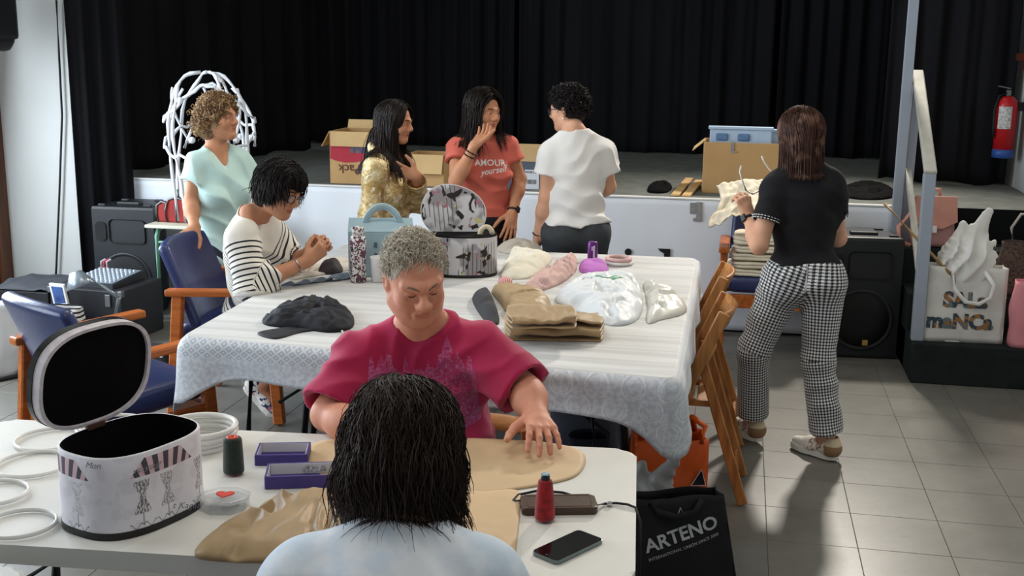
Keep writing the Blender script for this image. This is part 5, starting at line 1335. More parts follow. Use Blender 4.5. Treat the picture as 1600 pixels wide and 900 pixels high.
# ---- vanity case with open lid
def vanity_mat():
    g = NG('printed_vanity_paper', .5); a = g.sep(g.attr('vc')); u, v = a[0], a[1]           # u around in metres, v up
    c = g.mix(g.mul(g.smooth(g.noise(g.obj(), 26, 4), .45, .62), .5), (228, 224, 230), (204, 200, 206))
    # striped awnings
    for u0 in (.24, .42, .685):
        du = g.sub(u, u0); top = g.sub(.178, g.mul(g.mul(du, du), 2.2)); inb = g.mul(g.band(v, .135, .176), g.lt(g.op('ABSOLUTE', du), g.sub(.088, g.mul(g.sub(v, .135), .9))))
        st = g.gt(g.op('SINE', g.mul(g.add(du, g.mul(g.sub(v, .15), g.mul(du, -5))), 230)), 0); c = g.mix(g.mul(inb, .95), c, g.mix(st, (214, 178, 186), (46, 42, 54)))
    # dress forms
    for u0, dark in ((.10, 1), (.24, .5), (.47, .35), (.625, 1), (.692, .75), (.80, .8)):
        du = g.op('ABSOLUTE', g.sub(u, u0)); vv = g.sub(v, .088)
        wd = g.add(.0135, g.mul(g.op('COSINE', g.mul(vv, 90)), -.006)); frm = g.mul(g.lt(du, wd), g.band(v, .050, .126))
        zz = g.gt(g.wave(g.obj(), 42, 9, 2.5), .5); c = g.mix(g.mul(frm, .8*dark), c, g.mix(zz, (206, 202, 204), (52, 48, 52)))
        leg = g.mul(g.lt(du, .0016), g.band(v, .022, .052)); c = g.mix(g.mul(leg, .7), c, (90, 86, 90))
        sw = g.mul(g.lt(du, .032), g.lt(g.op('ABSOLUTE', g.sub(v, g.add(.022, g.mul(g.op('SINE', g.mul(du, 260)), .006)))), .0018)); c = g.mix(g.mul(sw, .7), c, (70, 66, 70))
    return g.color(c)
def vanity():
    ctr = (-1.335, 2.275); ang = math.radians(70.7); a, b, H = .158, .122, .185; N = 72
    t = thing('vanity_case', 'white printed vanity case with black lining and its lid open', 'vanity case', (ctr[0], ctr[1], TZ), ang)
    S = superellipse(a, b, N, 2.75); per = [0]
    for i in range(N): per.append(per[-1]+math.dist(S[i], S[(i+1) % N]))
    w = B(); lay = w.verts.layers.float_vector.new('vc'); rows = []
    for z, k in ((.012, 1.0), (.02, 1.005), (.06, 1.0), (.10, .998), (.15, .995), (H, .99), (H+.003, .98), (H+.003, .955)):
        row = []
        for i in range(N+1): vt = w.verts.new((S[i % N][0]*k, S[i % N][1]*k, z)); vt[lay] = (per[i], z, 0); row.append(vt)
        rows.append(row)
    for A, Bv in zip(rows, rows[1:]):
        for j in range(N): w.faces.new((A[j], A[j+1], Bv[j+1], Bv[j]))
    vb = obj('body', w, vanity_mat(), t, smooth=True); Tv = bvh_of(vb, TF[t.name]); m_ink = mat('grey_script_ink', (138, 134, 140), .7)
    for word, px_, py_ in (('Mon', 130, 742), ('voyag', 205, 757), ('t Kagat', 290, 790)):
        q = pd(px_, py_, 2.28); text('script', word, .020, q, CR, UPZ, m_ink, vb, target=Tv, proj=unit(CFD), depth=.0008, shear=.4)
    w = B(); rows = []
    for z, k in ((H+.0025, .956), (H-.05, .945), (.05, .94), (.02, .93)): rows.append([w.verts.new((p[0]*k, p[1]*k, z)) for p in S])
    for A, Bv in zip(rows, rows[1:]):
        for j in range(N): w.faces.new((A[j], A[(j+1) % N], Bv[(j+1) % N], Bv[j]))
    w.faces.new(rows[-1]); obj('lining', w, m_black_lining, t, smooth=True)
    w = B(); prism(w, [(p[0]*1.012, p[1]*1.012) for p in S], 0, .016, bev=.003); obj('base_band', w, mat('black_patent_band', (22, 18, 20), .25), t)
    # lid stands on the far long side; local frame: x along the hinge, y out, z up
    tilt = math.radians(9); dp = .035
    T = Matrix.Translation((0, b-.004, H+.008)) @ Matrix.Rotation(tilt, 4, 'X') @ Matrix.Translation((0, 0, b)) @ Matrix.Rotation(-PI/2, 4, 'X')
    def ringprism(name, k0, k1, z0, z1, m):
        w = B(); A = [w.verts.new((p[0]*k0, p[1]*k0, z0)) for p in S]; Bq = [w.verts.new((p[0]*k0, p[1]*k0, z1)) for p in S]; C = [w.verts.new((p[0]*k1, p[1]*k1, z1)) for p in S]; D_ = [w.verts.new((p[0]*k1, p[1]*k1, z0)) for p in S]
        for X, Y in ((A, Bq), (Bq, C), (C, D_), (D_, A)):
            for j in range(N): w.faces.new((X[j], X[(j+1) % N], Y[(j+1) % N], Y[j]))
        w.transform(T); return obj(name, w, m, lid, smooth=False)
    w = B(); prism(w, [(p[0]*1.0, p[1]*1.0) for p in S], dp-.004, dp, bev=.0015); w.transform(T); lid = obj('lid', w, mat('lid_paper', (216, 208, 212), .5, var=.2, vscale=60), t)
    ringprism('lid_rim', 1.0, .94, -.002, dp-.004, MATS['lid_paper'])
    w = B(); prism(w, [(p[0]*.938, p[1]*.938) for p in S], .006, dp-.005); w.transform(T); obj('lid_lining', w, m_black_lining, lid)
    ringprism('lid_band', 1.014, .985, dp-.014, dp+.003, MATS['black_patent_band'])
    w = B(); box(w, (.0, b-.004, H+.004), (.05, .012, .014), bev=.002); obj('hinge', w, mat('brown_hinge', (84, 56, 48), .5), t)
vanity()

# ---- plastic hoops
def hoop(label, c, r, t=.0045, h=.0055, z=TZ):
    w = B(); n = 48
    def fn(u, v):
        a = u*2*PI; b = v*2*PI; rr = r+t*math.cos(b)*.9; return (c[0]+rr*math.cos(a), c[1]+rr*math.sin(a), z+h+h*.98*math.sin(b))
    grid_mesh(w, n, 9, fn, True); bmesh.ops.remove_doubles(w, verts=w.verts[:], dist=1e-5)
    return single(obj('plastic_hoop', w, m_wplastic, smooth=True), label, 'hoop', 'white plastic hoops')
hoop('white plastic hoop lying nearest the front of the vanity case', (-1.545, 2.145), .078)
hoop('white plastic hoop cut by the left picture edge, second from the front', (-1.715, 2.29), .080)
hoop('white plastic hoop behind the second one at the left edge', (-1.735, 2.485), .092)
hoop('white plastic hoop overlapping the farthest one left of the open lid', (-1.80, 2.66), .090)
hoop('farthest white plastic hoop at the left edge of the table', (-1.70, 2.80), .095, z=TZ)
for k in range(4):
    hoop(('lowest', 'second lowest', 'second highest', 'topmost')[k]+' white hoop of the stack behind the vanity case', (-1.405+.004*k, 2.735-.003*k), .098-.002*(k % 2), .008, .0075, TZ+.0152*k)

# ---- thread cones
def thread_cone(label, c, h, r0, r1, col, top, z=TZ, tube_h=.012):
    t = thing('thread_cone', label, 'thread cone', (c[0], c[1], z), 0, 'thread cones')
    g = NG('thread_'+label.split()[0], .75, sheen=.2); q = g.sep(g.obj()); wv = g.op('SINE', g.mul(q[2], 2600)); g.bump(wv, .35, .002); mm = g.color(g.mix(g.smooth(g.noise(g.obj(), 60, 3), .35, .7), col, tuple(int(v*.75) for v in col)))
    w = B(); lathe(w, [(r0*.86, .004), (r0*.98, .008), (r0, .014), (r0*.985, h*.25), ((r0+r1)/2, h*.62), (r1, h*.93), (r1*.9, h*.98), (r1*.6, h)], n=32); obj('wound_thread', w, mm, t, smooth=True)
    w = B(); lathe(w, [(r0*.6, 0), (r0*.6, .004), (r1*.62, h-.002), (r1*.62, h+tube_h*.6), (r1*.5, h+tube_h), (r1*.2, h+tube_h), (r1*.18, h+tube_h-.008)], n=24); obj('spool_core', w, top, t, smooth=True)
    return t
thread_cone('green dark thread cone with an orange red core behind the pin box', (-1.213, 2.545), .098, .0265, .0235, (30, 44, 34), mat('red_core', (206, 60, 34), .4), tube_h=.002)
rc_ = thread_cone('red thread cone with a dark core standing by the phone', (-.397, 2.435), .100, .0235, .0170, (168, 24, 32), mat('dark_core', (30, 26, 34), .4), tube_h=.012)
w = B(); lathe(w, [(.0105, 0), (.0105, .0016), (.0, .0018)], (0, 0, .1115), 20); obj('paper_label', w, mat('pale_blue_label', (170, 206, 214), .5, rgb2=(60, 90, 110), vscale=120), rc_)

# ---- purple card boxes
m_purple = mat('violet_card', (74, 60, 132), .55, var=.12, vscale=30); m_inner = mat('white_card', (226, 222, 220), .7)
def open_box(name, label, corners, h, m, inner, cat, group=None, t=.003, z=TZ):
    """corners: near left, near right, far right (x, y)"""
    a, b_, c_ = [Vector((*p, 0)) for p in corners]; ex = b_-a; ey = c_-b_; ctr = a+(ex+ey)/2; W, D_ = ex.length, ey.length
    o = thing(name, label, cat, (ctr.x, ctr.y, z), math.atan2(ex.y, ex.x), group)
    w = B(); box(w, (0, 0, t/2), (W, D_, t)); obj('bottom', w, m, o)
    for (cx, cy, sx, sy) in ((0, -D_/2, W, t), (0, D_/2, W, t), (-W/2, 0, t, D_), (W/2, 0, t, D_)):
        w = B(); box(w, (cx, cy, h/2), (sx+t*.9, sy+t*.9, h), bev=.0008, seg=1); sd = obj('side', w, m, o)
        w = B(); k = 1; box(w, (cx*(1-2*t/max(W, .01)), cy*(1-2*t/max(D_, .01)), h/2+t*.5), (max(sx-3*t, t*.5), max(sy-3*t, t*.5), h-t*1.4)); obj('lining', w, inner, sd)
    return o
open_box('card_box', 'violet card box lid lying open behind its matching box', ((-1.180, 2.615), (-1.055, 2.650), (-1.087, 2.735)), .028, m_purple, m_inner, 'box')
ob_ = open_box('card_box', 'violet card box with a white label inside, before its lid', ((-1.095, 2.470), (-.940, 2.520), (-.967, 2.605)), .032, m_purple, m_inner, 'box')
w = B(); box(w, (.035, .036, .018), (.06, .002, .014)); obj('paper_label', w, mat('printed_label', (220, 218, 214), .6, rgb2=(120, 116, 116), vscale=150), ob_)
# ---- clear pin box with a red heart
pb = thing('pin_box', 'clear octagonal plastic pin box with a red heart on its lid', 'box', (-1.143, 2.345, TZ), math.radians(12))
m_clear = mat('clear_plastic', (226, 230, 232), .12, alpha=.32, spec=.6)
oct_ = [(.058*math.cos(math.radians(22.5+45*i)), .050*math.sin(math.radians(22.5+45*i))) for i in range(8)]
w = B(); prism(w, oct_, .0, .022, bev=.002); obj('tray', w, m_clear, pb)
w = B(); prism(w, [(x*1.05, y*1.05) for x, y in oct_], .023, .031, bev=.002); pl_ = obj('lid', w, m_clear, pb)
w = B(); prism(w, [(.022*.0625*16*math.sin(t)**3, .022*.0625*(13*math.cos(t)-5*math.cos(2*t)-2*math.cos(3*t)-math.cos(4*t))) for t in [2*PI*i/28 for i in range(28)]], .0315, .0335); obj('heart', w, mat('red_heart', (226, 72, 56), .5), pl_)
w = B(); r_ = random.Random(3)
for k in range(60): x, y, a = r_.uniform(-.035, .035), r_.uniform(-.03, .03), r_.uniform(0, 6.28); tube(w, [(x, y, r_.uniform(.003, .015)), (x+.02*math.cos(a), y+.02*math.sin(a), r_.uniform(.003, .015))], .0007, 4)
obj('pins', w, m_grey_metal, pb, kind='stuff')
# ---- phone, phone case with strap
ph = thing('smartphone', 'black smartphone with a dark screen lying at the table corner', 'phone', (-.322, 2.298, TZ), math.atan2(*(pz(910, 831, TZ)-pz(832, 867, TZ))[[1, 0]]))
w = B(); prism(w, rrect(.158, .075, .011), 0, .008, bev=.002); obj('shell', w, mat('grey_phone_edge', (120, 132, 132), .3, metal=.5), ph)
w = B(); prism(w, rrect(.154, .071, .009), .0078, .0088); sc_ = obj('screen', w, mat('dark_glass_screen', (14, 10, 12), .06, spec=.7), ph)
w = B(); lathe(w, [(.003, 0), (.003, .0006)], (-.070, .0, .0088), 12); obj('camera_hole', w, m_blk, sc_)
cs = thing('phone_case', 'brown leather phone case with a black cord strap behind the red thread cone', 'phone case', (-.377, 2.512, TZ), math.radians(15))
m_leather = mat('brown_leather', (74, 56, 44), .4, var=.2, vscale=30, bump=.1, bscale=200)
w = B(); prism(w, rrect(.178, .082, .012), 0, .018, bev=.005); obj('case', w, m_leather, cs)
w = B(); tube(w, [(-.075, -.033, .0185), (.075, -.033, .0185), (.075, .033, .0185), (-.075, .033, .0185)], .0008, 4, closed=True); obj('stitching', w, mat('tan_thread', (120, 96, 74), .7), cs)
m_cord = mat('black_cord', (16, 15, 17), .7)
w = B(); tube(w, [(-.089, .02, .012), (-.105, .035, .006), (-.09, .075, .004), (-.04, .10, .004), (.02, .085, .004), (.05, .05, .006)], .0032, 8); obj('strap', w, m_cord, cs, smooth=True)
w = B(); tube(w, [tuple(TF[cs.name].inverted() @ Vector(p)) for p in (tuple(pz(928, 790, TZ+.012)), tuple(pz(945, 787, TZ+.004)), tuple(pz(962, 786, TZ+.004)), tuple(pz(980, 788, TZ+.006)), tuple(pz(993, 793, TZ+.004)), (-.182, 2.50, .735), (-.178, 2.47, .66), (-.178, 2.46, .58))], .0032, 8); st_ = obj('strap', w, m_cord, cs, smooth=True)
w = B(); lathe(w, [(.005, -.006), (.006, -.005), (.006, .005), (.005, .006)], tuple(TF[cs.name].inverted() @ Vector(pz(952, 787, TZ+.006))), 10, R=Matrix.Rotation(PI/2, 3, 'Y')); obj('strap_clasp', w, m_silver, st_)

# ------------------------------------------------------------------ things on the long table
o = patch('dark_fabric', tp([(412, 500), (440, 486), (470, 476), (505, 472), (530, 478), (552, 498), (548, 514), (515, 520), (470, 514), (440, 512), (415, 508)], CZ), CZ, .034, mat('navy_black_cloth', (15, 17, 26), .8, var=.3, vscale=9), 2, .026, 16, 30, n=132, power=3, ridge=1.6)
single(o, 'crumpled navy black fabric on the near edge of the long table', 'fabric')
o = patch('dark_ribbon', tp([(404, 520), (470, 510), (510, 514), (470, 520), (430, 530)], CZ), CZ, .002, mat('black_ribbon_cloth', (22, 22, 27), .7), 6, .003, 20, 8, power=6); single(o, 'flat black cloth strip under the crumpled navy fabric', 'fabric')
w = B(); tube(w, [pz(*q) for q in ((552, 490, CZ+.02), (540, 494, CZ+.012), (531, 503, CZ+.006), (532, 513, CZ+.005), (537, 521, CZ+.005))], .004, 6, flat=((0, 0, 1), .5)); single(obj('white_elastic_loop', w, m_inner, smooth=True), 'white elastic loop beside the navy fabric', 'elastic')
m_bluegrey = mat('blue_grey_cotton', (124, 136, 152), .8, var=.25, vscale=22)
path = [pz(*q, CZ) for q in ((440, 449), (462, 446), (485, 443), (508, 440), (525, 438), (538, 437), (548, 436))]
w = B()
def rib(u, v):
    f = u*(len(path)-1); i = min(int(f), len(path)-2); q = mixv(path[i], path[i+1], f-i); wd = .030*(1+.6*math.exp(-((u-.72)/.12)**2))
    return (q[0]+.02*(v-.5), q[1]+(v-.5)*2*wd, CZ+.006+.012*math.sin(u*34)*(v)+.026*math.exp(-((u-.70)/.10)**2)*(1-abs(v-.5)))
grid_mesh(w, 70, 7, rib); o = obj('cloth_strip', w, m_bluegrey, smooth=True); solid(o, .004, 1); single(o, 'wavy blue grey cloth strip on the table before the seated woman', 'fabric')
o = patch('cloth_scrap', tp([(456, 437), (480, 418), (515, 404), (548, 406), (552, 420), (515, 428), (480, 434)], CZ), CZ, .012, mat('pale_beige_cloth', (196, 186, 172), .85), 4, .012, 18, 14); single(o, 'pale beige cloth scrap under the seated woman\'s hands', 'fabric')
o = patch('dark_pouch', [(-1.89, 4.93), (-1.82, 4.92), (-1.79, 4.98), (-1.82, 5.06), (-1.89, 5.05)], CZ, .055, mat('dark_brown_pouch', (48, 40, 42), .7), 9, .012, 20, 14, power=3); single(o, 'small dark brown pouch behind the seated woman\'s hands', 'pouch')
# house shaped bag
hb = thing('house_bag', 'pale blue house shaped bag with small windows and arched handle', 'bag', (-1.60, 4.985, CZ), math.radians(14))
m_hb = mat('pale_blue_felt', (160, 186, 194), .85, var=.08, vscale=20); m_hbw = mat('grey_window_felt', (92, 108, 118), .8)
w = B(); box(w, (0, 0, .105), (.29, .13, .21), bev=.006); obj('walls', w, m_hb, hb)
w = B(); prism(w, [(-.065, 0), (.065, 0), (0, .055)], -.145, .145, Matrix.Translation((0, 0, .21)) @ Matrix.Rotation(PI/2, 4, 'Z') @ Matrix.Rotation(PI/2, 4, 'X')); obj('roof', w, m_hb, hb)
for k, (x, z) in enumerate(((-.11, .05), (-.11, .15), (-.02, .05), (-.02, .10), (-.02, .15), (.06, .05), (.06, .15), (.11, .10))):
    w = B(); prism(w, [(-.008, -.012), (.008, -.012), (.008, .006), (.004, .012), (-.004, .012), (-.008, .006)], 0, .003, Matrix.Translation((x, -.065, z)) @ Matrix.Rotation(PI/2, 4, 'X')); obj('window', w, m_hbw, hb)
for z in (.055, .12, .17): w = B(); box(w, (-.146, .0, z), (.003, .016, .024)); obj('window', w, m_hbw, hb)
w = B(); tube(w, [(-.085*math.cos(a)+.01, -.02, .20+.12*math.sin(a)) for a in [PI*i/16 for i in range(17)]], .016, 8, flat=((0, 1, 0), .35)); obj('handle', w, m_hb, hb, smooth=True)
# bottle and cup
g = NG('floral_bottle_print', .3); n1 = g.noise(g.obj(), 42, 3, .5, 1.5); n2 = g.noise(g.obj(), 58, 2, .5, 2.0); m_fl = g.color(g.mix(g.smooth(n2, .54, .57), g.mix(g.smooth(n1, .50, .53), (226, 220, 216), (112, 62, 78)), (40, 44, 58)))
bt = thing('drinking_bottle', 'slim drinking bottle with dark floral print before the blue house bag', 'bottle', (-1.648, 4.800, CZ))
w = B(); lathe(w, [(.032, 0), (.036, .006), (.0365, .19), (.033, .205), (.026, .212), (.0255, .216)], n=28); obj('flask', w, m_fl, bt, smooth=True)
w = B(); lathe(w, [(.0262, .217), (.0268, .220), (.0268, .245), (.024, .250), (.0, .2505)], n=24); obj('cap', w, m_fl, bt, smooth=True)
cu = thing('white_cup', 'plain white cup next to the floral bottle', 'cup', (-1.562, 4.83, CZ)); w = B(); lathe(w, [(.030, 0), (.034, .003), (.039, .11), (.0385, .113), (.036, .112), (.032, .008), (.0, .007)], n=28); obj('cup_wall', w, m_inner, cu, smooth=True)
# second case with photo print
def retro_mat():
    g = NG('retro_photo_print', .4); p = g.obj(); q = g.sep(p); x, z = q[0], q[2]
    c = g.mix(g.smooth(g.noise(p, 9, 2), .45, .55), (206, 204, 206), (150, 146, 148)); fence = g.mul(g.lt(g.mod(g.add(x, g.mul(q[1], .6)), .022), .0045), g.gt(g.noise(p, 7, 1), .47)); c = g.mix(g.mul(fence, .8), c, (60, 56, 58))
    c = g.mix(g.smooth(g.noise(p, 15, 2, .5, .6), .60, .63), c, (44, 36, 36)); c = g.mix(g.smooth(g.noise(g.comb(z, x, q[1]), 21, 1), .66, .69), c, (170, 116, 126)); return g.color(g.mix(g.smooth(g.noise(g.comb(x, q[1], z), 27, 1), .69, .72), c, (196, 190, 140)))
rv = thing('retro_case', 'oval case printed with retro photographs, lid raised, behind the man', 'vanity case', (-1.235, 5.10, CZ), math.radians(10)); m_re = retro_mat(); S2 = superellipse(.155, .115, 48, 2.2)
w = B(); prism(w, S2, .012, .185, bev=.003); obj('body', w, m_re, rv)
w = B(); prism(w, [(x*1.012, y*1.012) for x, y in S2], 0, .014); obj('base_band', w, MATS['black_patent_band'], rv)
w = B(); prism(w, [(x*1.0, y*1.0) for x, y in S2], .185, .190); obj('lining', w, m_black_lining, rv)
T = Matrix.Translation((-.055, .10, .27)) @ Matrix.Rotation(math.radians(18), 4, 'Y') @ Matrix.Rotation(math.radians(78), 4, 'X')
w = B(); prism(w, [(x*1.0, y*1.12) for x, y in S2], 0, .034, bev=.004); w.transform(T); ld = obj('lid', w, m_inner, rv)
w = B(); prism(w, [(x*.97, y*1.08) for x, y in S2], .034, .037); w.transform(T); obj('lid_picture', w, m_re, ld)
w = B(); tube(w, [(.105+.03*math.cos(a), -.02, .18+.045*math.sin(a)) for a in [PI*i/10 for i in range(11)]], .012, 8, flat=((0, 1, 0), .4)); obj('strap_handle', w, mat('cream_strap', (222, 208, 176), .6), rv, smooth=True)
gt = thing('grey_tin', 'ribbed dark grey tin with a wire handle beside the retro case', 'tin', (-1.372, 4.925, CZ), math.radians(10)); m_gt = mat('dark_grey_tin', (92, 96, 92), .45, var=.2, vscale=40)
w = B(); prism(w, rrect(.10, .08, .02), 0, .175, bev=.012); obj('body', w, m_gt, gt)
for k in range(5): w = B(); tube(w, [(x, y, .03+.033*k) for x, y in rrect(.102, .082, .02)], .0025, 5, closed=True); obj('rib', w, m_gt, gt)
w = B(); tube(w, [(-.03, 0, .175), (-.03, 0, .20), (.03, 0, .21), (.03, 0, .175)], .003, 6); obj('wire_handle', w, m_dark_metal, gt)
o = patch('white_cloth', tp([(784, 434), (788, 416), (796, 402), (802, 394), (835, 398), (862, 405), (848, 422), (830, 434), (804, 437)], CZ), CZ, .040, mat('ivory_cloth', (226, 220, 202), .85), 3, .022, 10, 22, n=108, power=4, ridge=1.4); single(o, 'folded ivory white cloth to the right of the retro case', 'fabric')
o = patch('cloth_scrap', tp([(776, 392), (790, 385), (825, 386), (848, 393), (842, 400), (800, 398)], CZ), CZ, .05, mat('grey_beige_cloth', (178, 168, 154), .85), 6, .02, 20, 14); single(o, 'grey beige crumpled cloth behind the ivory cloth', 'fabric')
o = patch('pink_fabric', tp([(824, 452), (840, 440), (860, 427), (880, 414), (898, 404), (901, 420), (890, 434), (872, 446), (842, 456), (820, 456)], CZ), CZ, .024, mat('pale_pink_cotton', (214, 180, 170), .85, rgb2=(196, 162, 158), vscale=10), 7, .034, 15, 26, n=120, power=3.5, ridge=1.4); single(o, 'crumpled pale pink fabric next to the green logo plastic bag', 'fabric')
o = patch('purple_cushion', tp([(906, 424), (908, 412), (920, 409), (940, 411), (950, 418), (948, 427), (925, 429)], CZ), CZ, .035, mat('orchid_cloth', (188, 112, 190), .8), 3, .004, 12, 12, power=4); single(o, 'small orchid purple cushion in front of the purple can', 'cushion')
cn = thing('drink_can', 'purple can with white lettering near the far edge of the long table', 'can', (-.695, 5.60, CZ)); w = B(); lathe(w, [(.024, 0), (.026, .004), (.026, .082), (.0225, .089), (.022, .091), (.0, .090)], n=24); obj('can_body', w, mat('purple_can', (100, 44, 120), .3, metal=.3), cn, smooth=True)
w = B(); box(w, (.010, -.0255, .045), (.008, .002, .06), bev=.0005); box(w, (.001, -.0266, .06), (.006, .0015, .02)); obj('lettering', w, mat('can_letters', (214, 206, 222), .4), cn, kind='stuff')
for nm, lbl, r, z, m_ in (('lace_coil', 'coil of white lace under the pink ribbon on the long table', .062, .010, m_inner), ('ribbon_coil', 'coil of pink ribbon resting on the white lace coil', .058, .0290, mat('pink_ribbon', (214, 176, 172), .7))):
    w = B(); n = 40; grid_mesh(w, n, 9, lambda u, v: (-.555+(r+.010*math.cos(v*2*PI)+(.003*math.sin(u*90) if nm == 'lace_coil' else 0))*math.cos(u*2*PI), 5.51+(r+.010*math.cos(v*2*PI))*math.sin(u*2*PI), CZ+z+.0095*math.sin(v*2*PI)), True); single(obj(nm, w, m_, smooth=True), lbl, 'ribbon')
m_bag = mat('thin_white_plastic', (222, 226, 228), .5, alpha=.97, var=.06, vscale=10, spec=.3)
pbag = patch('plastic_bag', tp([(868, 470), (884, 450), (918, 435), (980, 431), (996, 442), (1004, 470), (1000, 494), (985, 506), (955, 509), (925, 498), (890, 482)], CZ), CZ, .050, m_bag, 12, .030, 15, 30, n=132, power=3.2); single(pbag, 'white plastic bag with a green leaf logo on the long table', 'plastic bag')
Tb = bvh_of(pbag); c_ = pz(950, 436, CZ+.06); m_grn = mat('green_logo', (110, 176, 130), .5)
w = B(); L_ = [(-.06, 0), (-.03, .02), (.02, .025), (.07, .018), (.03, -.008), (-.02, -.014)]; V_ = []
gp = [Vector((c_[0]+x, c_[1]+y, 1.2)) for x, y in [tuple(v)[:2] for v in smooth_loop([(x, y, 0) for x, y in L_], 36)]]
vs = []
for p_ in gp:
    h_ = Tb.ray_cast(p_, Vector((0, 0, -1))); vs.append(w.verts.new(h_[0]+Vector((0, 0, .003)) if h_[0] else (p_.x, p_.y, CZ+.06)))
hc = Tb.ray_cast(Vector((c_[0], c_[1], 1.2)), Vector((0, 0, -1)))[0]; cv = w.verts.new(hc+Vector((0, 0, .004)))
for i in range(len(vs)): w.faces.new((cv, vs[i], vs[(i+1) % len(vs)]))
obj('leaf_logo', w, m_grn, pbag)
for s_, dx in (('OU', -.095), ('A', .085)): text('logo_text', s_, .040, (c_[0]+dx, c_[1]-.02, CZ+.25), (1, .1, 0), (0, 1, 0), mat('green_logo_text', (86, 130, 112), .6), pbag, target=Tb, proj=(0, 0, -1), depth=.003)
o = patch('plastic_bag', tp([(1006, 444), (1020, 448), (1050, 456), (1072, 480), (1066, 492), (1034, 500), (1012, 505), (1012, 478)], CZ), CZ, .045, mat('cream_plastic', (222, 220, 210), .4, alpha=.95), 15, .020, 16, 20, power=2.6); single(o, 'empty cream plastic bag at the right side of the long table', 'plastic bag')
# folded beige cloth
def s_fold(name, c, rot, L, D_, h, layers, m, z0, seed):
    """a sheet folded back and forth; the folds run along local x"""
    path = []
    for k in range(layers):
        ys = [-.5+i/8 for i in range(9)]; ys = ys if k % 2 == 0 else ys[::-1]; sh = .06*math.sin(k*2.1+seed)
        for y in ys: path.append((y*D_*(1-.05*k)+sh*D_*.4, k*h))
        if k < layers-1:
            e = path[-1]; sg = 1 if k % 2 == 0 else -1
            for a in (-45, 0, 45): path.append((e[0]+sg*h*.5*math.cos(math.radians(a)), e[1]+h/2+h*.5*math.sin(math.radians(a))))
    w = B(); n = len(path); ca, sa = math.cos(rot), math.sin(rot)
    def fn(u, v):
        i = min(int(round(v*(n-1))), n-1); y, z = path[i]; x = (u-.5)*L*(1-.10*abs(2*y/D_)**2)
        y2 = y+.020*mnoise.noise((u*3, z*60+seed, 1))*(1 if abs(y) > D_*.35 else .3); zz = z*(1+.5*mnoise.noise((u*2.2+seed, y*5, 0)))+.018*max(0, mnoise.noise((u*3.2+seed, y*7, 5)))*(z/(h*layers))+.010*(1-abs(mnoise.noise((u*5, y*16, seed)))*2)*(z/(h*layers))
        return (c[0]+ca*x-sa*y2, c[1]+sa*x+ca*y2, z0+.004+max(zz, z*.6))
    grid_mesh(w, 40, n, fn); o = obj(name, w, m, smooth=True); solid(o, .005, 0); return o
cA = pz(866, 512, CZ+.02); single(s_fold('folded_fabric', cA, math.radians(10), .37, .26, .016, 4, m_beige, CZ, 2.0), 'thick folded beige fabric at the bottom of the pile on the long table', 'fabric', 'beige fabric pile')
cB = pz(846, 498, CZ+.09); single(s_fold('folded_fabric', cB, math.radians(16), .25, .17, .015, 3, m_beige, CZ+.074, 5.0), 'folded beige fabric on top of the pile on the long table', 'fabric', 'beige fabric pile')
o = patch('beige_fabric', tp([(768, 456), (790, 452), (840, 462), (856, 470), (862, 484), (856, 494), (830, 496), (800, 498), (782, 476)], CZ), CZ, .040, m_beige, 11, .030, 10, 24, n=108, power=4); single(o, 'draped beige fabric rising behind the folded pile', 'fabric', 'beige fabric pile')
o = patch('charcoal_fabric', tp([(738, 470), (746, 459), (760, 456), (772, 476), (780, 498), (776, 508), (756, 500)], CZ), CZ, .05, mat('charcoal_knit', (62, 62, 66), .9, bump=.4, bscale=160), 5, .006, 10, 14, power=3.5); single(o, 'charcoal grey fabric between the man\'s shoulder and the beige pile', 'fabric')
w = B(); lathe(w, [(.030, 0), (.034, .012), (.028, .028), (.012, .036), (0, .037)], tuple(pz(789, 445, CZ)[:2])+(CZ,), 20)
g = NG('red_gingham', .8); q = g.sep(g.obj()); ck = g.add(g.lt(g.mod(q[0], .008), .004), g.lt(g.mod(g.add(q[2], q[1]), .008), .004)); m_ging = g.color(g.mix(g.mul(ck, .5), (232, 214, 210), (196, 40, 44)))
single(obj('pincushion', w, m_ging, smooth=True), 'small red and white gingham pincushion beside the ivory cloth', 'pincushion')
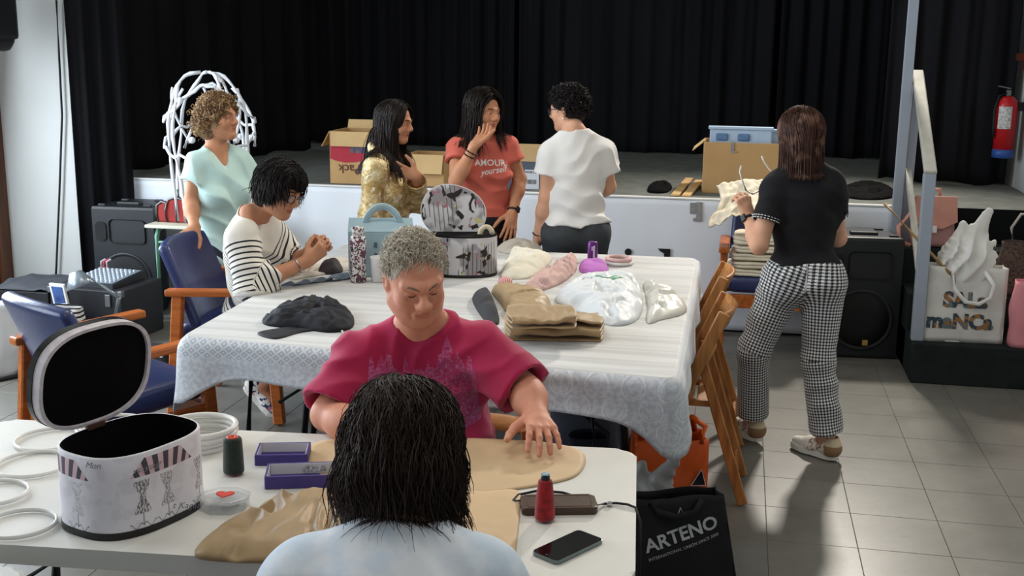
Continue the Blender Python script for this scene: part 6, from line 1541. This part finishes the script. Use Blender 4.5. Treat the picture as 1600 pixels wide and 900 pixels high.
# ------------------------------------------------------------------ boxes and odds on the stage
m_card = mat('brown_cardboard', (190, 152, 102), .8, var=.08, vscale=6); m_card_in = mat('cardboard_inside', (206, 172, 122), .85)
def carton(label, x0, x1, y0, y1, z0, h, flaps, m=None, rotz=0, th=.005):
    """flaps: dict side -> (length, angle from upright outwards in degrees)"""
    m = m or m_card; W, D_ = x1-x0, y1-y0
    t = thing('cardboard_box', label, 'box', ((x0+x1)/2, (y0+y1)/2, z0), rotz)
    w = B(); box(w, (0, 0, th/2), (W, D_, th)); obj('bottom', w, m, t); out = {}
    for s, (c, sz, ax) in dict(front=((0, -D_/2, h/2), (W, th, h), (0, -1)), back=((0, D_/2, h/2), (W, th, h), (0, 1)), left=((-W/2, 0, h/2), (th, D_, h), (-1, 0)), right=((W/2, 0, h/2), (th, D_, h), (1, 0))).items():
        w = B(); box(w, c, sz, bev=.0015, seg=1); wl = obj('wall', w, m, t); out[s] = wl
        if s in flaps:
            L, a = flaps[s]; a = math.radians(a); w = B(); base = Vector((c[0], c[1], h)); d = Vector((ax[0]*math.sin(a), ax[1]*math.sin(a), math.cos(a)))
            along = Vector((W*.97, 0, 0)) if ax[0] == 0 else Vector((0, D_*.97, 0)); nrm = Vector((ax[0]*math.cos(a), ax[1]*math.cos(a), -math.sin(a)))
            q = [base-along/2, base+along/2, base+along/2*.97+d*L, base-along/2*.97+d*L]; off = (nrm*th if a < 1.6 else Vector((ax[0], ax[1], 0))*th*2.2)
            lo = [w.verts.new(p+off*.6) for p in q]; hi = [w.verts.new(p+off*.6+nrm*th*.8) for p in q]; w.faces.new(lo); w.faces.new(hi[::-1])
            for i in range(4): w.faces.new((lo[i], lo[(i+1) % 4], hi[(i+1) % 4], hi[i]))
            obj('flap', w, m_card_in, wl)
    return t, out
bx1, w1 = carton('tall cardboard box with red print upside down, left of the gold jacket', -2.745, -2.375, 7.45, 7.80, SZ, .355, {'front': (.10, 172), 'left': (.12, 150), 'back': (.06, 8)})
m_red = mat('red_box_print', (178, 42, 60), .7)
w = B(); pts = [(-.183, .35), (.183, .35), (.183, .185), (.10, .17), (.0, .150), (-.08, .145), (-.14, .155), (-.183, .17)]
prism(w, pts, 0, .002, Matrix.Translation((0, -.178, 0)) @ Matrix.Rotation(PI/2, 4, 'X')); obj('red_print', w, m_red, w1['front'])
w = B(); box(w, (.045, -.1815, .238), (.17, .002, .05)); obj('picture_print', w, mat('blue_picture_print', (48, 56, 92), .6, rgb2=(120, 90, 84), vscale=40), w1['front'])
w = B(); lathe(w, [(.022, 0), (.022, .002)], (.13, -.180, .045), 16, sy=1.6, R=Matrix.Rotation(PI/2, 3, 'X') @ Matrix.Rotation(.6, 3, 'Z')); obj('red_spot', w, m_red, w1['front'])
text('printed_name', 'EuroPack', .085, (-2.56+.035, 7.45-.0055, SZ+.105), (-1, 0, 0), (0, 0, -1), mat('brown_ink', (96, 58, 52), .8), w1['front'], depth=.002)
bx2, _ = carton('small open cardboard box between the gold jacket and the salmon shirt', -2.20, -1.945, 7.46, 7.72, SZ, .215, {'front': (.13, 165), 'right': (.11, 60), 'left': (.1, 120)})
bx3, w3 = carton('blue grey cardboard box with a white label behind the salmon shirt', -1.56, -1.30, 7.47, 7.75, SZ, .19, {'front': (.10, 10), 'back': (.09, 5), 'right': (.08, 70)}, mat('blue_grey_carton', (84, 92, 106), .7))
w = B(); box(w, (.085, -.1435, .07), (.095, .002, .13)); lb = obj('label', w, mat('paper_label_white', (206, 210, 216), .7), w3['front'])
text('label_text', 'WORTUX', .021, (-1.345, 7.4645, SZ+.118), (1, 0, 0), (0, 0, 1), m_blk, lb, depth=.001)
for k in range(9): pass
w = B(); r_ = random.Random(5)
for k in range(12): box(w, (.055+.0055*k, -.1448, .055), (.0015+.0018*r_.random(), .001, .03))
obj('barcode', w, m_blk, lb, kind='stuff')
bxr, wr_ = carton('large cardboard box filled with pale blue bins at the right of the stage', -.232, .256, 7.65, 8.0, SZ, .335, {'left': (.09, 130)})
w = B(); box(w, (-.06, -.181, .31), (.02, .004, .07)); box(w, (-.05, -.183, .275), (.03, .003, .012)); obj('grey_tape', w, m_tape, wr_['front'])
m_bin = mat('pale_blue_plastic', (176, 198, 220), .4, var=.06)
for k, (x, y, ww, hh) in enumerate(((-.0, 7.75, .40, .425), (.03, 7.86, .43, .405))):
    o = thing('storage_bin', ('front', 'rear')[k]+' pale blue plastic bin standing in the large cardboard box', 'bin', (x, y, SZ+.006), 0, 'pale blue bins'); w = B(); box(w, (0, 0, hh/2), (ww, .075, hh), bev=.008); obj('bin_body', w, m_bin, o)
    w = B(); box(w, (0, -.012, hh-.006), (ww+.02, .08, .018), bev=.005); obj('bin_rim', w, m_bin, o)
    for q in (-.12, .02): w = B(); box(w, (q, -.042, hh-.065), (.075, .01, .045), bev=.008); obj('hand_hole', w, mat('shaded_hole_blue', (96, 128, 168), .4), o)  # solid darker blue blocks, painting the shade inside the hand holes
m_pine = wood('pale_pine', (222, 186, 134), (196, 156, 104), 0, .6)
for k, (a, b_) in enumerate((((1055, 305), (1077, 279)), ((1072, 306), (1093, 282)))):
    A, B2 = pz(*a, SZ+.012), pz(*b_, SZ+.03); w = B(); bar(w, A, B2, .055, .014, (0, 0, 1), .002); single(obj('wooden_slat', w, m_pine), ('short pale wooden slat on the stage edge, farther from the big box', 'short pale wooden slat on the stage edge, leaning nearest the big box')[k], 'wood', 'wooden slats')
o = patch('black_cloth', tp([(1012, 296), (1024, 291), (1042, 290), (1050, 295), (1040, 302), (1016, 302)], SZ), SZ+.002, .025, mat('black_cloth', (9, 9, 10), .9, spec=.1), 3, .03, 20, 12); single(o, 'small black cloth beside the wooden slats on the stage', 'fabric')
o = patch('black_cloth', tp([(1312, 303), (1325, 292), (1360, 289), (1392, 296), (1398, 308), (1370, 313), (1330, 311)], SZ), SZ+.002, .035, MATS['black_cloth'], 8, .03, 17, 16); single(o, 'heap of black cloth at the right end of the stage', 'fabric')
# ------------------------------------------------------------------ fire extinguisher
fe = thing('fire_extinguisher', 'red fire extinguisher with blue base hanging on the right wall', 'fire extinguisher', (1.772, 8.40, 1.08)); m_fr = mat('red_enamel', (188, 28, 34), .3)
w = B(); lathe(w, [(.068, .055), (.068, .36), (.060, .39), (.035, .415), (.022, .42)], n=28); obj('cylinder', w, m_fr, fe, smooth=True)
w = B(); lathe(w, [(.060, 0), (.070, .004), (.070, .058), (.066, .060)], n=28); obj('base_ring', w, mat('blue_enamel', (44, 84, 158), .4), fe, smooth=True)
w = B(); grid_mesh(w, 10, 2, lambda u, v: (.0695*math.sin(-.9+1.3*u-.1), -.0695*math.cos(-.9+1.3*u-.1), .20+.15*v)); obj('label', w, mat('white_label', (216, 214, 210), .5, rgb2=(150, 148, 150), vscale=60), fe)
w = B(); box(w, (0, 0, .44), (.03, .03, .04), bev=.004); obj('valve', w, m_grey_metal, fe)
w = B(); bar(w, (.01, 0, .47), (-.07, -.01, .485), .02, .008); obj('lever', w, m_grey_metal, fe)
w = B(); tube(w, [(-.015, -.01, .44), (-.06, -.02, .42), (-.085, -.03, .33), (-.082, -.035, .2), (-.078, -.03, .14)], .009, 8); obj('hose', w, m_cord, fe, smooth=True)
w = B(); box(w, (.098, 0, .35), (.06, .03, .06)); obj('wall_bracket', w, m_dark_metal, fe)
# ------------------------------------------------------------------ green school desk with red crown and white woven lattice
ds = thing('school_desk', 'school desk with mint green tube frame and pale top behind the mint woman', 'desk', (-3.40, 6.98, 0)); m_mint = mat('mint_green_tube', (112, 160, 138), .4)
w = B(); box(w, (0, 0, .625), (.74, .46, .022), bev=.006); obj('desk_top', w, mat('pale_desk_top', (206, 204, 184), .5), ds)
for x in (-.30, .30):
    w = B(); tube(w, [(x, -.20, .006), (x, -.20, .56), (x, -.17, .605), (x, .17, .605), (x, .20, .56), (x, .20, .006)], .016, 10); obj('leg_frame', w, m_mint, ds, smooth=True)
w = B(); tube(w, [(-.30, -.20, .52), (.30, -.20, .52)], .010, 8); obj('cross_bar', w, m_mint, ds)
for x in (-.22, .02):
    w = B(); tube(w, [(x+(.055-.004*i)*math.cos(i*.5), -.20, .49+(.055-.004*i)*math.sin(i*.5)) for i in range(13)], .005, 6); obj('scroll', w, m_grey_metal, ds, smooth=True)
cr = thing('red_crown', 'red padded crown with silver trim standing on the school desk', 'crown', (-3.60, 6.90, .637)); m_cr = mat('red_velvet', (150, 36, 32), .7, var=.2, vscale=14)
lob = [(-.13, 0), (-.14, .06), (-.135, .11), (-.10, .135), (-.065, .12), (-.05, .15), (0, .165), (.05, .15), (.065, .12), (.10, .135), (.135, .11), (.14, .06), (.13, 0)]
w = B(); prism(w, lob, -.03, .03, Matrix.Rotation(PI/2, 4, 'X'), bev=.012); obj('crown_body', w, m_cr, cr)
w = B(); tube(w, [(x*1.02, -.032, z*1.02) for x, z in lob], .007, 6); obj('trim', w, m_grey_metal, cr, smooth=True)
for k, x in enumerate((-.07, .0, .07)): w = B(); tube(w, [(x, -.036, .005), (x*1.1, -.04, .08), (x*.9, -.036, .135+.03*(x == 0))], .006, 6); obj('rib', w, m_grey_metal, cr, smooth=True)
w = B(); lathe(w, [(.006, .16), (.012, .172), (.006, .186), (.004, .20), (.009, .21), (.0, .222)], n=10); obj('finial', w, m_grey_metal, cr, smooth=True)
bxg = thing('white_carton', 'pale grey carton with black letters under the school desk', 'box', (-3.33, 7.02, 0)); w = B(); box(w, (0, 0, .17), (.34, .26, .34), bev=.004); cbx = obj('carton_body', w, mat('pale_grey_carton', (150, 154, 160), .7), bxg)
text('letter', 'A', .09, (-3.43, 6.889, .25), (1, 0, 0), (0, 0, 1), m_blk, cbx, depth=.002)
def lattice():
    t = thing('woven_lattice', 'white paper rope lattice dome rising behind the mint woman', 'lattice', (-3.36, 6.90, .637)); m_rope = mat('white_paper_rope', (226, 228, 234), .6)
    cx, cy = 0, 0; RX, RY, Hh = .33, .22, .97
    def P(th, ph, j=0):   # ph 0 bottom .. 1 top
        z = .02+Hh*math.sin(ph*PI/2)**.85; r = math.cos(ph*PI/2)**.55 if ph < 1 else 0
        bul = 1.0-.25*(1-min(1, ph*2.2)); return (RX*bul*r*math.cos(th)+.02*math.sin(th*3+j), RY*bul*r*math.sin(th)+.01*j % .02, z*.985)
    r_ = random.Random(9)
    for k in range(7):                                               # rising strands
        th = 2*PI*k/7+r_.uniform(-.25, .25); tw = r_.uniform(-1.0, 1.0); w = B()
        tube(w, [P(th+tw*(i/14)+.05*math.sin(i), i/14*.985, k) for i in range(15)], [.010+.003*math.sin(i*1.7+k) for i in range(15)], 6); obj('rising_strand', w, m_rope, t, smooth=True)
    for k, (ph, tilt) in enumerate(((.34, .10), (.58, -.14))):
        w = B(); tube(w, [P(2*PI*i/40, ph+tilt*math.sin(2*PI*i/40*(1+k % 2)+k)+.015*math.sin(i*1.9), k) for i in range(40)], .010, 6, closed=True); obj('ring_strand', w, m_rope, t, smooth=True)
    for k in range(6):
        th = 2*PI*k/6+.3; w = B(); tube(w, [P(th+.75*(i/8), .30+.38*(i/8), k) for i in range(9)], .009, 6); obj('diagonal_strand', w, m_rope, t, smooth=True)
    for k in range(7):
        th = r_.uniform(0, 6.28); ph = r_.choice((.34, .58)); w = B(); bmesh.ops.create_icosphere(w, subdivisions=2, radius=.022); bmesh.ops.translate(w, verts=w.verts, vec=P(th, ph, 0)); obj('knot', w, m_rope, t, smooth=True)
lattice()
# ------------------------------------------------------------------ left: flight case, mixer, lamp, bags
fc_ = thing('flight_case', 'black equipment case with metal latches on the floor before the loudspeaker', 'case', (-3.83, 6.36, 0), math.radians(-4)); m_case = mat('black_case_laminate', (24, 24, 28), .5, var=.15, vscale=30)
w = B(); box(w, (0, 0, .165), (.50, .44, .33), bev=.008); obj('case_body', w, m_case, fc_)
for x in (-.14, .16):
    w = B(); box(w, (x, -.225, .27), (.035, .012, .075), bev=.003); obj('latch', w, m_grey_metal, fc_)
for x in (-.245, .245): w = B(); box(w, (x, -.215, .315), (.03, .03, .04), bev=.006); obj('corner_guard', w, m_grey_metal, fc_)
mx = thing('audio_mixer', 'small silver audio mixer with rows of knobs on the black case', 'mixer', (-3.83, 6.36, .331), math.radians(-4))
w = B(); prism(w, [(-.17, 0), (.17, 0), (.17, .05), (-.17, .025)], -.16, .16, Matrix.Rotation(PI/2, 4, 'Z') @ Matrix.Rotation(PI/2, 4, 'X')); obj('mixer_body', w, mat('mixer_black', (40, 42, 46), .5), mx)
w = B(); bar(w, (0, -.155, .030), (0, .155, .0535), .30, .003, (0, 0, 1)); obj('panel', w, mat('mixer_panel', (124, 134, 146), .4, metal=.3), mx)
w = B()
for i in range(9):
    for j in range(7): x = -.125+.031*i; y = -.135+.042*j; z = .031+.0758*(y+.155); lathe(w, [(.0075, 0), (.0065, .012), (0, .0125)], (x, y, z), 8)
obj('knobs', w, mat('pale_knob', (196, 204, 212), .4), mx, kind='stuff')
for k, (x, c) in enumerate(((-.10, (200, 60, 80)), (-.08, (210, 190, 200)), (-.12, (190, 196, 206)))):
    w = B(); tube(w, [(x, .13, .05), (x, .13, .10), (x+.01, .16, .11)], .006, 6); obj('cable_plug', w, mat('plug_%d' % k, c, .5), mx)
bb_ = thing('equipment_box', 'low black box with a cloth cover beside the equipment case', 'case', (-4.32, 6.42, 0)); w = B(); box(w, (0, 0, .14), (.36, .42, .28), bev=.01); obj('box_body', w, m_case, bb_)
w = B(); grid_mesh(w, 16, 14, lambda u, v: (-.19+.38*u, -.22+.44*v, .287+.03*max(0, mnoise.noise((u*4, v*4, 2)))+.02*math.sin(v*3))); cv_ = obj('cloth_cover', w, mat('dark_grey_cover', (52, 54, 60), .8), bb_, smooth=True); solid(cv_, .006)
lm = thing('silver_lamp', 'silver desk lamp with a hinged arm lying on the black case', 'lamp', (-3.47, 6.08, .0)); m_lam = mat('silver_lamp_metal', (150, 160, 168), .3, metal=.6)
w = B(); lathe(w, [(.02, .09), (.035, .085), (.055, .05), (.085, 0), (.083, -.002), (.05, .045), (.018, .08)], (-.16, -.32, .44), 24, R=Matrix.Rotation(-.35, 3, 'Y')); obj('lamp_shade', w, m_lam, lm, smooth=True)
w = B(); tube(w, [(-.14, -.32, .50), (-.02, -.31, .44), (.06, -.30, .38)], .010, 8); obj('upper_arm', w, m_lam, lm, smooth=True)
w = B(); tube(w, [(.06, -.30, .38), (.0, -.28, .2), (-.02, -.27, .02)], .012, 8); obj('lower_arm', w, m_lam, lm, smooth=True)
w = B(); lathe(w, [(.085, 0), (.085, .012), (.02, .025), (0, .026)], (-.02, -.27, 0), 24); obj('lamp_base', w, m_lam, lm, smooth=True)
pf = thing('picture_frame', 'white framed blue picture leaning by the low black box', 'picture', tuple(py(96, 488, 6.02)*[1, 1, 0]+[0, 0, .19]), math.radians(-10))
for nm_, sz_, yy, m_ in (('frame', (.11, .015, .20), 0, m_inner), ('picture', (.08, .006, .165), -.008, mat('blue_picture', (70, 100, 160), .4, rgb2=(40, 60, 110), vscale=14))): w = B(); box(w, (0, yy, .10), sz_, Matrix.Rotation(.2, 3, 'X'), bev=.002); obj(nm_, w, m_, pf)
w = B(); box(w, (0, .05, -.095), (.14, .12, .19), bev=.006); obj('stand', w, m_case, pf)
def soft_bag(name, label, cat, loc, rotz, W, D_, H, m, bulge=.25, seed=1, parent_parts=True, lean=0, pinch=.55, group=None):
    t = thing(name, label, cat, loc, rotz, group); w = B(); N = 44; S = superellipse(1, 1, N, 3.2)
    def fn(u, v):
        i = int(round(u*N)) % N; k = 1+bulge*math.sin(min(1, v*1.15)*PI)*.25; pk = 1-(1-pinch)*v**2
        x = S[i][0]*W/2*k; y = S[i][1]*D_/2*k*pk; z = H*v
        nz = mnoise.noise((x*9+seed, y*9, z*7))*.018*min(1, v*4); return (x+nz*S[i][0], y+nz*S[i][1]+lean*z, z+.012*mnoise.noise((x*7, y*7, seed))*v)
    V = grid_mesh(w, N, 16, fn, True); w.faces.new([V[i][0] for i in range(N)][::-1]); o = obj('bag_body', w, m, t, smooth=True); solid(o, .003, -1); return t, o
m_stripe = NG('black_white_canvas', .85); q = m_stripe.sep(m_stripe.obj()); m_stripe = m_stripe.color(m_stripe.mix(m_stripe.lt(m_stripe.mod(m_stripe.add(q[2], m_stripe.mul(m_stripe.noise(m_stripe.obj(), 6, 2), .02)), .026), .011), (216, 210, 204), (30, 28, 34)))
sb_, _o = soft_bag('striped_bag', 'black and white striped canvas bag on the floor by the window side', 'bag', (-3.82, 5.76, 0), math.radians(10), .34, .20, .31, m_stripe, .3, 3)
wb_, _o = soft_bag('white_bag', 'bulging white fabric bag at the left picture edge', 'bag', (-4.03, 5.42, 0), 0, .34, .26, .40, mat('white_nylon', (216, 218, 222), .6, bump=.05, bscale=60), .6, 6, pinch=.7)
w = B(); tube(w, [(-.1, -.15, .012), (.05, -.19, .012), (.18, -.14, .012), (.24, -.04, .012)], .012, 6); obj('strap', w, m_cord, wb_, smooth=True)
# floor clutter behind the empty armchair
gb = thing('mint_box_lid', 'flat mint green box lid on the floor behind the empty armchair', 'box', (-3.16, 5.62, 0), math.radians(10)); w = B(); box(w, (0, 0, .03), (.52, .34, .06), bev=.006); obj('lid_body', w, mat('mint_card', (176, 210, 190), .7), gb)
bp_ = thing('black_bag', 'small black bag with white lettering on the mint box lid', 'bag', (-3.12, 5.60, .061)); w = B(); box(w, (0, 0, .055), (.24, .13, .11), bev=.04, seg=4); obj('bag_body', w, mat('black_nylon', (28, 30, 34), .6), bp_, smooth=True)
text('lettering', 'WOSC', .045, (-3.09, 5.533, .135), (1, 0, 0), (0, .25, 1), m_inner, bp_, depth=.002, shear=.2)
# cable on the white wall
w = B(); tube(w, [py(*q) for q in ((88, 0, 6.96), (92, 80, 6.97), (97, 180, 6.97), (93, 300, 6.97), (88, 418, 6.97), (86, 450, 6.97))], .007, 6); single(obj('wall_cable', w, m_cord, smooth=True), 'thin black cable running down the white wall by the curtain', 'cable')
# ------------------------------------------------------------------ cream shirts on the armchair
m_cream = mat('cream_jersey', (228, 218, 196), .85, var=.08, vscale=7)
for k in range(5):
    c0 = (.20+.012*(k % 2), 6.90-.008*k); w_ = .22-.008*k; pts = [(c0[0]-w_, c0[1]-.18), (c0[0], c0[1]-.20+.01*k), (c0[0]+w_, c0[1]-.18), (c0[0]+w_+.01, c0[1]), (c0[0]+w_-.01, c0[1]+.17), (c0[0], c0[1]+.18), (c0[0]-w_, c0[1]+.16), (c0[0]-w_-.015, c0[1])]
    single(fold_slab('folded_shirt', pts, .497+.047*k, .036, m_cream, k*2.3+1, 2), ('lowest', 'second lowest', 'middle', 'second highest', 'topmost')[k]+' folded cream shirt of the pile on the armchair', 'shirt', 'cream shirts on the armchair')
def drape(u, v):
    x = -.13+.40*u+.03*math.sin(v*5); z = .955-.16*v+.05*math.sin(u*PI)-.10*max(0, .35-u)*v; y = 7.10-.42*v-.035*math.sin(u*13+v*4+2*math.sin(u*3))*(.3+v)
    return (x, y+.02*mnoise.noise((u*4, v*4, 1)), z+.03*mnoise.noise((u*5, v*6, 3))+.018*(1-abs(mnoise.noise((u*9, v*5, 8)))*2))
w = B(); grid_mesh(w, 44, 36, drape); o = obj('draped_shirt', w, m_cream, smooth=True); solid(o, .006); single(o, 'unfolded cream shirt draped over the pile on the armchair', 'shirt', 'cream shirts on the armchair')
# ------------------------------------------------------------------ bags on the steps
def tote(name, label, cat, c, rotz, W, D_, H, m, z0, hand=None, sag=.01, seed=2, taper=1.0):
    t = thing(name, label, cat, (c[0], c[1], z0), rotz)
    for s, nm in ((-1, 'front_panel'), (1, 'back_panel')):
        w = B(); grid_mesh(w, 20, 16, lambda u, v: ((u-.5)*W*(1+(taper-1)*v), s*(D_/2*(1-.25*v)+sag*math.sin(u*PI)*math.sin(v*PI)+.010*mnoise.noise((u*4+seed, v*4, s))), H*v+.012*math.sin(u*9+seed)*v*.4)); o = obj(nm, w, m, t, smooth=True); solid(o, .003)
        if s < 0: fp = o
    for s in (-1, 1):
        w = B(); grid_mesh(w, 6, 16, lambda u, v: (s*W/2*(1+(taper-1)*v)-s*.012*math.sin(u*PI), (u-.5)*D_*(1-.25*v), H*v)); solid(obj('side_panel', w, m, t, smooth=True), .003)
    w = B(); box(w, (0, 0, .003), (W, D_, .006)); obj('bottom', w, m, t)
    return t, fp
m_tote = mat('white_woven_plastic', (206, 204, 198), .5, var=.06, vscale=20)
tt, fp = tote('printed_tote', 'white shopping tote lettered SALA MANCA on the lowest stage step', 'bag', (1.255, 6.57, 0), math.radians(3), .42, .15, .42, m_tote, .2265)
for x in (-.085, .085):
    w = B(); box(w, (x, -.060, .42), (.035, .006, .06)); obj('handle_tab', w, m_inner, tt)
w = B(); tube(w, [(-.085, -.068, .40), (-.07, -.098, .30), (-.01, -.105, .235), (.06, -.105, .225), (.12, -.10, .26), (.135, -.09, .33), (.085, -.068, .40)], .012, 6, flat=((0, 1, 0), .3)); obj('handle', w, m_inner, tt, smooth=True)
Tt = bvh_of(fp, TF[tt.name]); g = NG('collage_lettering', .5); m_col = g.color(g.mix(g.smooth(g.noise(g.obj(), 30, 2), .52, .56), g.mix(g.smooth(g.noise(g.obj(), 18, 2), .5, .55), (52, 66, 76), (96, 112, 116)), (150, 106, 62)))
r_x = V3(math.cos(math.radians(3)), math.sin(math.radians(3)), 0)
text('lettering', 'SALa', .112, V3(1.25, 6.2, .2265+.235)+r_x*.02, r_x, (0, 0, 1), m_col, tt, target=Tt, bold=.006, depth=.004)
text('lettering', 'maNCa', .112, V3(1.25, 6.2, .2265+.115)+r_x*.0, r_x, (0, 0, 1), m_col, tt, target=Tt, bold=.006, depth=.004)
# plastic bag in the tote
def plastic_blob(name, label, c, H, R0, m, seed):
    f = Field(); r = np.random.RandomState(seed); c = np.asarray(c, float)
    f.el(c+V3(0, 0, H*.30), (R0, R0*.55, H*.38), None, .05); f.rc(c+V3(-.02, 0, H*.4), c+V3(.10, .0, H*.98), R0*.55, R0*.18, .05, flat=((0, 1, 0), .5)); f.rc(c+V3(.05, 0, H*.3), c+V3(.135, -.01, H*.62), R0*.4, R0*.14, .04, flat=((0, 1, 0), .5)); f.rc(c+V3(-.05, 0, H*.3), c+V3(-.03, 0, H*.80), R0*.5, R0*.2, .04, flat=((0, 1, 0), .5))
    a, b_ = folds(.016, 38, seed, unit(V3(.93, .3, -.2)), .25), folds(.007, 75, seed+1, unit(V3(.8, .3, .5)), .3)
    V, F = f.mesh(.006, disp=lambda X, Y, Z: a(X, Y, Z)+b_(X, Y, Z)); return single(link(name, np_mesh(name, V, F), m), label, 'plastic bag')
plastic_blob('plastic_bag', 'crumpled white plastic bag sticking out of the lettered tote', (1.25, 6.57, .50), .46, .155, mat('milky_plastic', (224, 222, 216), .4, alpha=.95), 4)
w = B(); tube(w, [py(1382, 318, 6.62), py(1430, 370, 6.56), py(1487, 430, 6.50)], .009, 8); single(obj('bamboo_stick', w, mat('bamboo', (176, 140, 92), .5), smooth=True), 'thin bamboo stick leaning out of the lettered tote', 'stick')
pk_, _o = soft_bag('pink_bag', 'pink fabric bag on the lowest step at the right picture edge', 'bag', (1.595, 6.50, .2265), 0, .20, .14, .36, mat('dusty_pink_canvas', (206, 132, 138), .8, var=.1, vscale=12), .15, 8, pinch=.9)
wv_, _o = soft_bag('woven_bag', 'brown woven handbag on the second step at the right picture edge', 'bag', (1.62, 6.86, .4415), 0, .26, .14, .30, mat('brown_weave', (96, 76, 66), .8, rgb2=(52, 38, 34), vscale=70, bump=.6, bscale=90), .2, 9, pinch=.6)
w = B(); tube(w, [(-.07+.0, 0, .29), (-.085, 0, .38), (-.04, 0, .46), (.02, 0, .46), (.06, 0, .38), (.07, 0, .29)], .008, 8); obj('handle', w, mat('grey_strap', (160, 156, 150), .6), wv_, smooth=True)
# backpack
bk = thing('backpack', 'pale pink leather backpack with a flap on the upper stage step', 'backpack', (1.15, 7.14, .6515), math.radians(2)); m_pk = mat('blush_leather', (196, 138, 122), .5, var=.1, vscale=14)
w = B(); box(w, (0, 0, .15), (.26, .13, .30), bev=.035, seg=3, taper=(.86, .8)); obj('backpack_body', w, mat('mauve_leather', (158, 116, 112), .5), bk, smooth=True)
w = B(); prism(w, [(-.115, .31), (.115, .31), (.13, .16), (.05, .115), (-.05, .115), (-.13, .16)], 0, .014, Matrix.Translation((0, -.062, 0)) @ Matrix.Rotation(PI/2, 4, 'X'), bev=.004); obj('flap', w, m_pk, bk)
w = B(); box(w, (.0, -.083, .115), (.03, .008, .045), bev=.003); obj('buckle', w, m_silver, bk)
w = B(); tube(w, [(-.03, -.01, .295), (-.025, -.015, .345), (.025, -.015, .345), (.03, -.01, .295)], .010, 6); obj('top_loop', w, m_pk, bk, smooth=True)
w = B(); tube(w, [(-.13, -.03, .20), (-.20, -.06, .12), (-.20, -.10, .04), (-.13, -.08, .012)], .014, 6, flat=((0, 1, 0), .4)); obj('shoulder_strap', w, m_pk, bk, smooth=True)
# ------------------------------------------------------------------ bags under and beside the long table
m_btote = mat('black_nonwoven', (20, 20, 22), .8, bump=.2, bscale=200)
ta, fa = tote('black_tote', 'black tote bag with silver lettering on the floor beside the white table', 'bag', (-.155, 3.70, 0), math.radians(22), .44, .10, .33, m_btote, .0, taper=.72)
Ta = bvh_of(fa, TF[ta.name]); m_slv = mat('silver_print', (190, 190, 194), .4); rx = V3(math.cos(math.radians(22)), math.sin(math.radians(22)), 0); nrm_ = V3(math.sin(math.radians(22)), -math.cos(math.radians(22)), 0); oc = V3(-.155, 3.70, .20)+nrm_*.2
text('lettering', 'ARTENO', .066, oc+rx*.01, rx+UPZ*.30, (0, 0, 1), m_slv, ta, target=Ta, bold=.0016, depth=.004)
text('lettering', 'INTERNATIONAL UNION SINCE 2009', .0155, oc-V3(0, 0, .046)+rx*.02, rx+UPZ*.30, (0, 0, 1), m_slv, ta, target=Ta, depth=.004)
w = B(); tube(w, [(.02, -.055, .262), (.0, -.057, .30), (-.012, -.056, .262)], .003, 5); obj('peak_logo', w, m_slv, ta)
for s in (-1,):
    w = B(); tube(w, [(-.10, -.045, .32), (-.08, -.06, .29), (-.02, -.065, .27), (.05, -.06, .28), (.08, -.045, .32)], .013, 6, flat=((0, 1, 0), .3)); obj('handle', w, m_btote, ta, smooth=True)
plastic_blob('plastic_bag', 'grey plastic bag bulging behind the black tote', (-.26, 4.03, 0), .36, .12, mat('grey_plastic', (170, 168, 164), .45), 14)
to, fo = tote('orange_bag', 'orange shopping bag with a black emblem behind the black tote', 'bag', (-.21, 4.26, 0), math.radians(14), .28, .16, .34, mat('orange_plastic', (222, 92, 28), .45, var=.1, vscale=9), 0, sag=.02, seed=5)
w = B(); prism(w, [(-.028, -.03), (.028, -.03), (.010, .035)], 0, .003, Matrix.Translation((.10, -.092, .20)) @ Matrix.Rotation(PI/2, 4, 'X')); em = obj('emblem', w, m_blk, to)
w = B(); tube(w, [(.072, -.096, .17), (.128, -.096, .17), (.11, -.096, .235)], .002, 5, closed=True); obj('emblem_edge', w, m_inner, em)
w = B(); box(w, (.11, -.094, .05), (.05, .003, .012)); obj('print_bar', w, m_blk, to)
w = B(); tube(w, [(.11, -.07, .33), (.12, -.08, .40), (.08, -.02, .42), (.11, .06, .34)], .012, 6, flat=((0, 1, 0), .4)); obj('handle', w, MATS['orange_plastic'], to, smooth=True)
sb2, _o = soft_bag('denim_bag', 'blue grey fabric bag on the floor under the long table', 'bag', (-.60, 4.70, 0), .0, .28, .24, .36, mat('slate_canvas', (92, 98, 112), .8, var=.2, vscale=8), .3, 12, pinch=.8)
sb3, _o = soft_bag('navy_bag', 'dark navy bag between the orange bag and the blue grey bag', 'bag', (-.54, 4.40, 0), .0, .17, .15, .27, mat('dark_navy_cloth', (30, 32, 48), .8), .3, 13, pinch=.8)
